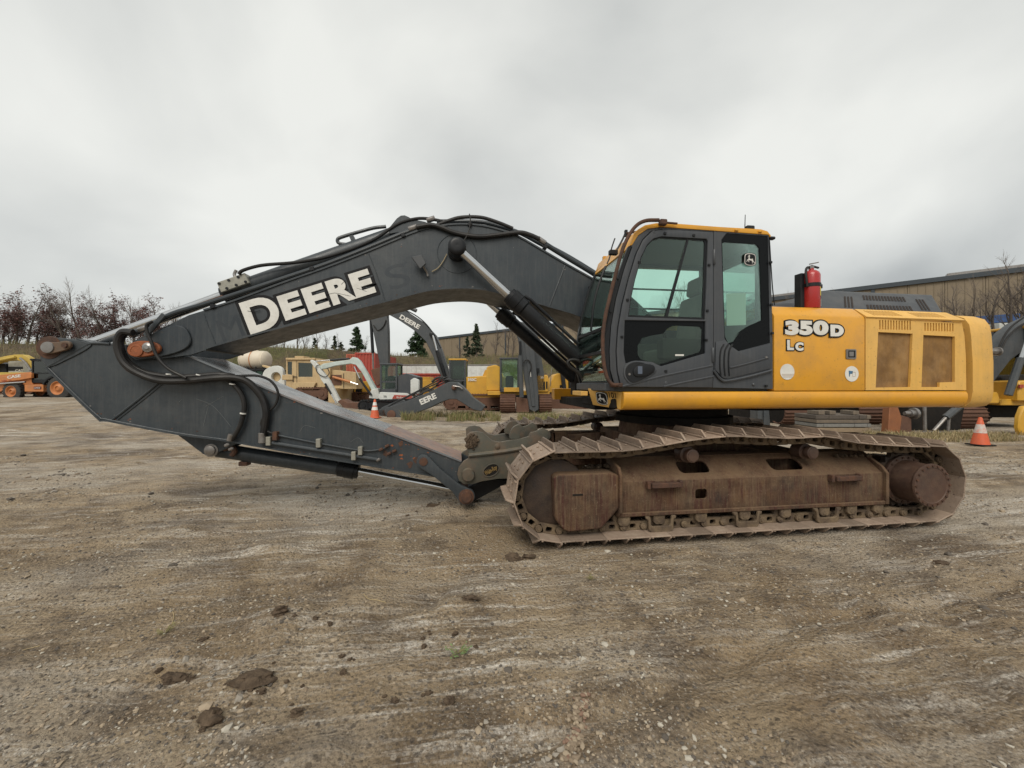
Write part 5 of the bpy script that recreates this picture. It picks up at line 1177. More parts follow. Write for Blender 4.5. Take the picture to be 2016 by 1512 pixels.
def end_track(par, x0, x1, z0, z1, y0, L_, mt_shoe, mt_in):
    """crawler track seen from its end: rounded nose of shoes"""
    h = z1-z0; r = h/2; prof = [(y0+r+r*math.cos(R(90+180*k/14)), z0+r+r*math.sin(R(90+180*k/14))) for k in range(15)]+[(y0+L_-r, z0), (y0+L_-r, z1)]
    t = MB().prismX([(y, z) for y, z in prof], x0+.06, x1-.06).build('crawler_track', mt_in, par)
    b = MB()
    for k in range(16):
        a = R(70+220*k/15); c = Vector(((x0+x1)/2, y0+r+r*1.0*math.cos(a), z0+r+r*1.0*math.sin(a)))
        M_ = Matrix.Rotation(a-math.pi/2, 3, 'X'); b.box(c, (x1-x0, .17*r*2*.9, .03), M_)
        b.box(c+M_@Vector((0, .05, .03)), (x1-x0, .022, .06), M_)
    for k in range(10): b.box(((x0+x1)/2, y0+r+.2*k, z1+.02), (x1-x0, .03, .07))
    b.build('track_shoes', mt_shoe, t); return t
def simple_cab(bg, x0, x1, yt, yb, y0, y1, mt, glassmt=None, roofmt=None, lean=0, bar=None):
    """open cab of posts, roof, sill and real panes"""
    k = bg.k; a = bg.q(x0, yb, y0); c = bg.q(x1, yt, y0); X0, X1, Z0, Z1 = a.x, c.x, a.z, c.z; p = .09
    root = MB().b2((X0, y0, Z0), (X1, y1, Z0+.22)).build('cab', mt, bg.o, bevel=.02)
    MB().b2((X0-.03, y0-.03, Z1-.10), (X1+.03, y1+.03, Z1)).build('cab_roof', roofmt or mt, root, bevel=.03)
    for x in (X0+p/2, X1-p/2):
        for y in (y0+p/2, y1-p/2): MB().box((x, y, (Z0+Z1)/2), (p, p, Z1-Z0-.1)).build('cab_post', mt, root)
    if bar: MB().b2((X0, y0+.01, Z0+(Z1-Z0)*bar-.04), (X1, y0+.07, Z0+(Z1-Z0)*bar+.04)).build('cab_rail', mt, root)
    g = glassmt or G_bg
    for y in (y0+.03, y1-.03): MB().b2((X0+p, y, Z0+.22), (X1-p, y+.006, Z1-.1)).build('window_pane', g, root)
    for x in (X0+.03, X1-.03): MB().b2((x, y0+p, Z0+.22), (x+.006, y1-p, Z1-.1)).build('window_pane', g, root)
    MB().box(((X0+X1)/2, (y0+y1)/2+.1, Z0+.55), (.45, .45, .7)).build('seat', M_black, root, bevel=.08)
    return root
M_tyre = mat('tyre_rubber', (0.028, 0.027, 0.026, 1), .85, col2=(0.055, 0.05, 0.045, 1), scale=4, dirt=(.09, .075, .06, 1), dirt_amt=.4)
M_corange = mat('loader_orange', (0.50, 0.185, 0.055, 1), .55, col2=(0.42, 0.15, 0.05, 1), scale=2, dirt=(.25, .15, .09, 1), dirt_amt=.45)
M_byel = mat('machine_yellow', (0.60, 0.33, 0.035, 1), .5, col2=(0.52, 0.28, 0.035, 1), scale=1.2, dirt=(.25, .16, .06, 1), dirt_amt=.4)
M_cyel = mat('old_yellow', (0.52, 0.37, 0.075, 1), .55, col2=(0.42, 0.29, 0.06, 1), scale=1.5, dirt=(.2, .15, .07, 1), dirt_amt=.4)
M_tan = mat('faded_tan', (0.52, 0.385, 0.205, 1), .65, col2=(0.45, 0.33, 0.18, 1), scale=1.5, dirt=(.25, .17, .10, 1), dirt_amt=.45, streak=.3, streak_col=(.30, .19, .10, 1))
M_mwhite = mat('machine_white', (0.62, 0.635, 0.61, 1), .5, col2=(0.50, 0.52, 0.50, 1), scale=3, dirt=(.25, .21, .17, 1), dirt_amt=.5)
M_mint = mat('boom_pale_mint', (0.50, 0.58, 0.55, 1), .5, col2=(0.40, 0.46, 0.43, 1), scale=3, dirt=(.22, .19, .16, 1), dirt_amt=.5)
M_dgrey = mat('machine_dark_grey', (0.045, 0.052, 0.058, 1), .5, col2=(0.062, 0.07, 0.076, 1), scale=1.2, dirt=(.12, .11, .10, 1), dirt_amt=.35, streak=.3, streak_col=(.09, .09, .09, 1))
M_brust = mat('background_rust', (0.125, 0.062, 0.040, 1), .85, col2=(0.07, 0.038, 0.028, 1), scale=5, dirt=(.17, .09, .05, 1), dirt_amt=.5, bump=.3)
M_cred = mat('container_red', (0.36, 0.035, 0.022, 1), .6, col2=(0.28, 0.03, 0.02, 1), scale=.8, streak=.5, streak_col=(.38, .15, .10, 1), dirt=(.16, .06, .04, 1), dirt_amt=.4)
M_corr = mat('container_orange_red', (0.40, 0.085, 0.04, 1), .6, col2=(0.30, 0.06, 0.03, 1), scale=.8, streak=.5, streak_col=(.4, .2, .13, 1))
M_poly = mat('polyethylene_tank', (0.62, 0.55, 0.44, 1), .5, col2=(0.54, 0.47, 0.37, 1), scale=2)
M_cone = mat('cone_orange', (0.62, 0.105, 0.035, 1), .55, col2=(0.50, 0.10, 0.04, 1), scale=14, dirt=(.20, .12, .09, 1), dirt_amt=.4, dirt_scale=12)
M_wood = mat('weathered_timber', (0.17, 0.135, 0.10, 1), .9, col2=(0.10, 0.085, 0.07, 1), scale=9, streak=.3, streak_col=(.07, .055, .045, 1))
M_wood3 = mat('tan_timber', (0.27, 0.20, 0.13, 1), .9, col2=(0.18, 0.135, 0.09, 1), scale=9)
M_wood4 = mat('dark_timber', (0.075, 0.062, 0.052, 1), .9, col2=(0.12, 0.10, 0.08, 1), scale=9)
M_wood2 = mat('grey_timber', (0.20, 0.195, 0.18, 1), .9, col2=(0.12, 0.115, 0.105, 1), scale=9)

# ---- orange backhoe loader
B = Bg('backhoe_loader', 70, 24, 'orange backhoe loader with dark cab parked below the wooded bank', 'backhoe')
wheel(B.o, B.q(112, 764, 0), .72, .45, M_corange); wheel(B.o, B.q(112, 764, 0)+Vector((0, 1.75, 0)), .72, .45, M_corange)
wheel(B.o, B.q(21, 770.5, .15), .58, .32, M_corange); wheel(B.o, B.q(21, 770.5, .15)+Vector((0, 1.5, 0)), .58, .32, M_corange)
B.prism('chassis', [(-10, 772), (-10, 757), (30, 752), (52, 750), (86, 756), (86, 772), (50, 772), (46, 766)], .5, 1.7, M_corange)
B.prism('side_tank', [(48, 771), (48, 757), (85, 757), (85, 771)], .15, .5, M_corange)
B.prism('hood', [(-40, 752), (-40, 742), (20, 736), (62, 732), (62, 756), (10, 757)], .55, 1.65, M_corange)
for y in (.2, 1.9): 
    la_ = B.prism('loader_arm', [(-60, 756), (-60, 749), (0, 742), (55, 735), (62, 734), (62, 744), (40, 748), (0, 753)], y, y+.14, M_corange)
    B.prism('loader_arm_post', [(46, 757), (46, 738), (63, 733), (64, 757)], y+.15, y+.28, M_corange)
B.tube('loader_cylinder', [(-10, 756), (50, 752)], .12, .05, M_chrome)
B.text('CASE', 14.5, 41, 745.5, 5.2, .19, M_white, off=.008, slope=742)
B.text('580 M', 3, 22, 752, 3, .19, M_cred, slope=750)
B.box('model_plate', 66.5, 80, 761, 766, .12, .15, mat('maroon_plate', (.10, .015, .02, 1), .5), 0.0); B.text('LINDE', 68, 79, 765, 3, .115, M_white)
cab = simple_cab(B, 62, 104, 708, 754, .35, 1.75, M_black, G_bg, bar=.42)
B.box('cab_lamp', 58, 66, 706, 709.5, .3, .7, M_black, parent=cab)
B.prism('fender', [(82, 757), (84, 750), (92, 743), (104, 738), (118, 737), (118, 740), (105, 742), (94, 747), (87, 754), (86, 758)], .0, .5, M_black)
B.prism('backhoe_boom', [(125, 757), (140, 757), (160, 700), (150, 690), (143, 700)], .9, 1.2, M_corange)
# ---- yellow excavator behind it
B = Bg('track_excavator', 20, 31, 'old yellow excavator with arched boom, mostly hidden behind the orange backhoe', 'excavator')
B.prism('boom', [(-60, 735), (-60, 718), (-20, 708), (10, 701), (28, 698), (45, 698), (56, 704), (63, 714), (63, 726), (54, 722), (44, 712), (30, 708), (10, 710), (-20, 718)], .2, .6, M_cyel)
B.tube('boom_cylinder', [(-10, 711), (25, 704), (30, 703)], .1, .09, M_cyel); B.tube('boom_cylinder_rod', [(40, 705), (52, 716), (60, 730)], .1, .08, M_steel)
B.prism('engine_house', [(16, 735), (16, 712), (44, 711), (44, 735)], .9, 2.4, M_mwhite); B.box('black_stripe', 16, 44, 722, 730, .86, .9, M_black, 0)
B.text('CAT', 30, 46, 731, 4, .84, M_white, off=.01)
B.prism('cab_block', [(-30, 740), (-30, 712), (10, 716), (14, 740)], .8, 2.2, M_black)
for y in (.2, 2.2): side_track(B.o, B.q(-60, 0).x, B.q(60, 0).x, .02, .95, y, y+.5, M_brust, M_brust)
B.box('upper_deck', -40, 55, 733, 742, .3, 2.5, M_cyel)

# ---- tank truck
B = Bg('tank_truck', 485, 27, 'cream plastic water tank carried on a low dark truck bed', 'truck')
c = B.q(487, 707, .2)
MB().lathe(c+Vector((-.98, .9, 0)), (1, 0, 0), [(0, .30), (.05, .55), (.16, .64), (.22, .60), (.30, .65), (.85, .66), (.9, .62), (.95, .66), (1.55, .65), (1.62, .60), (1.72, .63), (1.86, .52), (1.93, .25)], 26).build('tank', M_poly, B.o, smooth=40)
MB().lathe(c+Vector((-.10, .9, 0)), (1, 0, 0), [(0, .668), (.06, .668)], 26, cap=False).build('tank_strap', M_corange, B.o)
MB().lathe(c+Vector((-.05, .9, .60)), (0, 0, 1), [(0, .22), (.08, .22), (.10, .18)], 16).build('tank_lid', M_poly, B.o)
B.box('bed', 440, 530, 726, 730, .2, 2.2, M_black); B.box('chassis', 430, 560, 738, 748, .5, 1.9, M_black)
for x in (452, 470, 486, 502, 520): B.box('bed_post', x, x+2, 722, 740, .2, .26, M_black, 0)
B.box('dark_cab', 488, 518, 730, 748, .3, 1.5, mat('dark_green_cab', (.02, .035, .03, 1), .5))
for k in range(4): B.box('green_lit_window', 500, 516, 732+k*3.4, 733+k*3.4, .24, .3, mat('green_window_light', (.05, .12, .08, 1), .5), 0)  # green bars put the glow of the cab's green-lit windows into colour
for px in (450, 530): wheel(B.o, B.q(px, 770, .3), .5, .3, M_steel, n=18)
# ---- white skid steer
B = Bg('skid_steer', 540, 25, 'white skid steer loader with round opening in its lift arm', 'skid steer')
ring_o = sm2([(516, 742), (520, 730), (530, 723), (545, 720), (555, 726), (558, 742), (560, 760), (548, 768), (532, 766), (520, 752)], 3)
B.prism('lift_arm', ring_o, .1, .35, M_mwhite, holes=[circ(543, 742, 9.5, 14)]); B.prism('rear_body', [(516, 768), (516, 742), (530, 735), (566, 738), (566, 768)], .4, 1.6, M_mwhite)
MB().lathe(B.q(543, 742, .36), (0, 1, 0), [(0, .30), (.05, .30)], 18).build('engine_fan', M_tan, B.o); B.prism('lift_arm_tube', [(516, 722), (516, 718), (552, 727), (552, 732)], .2, .4, M_tan)
B.box('tail_lamp', 556, 561, 755, 762, .38, .42, M_red, 0)
for px in (527, 557):
    for y in (.05, 1.4): wheel(B.o, B.q(px, 778, y), .42, .3, M_mwhite, n=18)
# ---- tan dozer
B = Bg('dozer', 610, 23, 'faded tan crawler dozer with tall boxy cab and square windows', 'dozer')
cab = B.prism('cab', [(563, 765), (563, 708), (618, 706), (650, 712), (650, 740), (638, 765)], .2, 1.7, M_tan, holes=[[(566, 737), (566, 712), (574.5, 712), (574.5, 738)], [(587, 742), (587, 714), (615, 715), (615, 742)]])
MB().prism(B.pr([(565, 739), (565, 711), (575, 711), (575, 739)], .24), .24, .25).build('window_pane', G_bg, cab); MB().prism(B.pr([(586, 743), (586, 713), (616, 714), (616, 743)], .24), .24, .25).build('window_pane', G_bg, cab)
B.box('cab_roof', 562, 620, 704.5, 708.5, .1, 1.8, M_tan); B.box('roof_box', 580, 598, 701, 705, .5, 1.2, M_tan)
B.prism('side_skirt', [(575, 766), (577, 753), (622, 753), (616, 767)], .05, .2, M_tan); B.prism('engine_bonnet', [(645, 766), (645, 727), (700, 733), (702, 766)], .4, 1.5, M_tan)
B.box('fuel_box', 555, 576, 738, 748, .1, .5, M_tan); B.box('frame_rail', 565, 640, 765, 770, .1, .3, M_brust)
side_track(B.o, B.q(578, 0).x, B.q(646, 0).x, .03, .75, -.05, .45, M_brust, M_brust); side_track(B.o, B.q(578, 0).x, B.q(646, 0).x, .03, .75, 1.5, 2.0, M_brust, M_brust)
B.tube('exhaust_stack', [(672, 728), (672, 708)], .9, .07, M_brust, smooth=False); B.box('bonnet_grille', 652, 672, 738, 758, .36, .4, M_brust, 0); B.box('bonnet_seam', 676, 677, 735, 765, .38, .4, M_black, 0); B.tube('grab_rail', [(577, 752), (577, 742), (584, 742)], .15, .02, M_black); B.box('door_seam', 584, 584.6, 710, 764, .185, .2, M_black, 0); B.tube('lift_ram', [(655, 742), (690, 752)], .2, .07, M_corange, smooth=False); B.tube('lift_ram_rod', [(690, 752), (705, 757)], .2, .04, M_chrome, smooth=False)
B.prism('blade', [(650, 800), (646, 790), (646, 770), (652, 762), (660, 764), (660, 800)], -.3, 2.3, M_tan)
# ---- small yellow dozer behind the mini excavator
B = Bg('small_dozer', 705, 25, 'small yellow machine with black grille, behind the white mini excavator arm', 'dozer')
B.prism('hood', [(697, 783), (697, 752), (727, 750), (727, 783)], .3, 1.3, M_byel); B.box('grille', 700, 712, 755, 775, .26, .31, M_black, 0); B.box('radiator_guard', 683, 697, 750, 778, .4, 1.2, M_black)
B.prism('lower_frame', [(694, 796), (694, 782), (730, 782), (730, 796)], .2, 1.5, M_byel)
for y in (.0, 1.5): side_track(B.o, B.q(690, 0).x, B.q(740, 0).x, .0, .6, y, y+.4, M_brust, M_brust)
B.tube('hydraulic_arm', [(650, 757), (672, 748), (690, 750)], .3, .09, M_mwhite); B.tube('lift_arm', [(648, 735), (676, 742), (702, 752)], .6, .12, M_tan)
# ---- white mini excavator
B = Bg('mini_excavator', 745, 20, 'white and red mini excavator with pale mint arm resting its rusty bucket', 'mini excavator')
B.prism('boom', [(733, 772), (727, 760), (712, 733), (700, 718), (690, 716), (660, 720), (640, 726), (632, 727), (628, 721), (636, 716), (660, 712), (688, 708), (694, 703), (701, 704), (708, 710), (722, 733), (740, 765)], .55, .80, M_mint)
B.prism('arm', [(610, 712), (612, 708), (619, 711), (632, 727), (648, 748), (662, 775), (670, 790), (664, 794), (655, 780), (632, 748), (624, 730)], .58, .78, M_mwhite)
B.tube('arm_cylinder', [(650, 709), (688, 706)], .68, .055, M_black, smooth=False); B.tube('arm_cylinder_rod', [(614, 712), (650, 709)], .68, .03, M_chrome, smooth=False)
B.tube('boom_cylinder', [(731, 778), (718, 760), (708, 745)], .45, .06, M_black, smooth=False); B.tube('boom_cylinder_rod', [(708, 745), (697, 722)], .45, .035, M_chrome, smooth=False)
B.tube('bucket_cylinder', [(640, 755), (652, 776)], .5, .05, M_black, smooth=False); B.tube('bucket_cylinder_rod', [(652, 776), (662, 794)], .5, .03, M_chrome, smooth=False)
B.tube('hydraulic_hose', [(630, 718), (622, 722), (626, 735), (640, 742), (648, 735), (645, 725)], .52, .022, M_rubber)
B.prism('bucket', [(664, 790), (672, 786), (684, 793), (712, 792), (703, 810), (694, 813), (680, 806)], .25, 1.1, M_brust)
cab = simple_cab(B, 748, 782, 715, 774, .25, 1.25, M_cab, G_cab, bar=.38)
B.prism('body', [(744, 784), (748, 772), (800, 774), (812, 782), (812, 786), (748, 787)], .1, 1.6, M_mwhite); B.prism('red_stripe', [(772, 785), (776, 777.5), (811, 779), (812, 785)], .07, .1, M_cred, 0)
B.prism('engine_cover', [(783, 775), (783, 740), (800, 735), (822, 742), (822, 776)], .3, 1.5, M_cab); B.prism('swing_post', [(726, 784), (730, 768), (744, 764), (748, 780), (744, 786)], .5, .85, M_mwhite)
B.text('Bobcat', 781, 800, 784, 3.6, .06, M_white); B.text('56', 755, 761, 782, 4, .06, M_black)
B.prism('rear_cover', [(808, 775), (808, 748), (815, 744), (824, 748), (824, 775)], .0, .3, M_mwhite)
for y in (-.1, 1.25): side_track(B.o, B.q(706, 0).x, B.q(806, 0).x, .02, .58, y, y+.4, M_black, M_black)
B.prism('dozer_blade', [(800, 812), (806, 790), (812, 790), (812, 812)], -.1, 1.7, M_brust)
# ---- containers and trailer
def container(name, x0, x1, yt, d, dep, mt, label, cat):
    B = Bg(name, (x0+x1)/2, d, label, cat); a = B.q(x0, yt, 0); c = B.q(x1, yt, 0); X0, X1, Zt = a.x, c.x, a.z
    MB().b2((X0, .04, .12), (X1, dep, Zt-.03)).build('body', mt, B.o)
    n_ = max(4, int((X1-X0)/.22))
    for i in range(n_):
        x = X0+(X1-X0)*(i+.5)/n_; MB().b2((x-.055, 0, .18), (x+.055, .05, Zt-.14)).build('corrugation', mt, B.o, bevel=.015)
    for z in (.09, Zt-.07): MB().b2((X0-.02, -.02, z-.07), (X1+.02, .06, z+.07)).build('rail', mt, B.o)
    for x in (X0, X1): MB().b2((x-.06, -.03, .02), (x+.06, .08, Zt)).build('corner_post', mt, B.o)
    return B
container('shipping_container', 683, 701, 697, 34, 5, M_corr, 'orange red shipping container half hidden beside a redder one', 'container')
container('shipping_container', 700, 737, 694, 32, 6, M_cred, 'bright red steel shipping container standing behind the mini excavator', 'container')
B = Bg('box_trailer', 860, 38, 'long white box trailer parked below the tan warehouse', 'trailer')
tw = B.box('box', 741, 978, 719, 746, 0, 2.5, M_mwhite, .03); 
for i in range(24): B.box('side_panel', 742+i*9.8, 742+i*9.8+9.2, 721, 744, -.03, .0, M_mwhite, .006)
B.box('lower_rail', 741, 978, 745, 748, -.05, 2.5, M_black); B.box('top_rail', 741, 978, 717.5, 720, -.05, 2.55, M_steel)
B.prism('red_marking', [(748, 742), (748, 728), (753, 724), (754, 742)], -.06, -.03, M_cred, 0)
for px in (900, 925, 950): wheel(B.o, B.q(px, 774, .1), .5, .3, M_steel, n=18)
B = Bg('skip_container', 830, 29, 'low red open skip behind the boom lying on the dirt', 'skip')
B.prism('body', [(792, 778), (786, 737), (872, 737), (868, 778)], 0, 2.0, M_cred); B.box('top_rail', 785, 873, 735, 739, -.05, 2.05, M_cred)
for i in range(6): B.box('rib', 795+i*13, 798+i*13, 740, 777, -.06, .0, M_cred, .01)
B = Bg('wheel_loader', 800, 26, 'yellow wheel loader between the white mini excavator and the lying boom', 'loader')
B.prism('body', [(776, 775), (776, 756), (800, 750), (850, 748), (852, 775)], .1, 1.8, M_byel); B.prism('engine_cover', [(822, 756), (822, 742), (846, 742), (850, 756)], .2, 1.5, M_byel)
for px in (785, 842): wheel(B.o, B.q(px, 782, 0), .62, .4, M_byel, n=18)

# ---- far excavators with grey booms
def far_exc(px0, d, label):
    return Bg('crawler_excavator', px0, d, label, 'excavator', 'parked crawler excavators with grey booms')
B = far_exc(900, 23, 'yellow excavator with grey boom raised over the red skip, arm hanging straight down')
bo2 = B.prism('boom', [(752, 612), (746, 600), (760, 598), (800, 612), (835, 635), (858, 660), (870, 690), (884, 735), (893, 758), (878, 760), (862, 728), (852, 700), (838, 672), (815, 650), (785, 630)], .9, 1.4, M_dgrey, .03)
B.text('DEERE', 786, 824, 626, 8.5, .88, M_white, off=.014, slope=648)
B.tube('boom_pipe', [(770, 600), (815, 619), (845, 645), (868, 685)], .9, .035, M_black)
MB().lathe(B.q(851, 659, .9), (0, -1, 0), [(0, .16), (.18, .15), (.2, .1)], 16).build('boom_pin', M_black, B.o); B.tube('boom_cylinder_rod', [(852, 660), (860, 690)], .75, .06, M_chrome, smooth=False); B.tube('boom_cylinder', [(860, 690), (880, 755)], .75, .11, M_black, smooth=False)
B.prism('arm', [(728, 620), (738, 604), (752, 602), (762, 618), (764, 650), (765, 718), (756, 730), (748, 722), (742, 690), (735, 655)], .95, 1.35, M_dgrey, .03)
B.tube('bucket_cylinder', [(730, 622), (732, 660), (734, 695)], 1.1, .10, M_black, smooth=False); B.tube('bucket_cylinder_rod', [(734, 695), (735, 726)], 1.1, .06, M_steel, smooth=False)
B.tube('arm_hose', [(735, 640), (744, 650), (755, 642), (760, 630)], .9, .03, M_rubber); B.tube('arm_cylinder', [(748, 598), (790, 598), (820, 612)], 1.1, .12, M_dgrey, smooth=False)
B.prism('bucket_link', [(730, 728), (752, 722), (760, 735), (756, 752), (742, 760), (735, 745)], 1.0, 1.35, M_brust)
B.prism('house', [(918, 778), (918, 742), (985, 738), (1003, 745), (1003, 778)], .1, 2.9, M_byel, .05); B.text('350C', 921, 938, 750, 5, .05, M_white, off=.008)
B.prism('deck', [(868, 790), (868, 778), (1003, 778), (1000, 790)], .1, 2.9, M_byel); B.prism('engine_hood', [(950, 740), (955, 728), (985, 728), (992, 742)], .6, 2.4, M_byel)
simple_cab(B, 884, 917, 706, 778, .1, 1.1, M_cab, G_bg, M_byel, bar=.4)
for y in (0, 2.5): side_track(B.o, B.q(872, 0).x, B.q(1010, 0).x, .02, .95, y, y+.6, M_brust, M_brust)
B.box('swing_bearing', 905, 965, 788, 800, .9, 2.1, M_dark)
# lying boom
B = Bg('detached_boom', 850, 17.5, 'detached dark grey excavator boom lying on weedy dirt beside an orange cone', 'boom')
bl = B.prism('boom_box', [(763, 822), (756, 812), (760, 803), (800, 790), (850, 770), (872, 757), (884, 752), (900, 753), (914, 764), (930, 782), (955, 800), (948, 810), (930, 806), (910, 793), (898, 786), (884, 786), (868, 792), (846, 803), (800, 820), (775, 825)], .0, .62, M_dgrey, .02)
B.text('EERE', 829, 860, 797, 10.5, -.012, M_white, off=.014, slope=783)
for pts in ([(768, 804), (800, 790), (850, 765), (875, 752)], [(765, 800), (805, 780), (850, 759), (880, 747), (895, 750)], [(770, 796), (810, 776), (852, 754), (870, 744)]):
    B.tube('boom_pipe', pts, .15, .028, M_black)
for px, py in ((770, 816), (752, 814)): MB().lathe(B.q(px, py, -.05 if px == 770 else .5), (0, 1, 0), [(0, .17), (.01, .19), (.10, .19), (.11, .17)], 20).build('boom_eye', M_brust, B.o)
B.prism('far_fork', [(745, 822), (742, 812), (752, 802), (790, 785), (800, 792), (770, 815)], .5, .66, M_dgrey)
MB().lathe(B.q(894, 763, -.0), (0, -1, 0), [(0, .12), (.06, .11), (.07, .07), (.25, .06)], 16).build('pin_boss', M_brust, B.o); B.tube('hose_stub', [(892, 760), (905, 762), (910, 766)], -.1, .035, M_steel)
B.tube('hose_bundle', [(850, 752), (860, 744), (872, 743), (882, 748), (890, 756)], .3, .05, M_rubber); B.tube('hose_loop', [(858, 760), (868, 748), (880, 742)], .1, .03, M_rubber)
# front-facing excavator
B = far_exc(1020, 20.5, 'yellow excavator facing out with grey arm tucked down in front of its tracks')
B.prism('arm', [(1012, 640), (1016, 632), (1030, 634), (1048, 655), (1052, 690), (1060, 770), (1061, 806), (1052, 812), (1042, 806), (1036, 770), (1026, 700), (1020, 668)], .2, .65, M_dgrey, .03)
B.prism('arm_rib', [(1030, 655), (1038, 660), (1050, 760), (1053, 800), (1047, 800), (1038, 720)], .14, .2, M_dgrey, .01)
B.tube('bucket_cylinder', [(1024, 700), (1026, 760), (1027, 782)], -.05, .115, M_dgrey, smooth=False); B.tube('bucket_cylinder_rod', [(1024, 672), (1024, 700)], -.05, .07, M_black, smooth=False)
B.tube('arm_hose', [(1030, 715), (1036, 708), (1043, 712), (1046, 722), (1042, 736)], .05, .03, M_rubber); B.tube('tag', [(1044, 730), (1045, 742)], .1, .02, M_white)
B.prism('boom', [(1050, 770), (1046, 720), (1038, 660), (1030, 625), (1040, 612), (1052, 625), (1062, 680), (1072, 740), (1075, 770)], 1.0, 1.5, M_dgrey, .03)
simple_cab(B, 984, 1022, 704, 772, .9, 2.0, M_cab, G_cab, M_cab)
B.box('cab_nose', 992, 1023, 763, 772, .85, 2.0, M_byel, .02); B.prism('counterweight', [(957, 770), (958, 722), (975, 718), (985, 722), (985, 770)], 1.6, 3.8, M_byel, .06)
B.prism('side_house', [(1054, 772), (1056, 738), (1078, 738), (1081, 748), (1080, 772)], 1.0, 4.2, M_byel, .05); B.box('screen', 1070, 1073, 751, 765, .96, 1.0, M_black, 0); B.box('screen', 1075, 1078, 751, 765, .96, 1.0, M_black, 0)
B.text('35', 1064, 1070, 745, 4, .96, M_white); B.box('deck', 960, 1082, 770, 778, 1.1, 4.0, M_byel, .02); B.box('lower_frame', 985, 1075, 778, 792, .9, 3.4, M_dark)
x0, x1 = B.q(984, 0).x, B.q(1015, 0).x; end_track(B.o, x0, x1, .02, .95, .2, 4.2, M_brust, M_dark)
x0, x1 = B.q(1063, 0).x, B.q(1088, 0).x; end_track(B.o, x0, x1, .02, .95, .3, 4.2, M_brust, M_dark)
B.prism('final_drive', [(1016, 812), (1016, 782), (1040, 785), (1042, 812)], .3, .6, M_brust)
B.tube('mirror_arm', [(1058, 740), (1058, 728)], .9, .02, M_black); B.box('mirror', 1056, 1062, 725, 733, .88, .95, M_black, .01)
# another yellow excavator behind the cab
B = far_exc(1110, 25, 'yellow excavator with thin black boom and a loop of pale hose')
B.prism('house', [(1083, 774), (1083, 756), (1090, 740), (1096, 735), (1118, 736), (1120, 774)], .4, 3.0, M_byel, .06); B.box('door_latch', 1102, 1106, 758, 763, .36, .4, M_black, 0)
B.prism('boom', [(1099, 706), (1104, 704), (1112, 740), (1116, 772), (1109, 774), (1105, 745)], .0, .3, M_black); B.tube('hose_loop', [(1084, 760), (1085, 735), (1090, 715), (1098, 704), (1102, 706)], .0, .025, M_steel)
B.tube('hose_loop', [(1095, 732), (1098, 718), (1101, 706)], .0, .025, M_rubber); B.prism('second_house', [(1122, 774), (1122, 738), (1136, 734), (1165, 738), (1165, 774)], .6, 3.0, M_byel, .05)
B.box('cab_frame', 1120, 1130, 730, 774, .3, .6, M_black); B.box('deck', 1083, 1168, 773, 779, .3, 3.0, M_dark, .01)
B.prism('track_beam', [(1062, 806), (1066, 790), (1085, 786), (1140, 786), (1150, 792), (1165, 808)], -.2, .4, M_brust, .03)
x0, x1 = B.q(1062, 0).x, B.q(1076, 0).x; end_track(B.o, x0, x1, .0, .85, -.6, 4, M_brust, M_dark)
B.box('lower_frame', 1090, 1165, 779, 790, .4, 3, M_brust, .02)
# right: excavator seen under and behind the counterweight
B = far_exc(1990, 13.0, 'yellow excavator with dark folded boom standing past the counterweight, near a worn cone')
B.tube('pivot_tube', [(1940, 692), (1964, 692)], .2, .11, M_steel, smooth=False); MB().lathe(B.q(1962, 692, .2), (1, 0, 0), [(0, .15), (.05, .15)], 18).build('tube_flange', M_steel, B.o)
B.prism('boom', [(1945, 716), (1962, 702), (1978, 672), (1992, 652), (2016, 634), (2070, 610), (2075, 640), (2040, 665), (2016, 690), (1990, 710), (1962, 746), (1945, 770), (1940, 750)], .3, .8, M_dgrey, .03)
B.tube('boom_hose', [(1962, 695), (1975, 665), (1992, 642), (2020, 622)], .28, .03, M_rubber); B.tube('boom_hose', [(1968, 695), (1981, 668), (2000, 647), (2025, 632)], .2, .03, M_rubber)
B.tube('boom_cylinder', [(1985, 778), (1996, 745), (2010, 705)], .0, .10, M_dgrey, smooth=False); B.tube('boom_cylinder_rod', [(2010, 705), (2022, 670)], .0, .06, M_chrome, smooth=False)
B.prism('deck', [(1934, 795), (1934, 771), (1966, 772), (1970, 785), (1968, 795)], .2, 1.6, M_byel, .04); B.prism('skirt', [(1970, 792), (1975, 786), (2090, 786), (2090, 798), (1970, 798)], .3, 2.5, M_byel, .02)
B.prism('front_frame', [(1945, 800), (1945, 745), (2000, 740), (2010, 800)], .9, 1.8, M_dark, .02); B.prism('side_house', [(2006, 790), (2006, 750), (2090, 745), (2090, 790)], .1, 2.8, M_byel, .04)
simple_cab(B, 2026, 2086, 640, 750, .15, 1.2, M_cab, G_bg, M_byel, bar=.4)
B.box('red_decal', 2008, 2016, 757, 764, .05, .1, M_cred, 0)
x0, x1 = B.q(1890, 0, .3).x, B.q(1945, 0, .3).x; end_track(B.o, x0, x1, .02, .92, .3, 4.2, M_brust, M_dark)
side_track(B.o, B.q(1950, 0).x, B.q(2100, 0).x, .02, .9, 2.0, 2.5, M_brust, M_brust)
B.prism('dozer_blade', [(2012, 862), (2006, 842), (2008, 820), (2016, 800), (2060, 795), (2060, 868), (2020, 868)], -1.0, -.85, M_byel, .03)
B.box('lower_frame', 1930, 2060, 800, 822, 1.0, 3, M_dark)
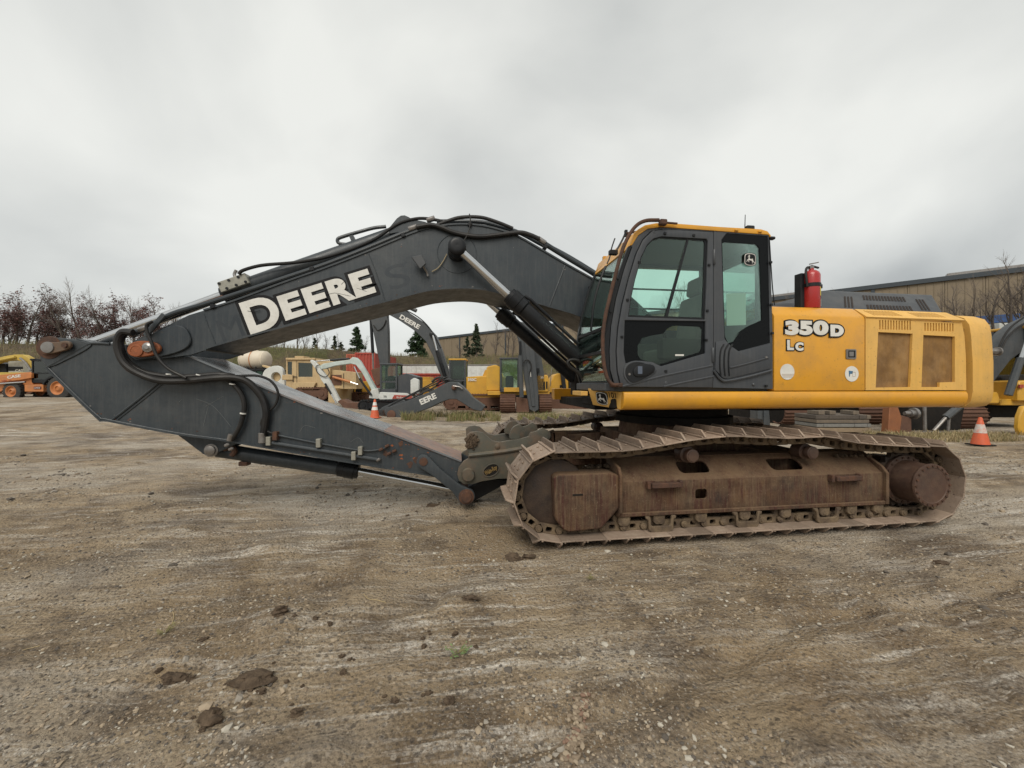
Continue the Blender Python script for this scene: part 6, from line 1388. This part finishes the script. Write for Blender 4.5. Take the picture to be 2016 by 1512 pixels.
# machine behind the house: tracks, attachments
B = far_exc(1640, 14.5, 'excavator whose rusty tracks show under the big yellow house, behind stacked timber')
for a, c in ((1545, 1606), (1692, 1748)):
    x0, x1 = B.q(a, 0, .3).x, B.q(c, 0, .3).x; end_track(B.o, x0, x1, .02, .95, .3, 4.4, M_brust, M_dark)
B.box('lower_frame', 1600, 1700, 806, 824, 1.2, 3.6, M_dark); B.prism('house', [(1530, 800), (1530, 700), (1760, 700), (1760, 800)], 1.2, 4.2, M_byel, .05)
B.prism('arm', [(1490, 850), (1488, 760), (1510, 750), (1518, 850)], -.2, .2, M_dgrey, .02)
for k in range(2):
    B.box('arm_slat', 1492+k*12, 1500+k*12, 800, 838, -.26, -.2, M_dgrey, .01)
B = Bg('timber_stack', 1660, 12.3, 'stack of weathered timber blocking with grey planks, under the yellow house', 'timber')
r_ = random.Random(3)
for row, (yt, yb) in enumerate(((842, 851), (834, 841), (826, 833), (817, 825))):
    x = 1606+r_.random()*4
    while x < 1712:
        w_ = r_.choice((14, 26, 44, 60)) if row % 2 else 104
        xe = min(x+w_, 1716); B.box('plank', x, xe-.6, yt+.4, yb, -.1+.05*r_.random(), .9, M_wood2 if row in (1,) else r_.choice((M_wood, M_wood3, M_wood4)), .008); x = xe
for x in (1612, 1634, 1680): B.box('timber_block', x, x+12, 809, 816.5, .0, .5, M_wood, .008)
B = Bg('attachment', 1800, 12.5, 'rusty orange plate and grey hydraulic attachment lying behind the near track', 'attachment')
B.prism('rust_plate', [(1748, 858), (1752, 800), (1768, 800), (1776, 822), (1772, 856)], 0, .25, mat('orange_rust_plate', (.26, .10, .04, 1), .8, col2=(.17, .07, .035, 1), scale=4, bump=.3), .015)
B.prism('red_bracket', [(1770, 858), (1776, 818), (1795, 822), (1796, 856)], .2, .5, M_brust, .02)
MB().lathe(B.q(1796, 814, .2), (1, 0, 0), [(-.25, .06), (-.1, .08), (-.1, .12), (.02, .12), (.02, .18), (.1, .18)], 18).build('coupling', M_steel, B.o)
B.tube('upright', [(1820, 800), (1821, 852)], .1, .05, M_steel, smooth=False); B.tube('lower_bar', [(1815, 852), (1872, 853)], .1, .06, M_steel, smooth=False); B.tube('upright', [(1866, 852), (1868, 820)], .1, .045, M_steel, smooth=False)
B.tube('ram', [(1838, 848), (1862, 822)], -.05, .05, M_steel, smooth=False); B.tube('ram_barrel', [(1862, 822), (1895, 795)], -.05, .10, M_dgrey, smooth=False); B.prism('dark_frame', [(1786, 852), (1790, 800), (1900, 800), (1890, 852)], .6, 1.2, M_dark, .02)

# ---- traffic cones
def cone(px, py_base, d, h, label, dirty):
    B = Bg('traffic_cone', px, d, label, 'traffic cone')
    b_ = MB().box((0, 0, .02), (h*.56, h*.56, .035)).build('base', M_dark if dirty else M_cone, B.o, bevel=.01)
    r = lambda z: (.19-.155*(z/h))*h/.71*.95
    MB().lathe((0, 0, .035), (0, 0, 1), [(0, r(0)), (h*.3, r(h*.3)), (h*.97, r(h*.97)), (h, r(h)*.8), (h, .01)], 22).build('cone_body', M_cone, B.o, smooth=40)
    M_refl = mat('cone_collar_worn', (.52, .50, .46, 1), .6, dirt=(.62, .13, .06, 1), dirt_amt=.95, dirt_scale=16) if dirty else M_white
    for z0, z1 in (((.42, .74),) if dirty else ((.40, .58), (.66, .84))):
        MB().lathe((0, 0, .035), (0, 0, 1), [(h*z0, r(h*z0)+.004), (h*z1, r(h*z1)+.004)], 22, cap=False).build('reflective_collar', M_refl, B.o)
    return B
cone(738, 826, 17.0, .78, 'clean orange traffic cone with two white bands beside the lying boom', False)
cone(1930, 886, 9.9, .68, 'worn orange traffic cone with scuffed white collar on a dark base', True)

# ---- warehouse on the upper level
M_wall = mat('warehouse_tan_panel', (0.235, 0.185, 0.125, 1), .8, col2=(0.215, 0.17, 0.115, 1), scale=.3, streak=.3, streak_col=(.19, .15, .10, 1), dirt=(.17, .135, .095, 1), dirt_amt=.3, dirt_scale=.6)
M_trim = mat('warehouse_dark_trim', (.035, .045, .055, 1), .5)
M_blue = mat('blue_band', (.03, .08, .22, 1), .5)
def camxy(u, w): return Vector((CAM.x+u*_c+w*_s, CAM.y-u*_s+w*_c, 0))
wa, wb = camxy(-24, 104.7), camxy(80, 17.0)
WH = tag(empty('warehouse', wa), 'long tan metal warehouse with dark roof edge on the upper level', 'warehouse')
dW = wb-wa; Lw = dW.length; WH.rotation_euler = (0, 0, math.atan2(dW.y, dW.x)); ZW0, ZW1 = 4.0, 13.55
npan = 46; pw = Lw/npan
MB().b2((0, .2, ZW0), (Lw, 30, ZW1-.15)).build('building_core', M_wall, WH)
for i in range(npan):
    a_ = MB(); a_.b2((i*pw+.02, .0, ZW0), ((i+1)*pw-.02, .16, ZW1-.5))
    for j in range(5): a_.b2((i*pw+.25+j*(pw-.4)/4-.03, -.05, ZW0), (i*pw+.25+j*(pw-.4)/4+.03, .0, ZW1-.5))
    a_.build('wall_panel', M_wall, WH)
for i in range(0, npan, 5): MB().b2((i*pw-.16, -.14, ZW0), (i*pw+.16, -.055, ZW1-.4)).build('column', M_trim, WH)
MB().b2((-.2, -.25, ZW1-.5), (Lw+.2, .3, ZW1)).build('roof_edge', M_trim, WH); 
for x_, l_ in ((Lw*.56, 5), (Lw*.70, 7), (Lw*.3, 4)): MB().b2((x_, 3, ZW1-.2), (x_+l_, 6, ZW1+.9)).build('roof_unit', M_steel, WH, bevel=.05)
MB().b2((Lw*.56, -.35, 8.0), (Lw*.99, -.14, 8.8)).build('blue_band', M_blue, WH)
for i in range(9): MB().b2((Lw*.57+i*5, -.20, 5.0), (Lw*.57+i*5+2.6, -.145, 7.8)).build('dock_door', M_mwhite if i % 2 else M_trim, WH)
def far_trailer(px, d, label, txt=None, z=None):
    p = D(px, 756, d); B = Bg('semi_trailer', px, d, label, 'trailer', 'white trailers on the upper level')
    MB().b2((-3.8, 0, 1.0), (3.8, 2.5, 3.4)).build('box', M_mwhite, B.o, bevel=.03); MB().b2((-3.8, -.02, .85), (3.8, 2.52, 1.0)).build('rail', M_trim, B.o)
    for x_ in (-3, -2, 3): wheel(B.o, (x_, .1, .5), .5, .3, M_steel, n=16)
    if txt: lettering(txt, (-1.6, -.005, 1.9), (1, 0, 0), (0, 0, 1), .8, M_decalblack, B.o, offset=.02)
    return B
far_trailer(2040, 40.5, 'white trailer numbered in black on the upper level beyond the dark folded boom', '232')
far_trailer(1090, 74, 'plain white trailer on the grassy upper level under the boom cylinders')

# ---- trees
def tree_mesh(seed, h, spread=.55, levels=5, twig=.008, up=.25, lean=0, nb=(3, 4), start=.3):
    r = random.Random(seed); T = MB(); W_ = MB(); leafp = []
    def rot(v, ang, r):
        ax = v.orthogonal().normalized(); ax = Matrix.Rotation(r.random()*6.283, 3, v) @ ax
        return (Matrix.Rotation(ang, 3, ax) @ v).normalized()
    def grow(p, d, L_, rad, lv):
        n_ = 4 if lv < 2 else 3; pts = [p]; q = p; dd = d
        for k in range(n_):
            dd = (dd+Vector((r.gauss(0, .10), r.gauss(0, .10), up*.3+r.gauss(0, .06)))).normalized(); q = q+dd*(L_/n_); pts.append(q)
        tgt = T if lv < 2 else W_
        rs_ = []; sides = 6 if lv == 0 else (4 if lv < 3 else 3)
        for i, pp in enumerate(pts):
            t = (pts[min(i+1, n_)]-pts[max(i-1, 0)]).normalized(); u_ = t.orthogonal().normalized(); w_ = t.cross(u_); rr_ = max(rad*(1-.5*i/n_), twig*.6)
            rs_.append([pp+(u_*math.cos(6.283*k/sides)+w_*math.sin(6.283*k/sides))*rr_ for k in range(sides)])
        tgt.rings(rs_, cap=False)
        if lv >= 2: leafp.extend(pts[1:])
        if lv >= levels: return
        cnt = r.randint(*nb)+(3 if lv == 0 else 0)
        for k in range(cnt):
            f = start+(1-start)*(k+r.random())/cnt if lv == 0 else .25+.75*(k+r.random())/cnt
            i = min(int(f*n_), n_-1); pp = pts[i].lerp(pts[i+1], f*n_-i)
            nd = rot((pts[i+1]-pts[i]).normalized(), spread*(.7+.6*r.random()), r)
            grow(pp, nd, L_*(.62 if lv else .5)*(1.1-.35*f)*(.8+.4*r.random()), rad*(.5 if lv else .42)*(1.1-.4*f), lv+1)
        grow(pts[-1], rot(dd, .25*r.random(), r), L_*.55, rad*.48, lv+1)
    grow(Vector((0, 0, -.3)), Vector((lean, 0, 1)).normalized(), h*.62, h*.017+.03, 0)
    return T, W_, leafp
M_bark = mat('tree_bark', (0.085, 0.068, 0.055, 1), .95, col2=(0.12, 0.10, 0.085, 1), scale=3)
M_twig = mat('tree_twigs', (0.135, 0.112, 0.096, 1), .95, rvar=0)
M_oak = mat('oak_dead_leaf', (0.105, 0.050, 0.047, 1), .8, col2=(0.16, 0.085, 0.075, 1), amt=1, scale=1.2, rvar=0)
M_pine = mat('pine_needles', (0.022, 0.050, 0.018, 1), .8, col2=(0.045, 0.080, 0.030, 1), amt=1, scale=1.5, rvar=0)
M_spruce = mat('spruce_needles', (0.035, 0.055, 0.030, 1), .8, col2=(0.055, 0.075, 0.038, 1), amt=1, scale=1.5, rvar=0)
def leaf_cards(pts, n, size, jitter, seed, flat=.5, zmin=0):
    r = np.random.RandomState(seed); pts = np.array([p[:] for p in pts]); pts = pts[pts[:, 2] > zmin] if len(pts) else pts
    c = pts[r.randint(0, len(pts), n)]+r.randn(n, 3)*jitter
    a = r.randn(n, 3); a /= np.linalg.norm(a, axis=1)[:, None]; b_ = np.cross(a, r.randn(n, 3)); b_ /= np.linalg.norm(b_, axis=1)[:, None]
    a[:, 2] *= flat; s = size*(.6+.8*r.rand(n, 1))
    V = np.stack([c-a*s, c+b_*s*.45, c+a*s, c-b_*s*.45], 1).reshape(-1, 3); F = np.arange(n*4).reshape(-1, 4)
    m_ = MB(); m_.v = V.tolist(); m_.f = F.tolist(); return m_
def make_tree(name, seed, h, label, group, leaves=None, **k):
    o = tag(empty(name), label, 'tree', group); T, W_, lp = tree_mesh(seed, h, **k)
    T.build('trunk', M_bark, o, clean=False); W_.build('crown', M_twig, o, clean=False)
    if leaves:
        n_, size, jit, mt = leaves
        leaf_cards(lp, n_, size, jit, seed, zmin=h*.12).build('foliage', mt, o, clean=False)
    return o
def place(o, px, d, s=1.0, rot=None, sink=0.0):
    p = D(px, 756, d); o.location = (p.x, p.y, hz(p.x, p.y)-sink); o.rotation_euler = (0, 0, rng.random()*6.28 if rot is None else rot); o.scale = (s, s, s*(.92+.16*rng.random()))
GO = 'oaks with dead brown leaves on the left bank'; GB = 'bare trees on the left bank'
LO = 'oak still holding purple brown dead leaves on the bank top'; LB = 'tall bare grey tree among the leafy oaks on the bank'
oaks = [make_tree('oak_tree', 11+i, 7.0, LO, GO, leaves=(1700, .13, .18, M_oak), levels=4, nb=(3, 3), spread=.85, start=.12, up=.10) for i in range(3)]
bares = [make_tree('bare_tree', 31+i, 8.0, LB, GB, levels=4, nb=(3, 4), spread=.5, start=.25, up=.3) for i in range(3)]
oak_spots = [(-18, 47, 1.0), (8, 48, .98), (35, 47, 1.05), (52, 46.5, 1.22), (72, 47.5, 1.1), (95, 48, .88), (112, 50, .8), (135, 49, .75), (160, 51, .72), (187, 48, .8), (205, 47, 1.0), (226, 48, 1.06), (248, 49, .95), (268, 47.5, .98), (292, 47, 1.05), (310, 49, .8), (330, 50, .7), (20, 54, .9), (85, 55, .9), (150, 56, .85), (215, 55, .95), (280, 56, .9), (-45, 46, 1.1), (-80, 47, 1.1)]
for i, (px, d, s) in enumerate(oak_spots):
    o = oaks[i] if i < 3 else copy_tree(oaks[i % 3]); place(o, px, d, s*.80)
bare_spots = [(125, 47, 1.02), (158, 46.5, .98), (210, 51, 1.05), (262, 51, .95), (15, 52, .95), (330, 48, .75), (100, 53, .9), (345, 50, .7), (300, 53, .9), (-30, 49, 1.0)]
for i, (px, d, s) in enumerate(bare_spots):
    o = bares[i] if i < 3 else copy_tree(bares[i % 3]); place(o, px, d, s*.80)
LB2 = 'bare leafless tree in front of the tan warehouse wall'; GB2 = 'bare trees along the warehouse'
b2 = [make_tree('bare_tree', 51+i, 6.5, LB2, GB2, levels=4, nb=(3, 4), spread=.62, start=.12, up=.25) for i in range(2)]
sp2 = [(1890, 37, .85), (1915, 36, .95), (1958, 36, 1.0), (1990, 35, 1.1), (2012, 36, 1.05), (1860, 40, .8), (1795, 44, .9), (1935, 39, .8), (2030, 34, 1.1), (1830, 42, .7), (975, 72, 1.0), (1000, 69, 1.15), (950, 74, .8), (905, 78, .7), (1008, 66, 1.0), (1140, 62, 1.0), (1100, 64, .9)]
for i, (px, d, s) in enumerate(sp2):
    o = b2[i] if i < 2 else copy_tree(b2[i % 2]); place(o, px, d, s*.86)
LB3 = 'bare tree whose top shows over the yellow excavator house'; GB3 = 'bare trees behind the excavator house'
for i, (px, d, s) in enumerate([(1540, 50, 1.05), (1550, 48, .95), (1645, 47, 1.18), (1655, 52, .95), (1325, 56, 1.25), (1350, 54, 1.15), (1300, 58, 1.2), (1575, 55, .9)]):
    o = copy_tree(b2[i % 2]); o['label'] = LB3; o['group'] = GB3; place(o, px, d, s)
LB4 = 'low bare shrub tree on the grassy bank crest past the big boom'; GB4 = 'thin bare trees on the bank crest'
for i, (px, d, s) in enumerate([(560, 52, .5), (585, 53, .62), (600, 54, .55), (625, 56, .5), (640, 57, .45), (545, 52, .4), (720, 66, .5), (668, 60, .45)]):
    o = copy_tree(b2[i % 2]); o['label'] = LB4; o['group'] = GB4; place(o, px, d, s)
def conifer(name, seed, h, rad, mt, label, n=2600, full=.5, group=None):
    r = random.Random(seed); o = tag(empty(name), label, 'tree', group); MB().cyl((0, 0, -.2), (0, 0, h*.95), h*.02+.03, .01, n=7).build('trunk', M_bark, o)
    br = MB(); pts = []
    for k in range(int(26+h*3)):
        t = (k+r.random())/(26+h*3); z = h*(.08+.9*t); L_ = rad*((1-t)**full)*(.7+.5*r.random())+.05; a = r.random()*6.283
        e_ = Vector((math.cos(a)*L_, math.sin(a)*L_, -.12*L_+.2*t*L_)); br.tube([Vector((0, 0, z)), Vector((0, 0, z))+e_*.5+Vector((0, 0, .05)), Vector((0, 0, z))+e_], .018, 3, False)
        for j in range(9): pts.append(Vector((0, 0, z))+e_*((j+2)/10)+Vector((r.gauss(0, .05), r.gauss(0, .05), r.gauss(0, .05)))*L_)
    br.build('branches', M_bark, o, clean=False)
    leaf_cards(pts, n, .13*h/5+.05, .07*rad, seed, .35).build('crown', mt, o, clean=False); return o
o = conifer('pine_tree', 1, 6.2, 2.3, M_pine, 'dense rounded green pine behind the arched grey boom', 11000, .40); place(o, 822, 68, .78)
o = conifer('pine_tree', 2, 6.0, 1.8, M_pine, 'dark green pine with pointed top on the bank beside the hanging arm', 5000, .75); place(o, 702, 62, .75)
o = conifer('spruce_tree', 3, 7.0, 1.6, M_spruce, 'tall pointed spruce in front of the tan warehouse', 3600, .8); place(o, 938, 70, .80)
o = conifer('spruce_tree', 4, 5.0, 1.3, M_spruce, 'short spruce growing against a taller spruce', 2600, .8); place(o, 920, 71, .72)
o = conifer('spruce_tree', 5, 4.0, 1.0, M_spruce, 'small thin spruce on the bank crest beside a dark pine', 2000, .8); place(o, 659, 59, .7)
o = conifer('spruce_tree', 6, 3.2, 1.0, M_spruce, 'stunted small spruce between a thin spruce and the dark pine', 1800, .8); place(o, 672, 60, .65)
o = conifer('spruce_tree', 7, 3.0, .8, M_spruce, 'tiny spruce standing alone on the grassy bank crest', 1500, .8); place(o, 620, 55, .7)

# ---- grass and weeds (uncountable)
def grass(name, pts, hmin, hmax, mats, seed, label):
    r = np.random.RandomState(seed); n = len(pts); pts = np.array(pts); h = hmin+(hmax-hmin)*r.rand(n)**1.5; a = r.rand(n)*6.28; w = .006+.006*r.rand(n)+h*.012
    dx_ = np.cos(a)*w; dy_ = np.sin(a)*w; ln = r.randn(n, 2)*.35*h[:, None]
    z = hgt(pts[:, 0], pts[:, 1])-.01; b0 = np.stack([pts[:, 0]-dx_, pts[:, 1]-dy_, z], -1); b1 = np.stack([pts[:, 0]+dx_, pts[:, 1]+dy_, z], -1)
    m0 = np.stack([pts[:, 0]+ln[:, 0]*.35-dx_*.6, pts[:, 1]+ln[:, 1]*.35-dy_*.6, z+h*.6], -1); m1 = np.stack([pts[:, 0]+ln[:, 0]*.35+dx_*.6, pts[:, 1]+ln[:, 1]*.35+dy_*.6, z+h*.6], -1); t_ = np.stack([pts[:, 0]+ln[:, 0], pts[:, 1]+ln[:, 1], z+h], -1)
    V = np.stack([b0, b1, m1, m0, t_], 1).reshape(-1, 3); F = []
    for i in range(n): F += [[5*i, 5*i+1, 5*i+2, 5*i+3], [5*i+3, 5*i+2, 5*i+4]]
    me = bpy.data.meshes.new(name); me.from_pydata(V.tolist(), [], F)
    for m_ in mats: me.materials.append(m_)
    me.polygons.foreach_set('material_index', np.repeat(r.randint(0, len(mats), n), 2).astype(np.int32))
    o = bpy.data.objects.new(name, me); COL.objects.link(o); struct(o, 'stuff'); o['label'] = label; o['category'] = 'grass'; return o
M_gr = [mat('grass_green', (.13, .16, .045, 1), .8, rvar=0), mat('grass_dry', (.26, .195, .095, 1), .8, rvar=0), mat('grass_olive', (.20, .175, .075, 1), .8, rvar=0), mat('grass_straw', (.33, .26, .14, 1), .8, rvar=0)]
def strip(n, a, c, d0, d1, seed, clump=.35):
    r = np.random.RandomState(seed); px = a+(c-a)*r.rand(n*2); d = d0+(d1-d0)*r.rand(n*2); u = (px-1008)/FPX*d
    x = CAM.x+u*_c+d*_s; y = CAM.y-u*_s+d*_c; k = fbm(x, y, 1.1, 3, seed)+.3*r.rand(n*2) > .1*clump+.05
    return np.stack([x, y], -1)[k][:n]
grass('weedy_grass', np.concatenate([strip(3300, 790, 985, 16.2, 19, 4), strip(2300, 1020, 1150, 14.5, 18, 6)]), .10, .42, [M_gr[0], M_gr[2], M_gr[1], M_gr[2]], 3, 'weedy green and dry grass around the lying boom and tracks')
grass('dry_grass', strip(4200, 1700, 2040, 10.6, 12.2, 8), .05, .20, [M_gr[1], M_gr[3], M_gr[3], M_gr[2]], 5, 'dry straw coloured grass along the row behind the worn cone')
pb = []; r_ = np.random.RandomState(9)
for u0, u1, n in ((-110, -14, 26000), (-14, 55, 22000)):
    u = u0+(u1-u0)*r_.rand(n); w = np.interp(u, CR_U, CR_W)-12*r_.rand(n)+1.5; pb.append(np.stack([CAM.x+u*_c+w*_s, CAM.y-u*_s+w*_c], -1))
grass('bank_grass', np.concatenate(pb), .15, .75, [M_gr[1], M_gr[2], mat('bank_brown_stalk', (.12, .085, .055, 1), .9, rvar=0), M_gr[0], mat('bank_grey_stalk', (.17, .14, .105, 1), .9, rvar=0)], 7, 'rough dry grass and brown stalks covering the banks')
# low weeds in the foreground dirt
def weed(px, py, n, s, label, col_i=0):
    p = Gd(px, py); r = random.Random(n); o = tag(empty('weed', (p.x, p.y, hz(p.x, p.y))), label, 'weed'); lm = MB(); st = MB()
    for k in range(n):
        a = r.random()*6.283; L_ = s*(.4+.6*r.random()); e_ = Vector((math.cos(a)*L_, math.sin(a)*L_, .25*L_+.02*r.random())); st.tube([Vector((0, 0, .002)), e_*.5+Vector((0, 0, .012)), e_], .0013, 3, False)
        for j in range(4):
            q = e_*(.4+.2*j); t_ = Vector((math.cos(a+r.gauss(0, .9)), math.sin(a+r.gauss(0, .9)), .25)); w_ = t_.cross(Vector((0, 0, 1))).normalized(); l_ = .013+.012*r.random()
            lm.add([q, q+t_*l_*.5+w_*l_*.28, q+t_*l_, q+t_*l_*.5-w_*l_*.28], [(0, 1, 2, 3)])
    st.build('stem', M_gr[2], o, clean=False); lm.build('leaf', (mat('weed_leaf', (.16, .23, .085, 1), .7, rvar=0), M_gr[2])[col_i], o, clean=False); return o
weed(902, 1284, 16, .075, 'small green weed with pale leaves growing alone in the dirt'); weed(325, 1245, 9, .07, 'wispy olive weed lying flat on the dirt', 1); weed(1165, 1140, 7, .04, 'tiny dry weed in pale gravel off the near track', 1)
def twig_(pts, label):
    o = MB().tube([Gd(a, c)+Vector((0, 0, hz(Gd(a, c).x, Gd(a, c).y)+.004)) for a, c in pts], .0022, 5).build('dry_twig', mat('straw', (.40, .31, .17, 1), .8, rvar=0), None); tag(o, label, 'twig')
twig_([(716, 1172), (725, 1182), (740, 1184), (760, 1186)], 'forked straw coloured twig lying on the dirt'); twig_([(45, 1275), (60, 1270), (78, 1266)], 'short brown twig lying flat on bare dirt'); twig_([(336, 1195), (342, 1205), (340, 1220), (330, 1240)], 'long curled straw stem beside a wispy weed')
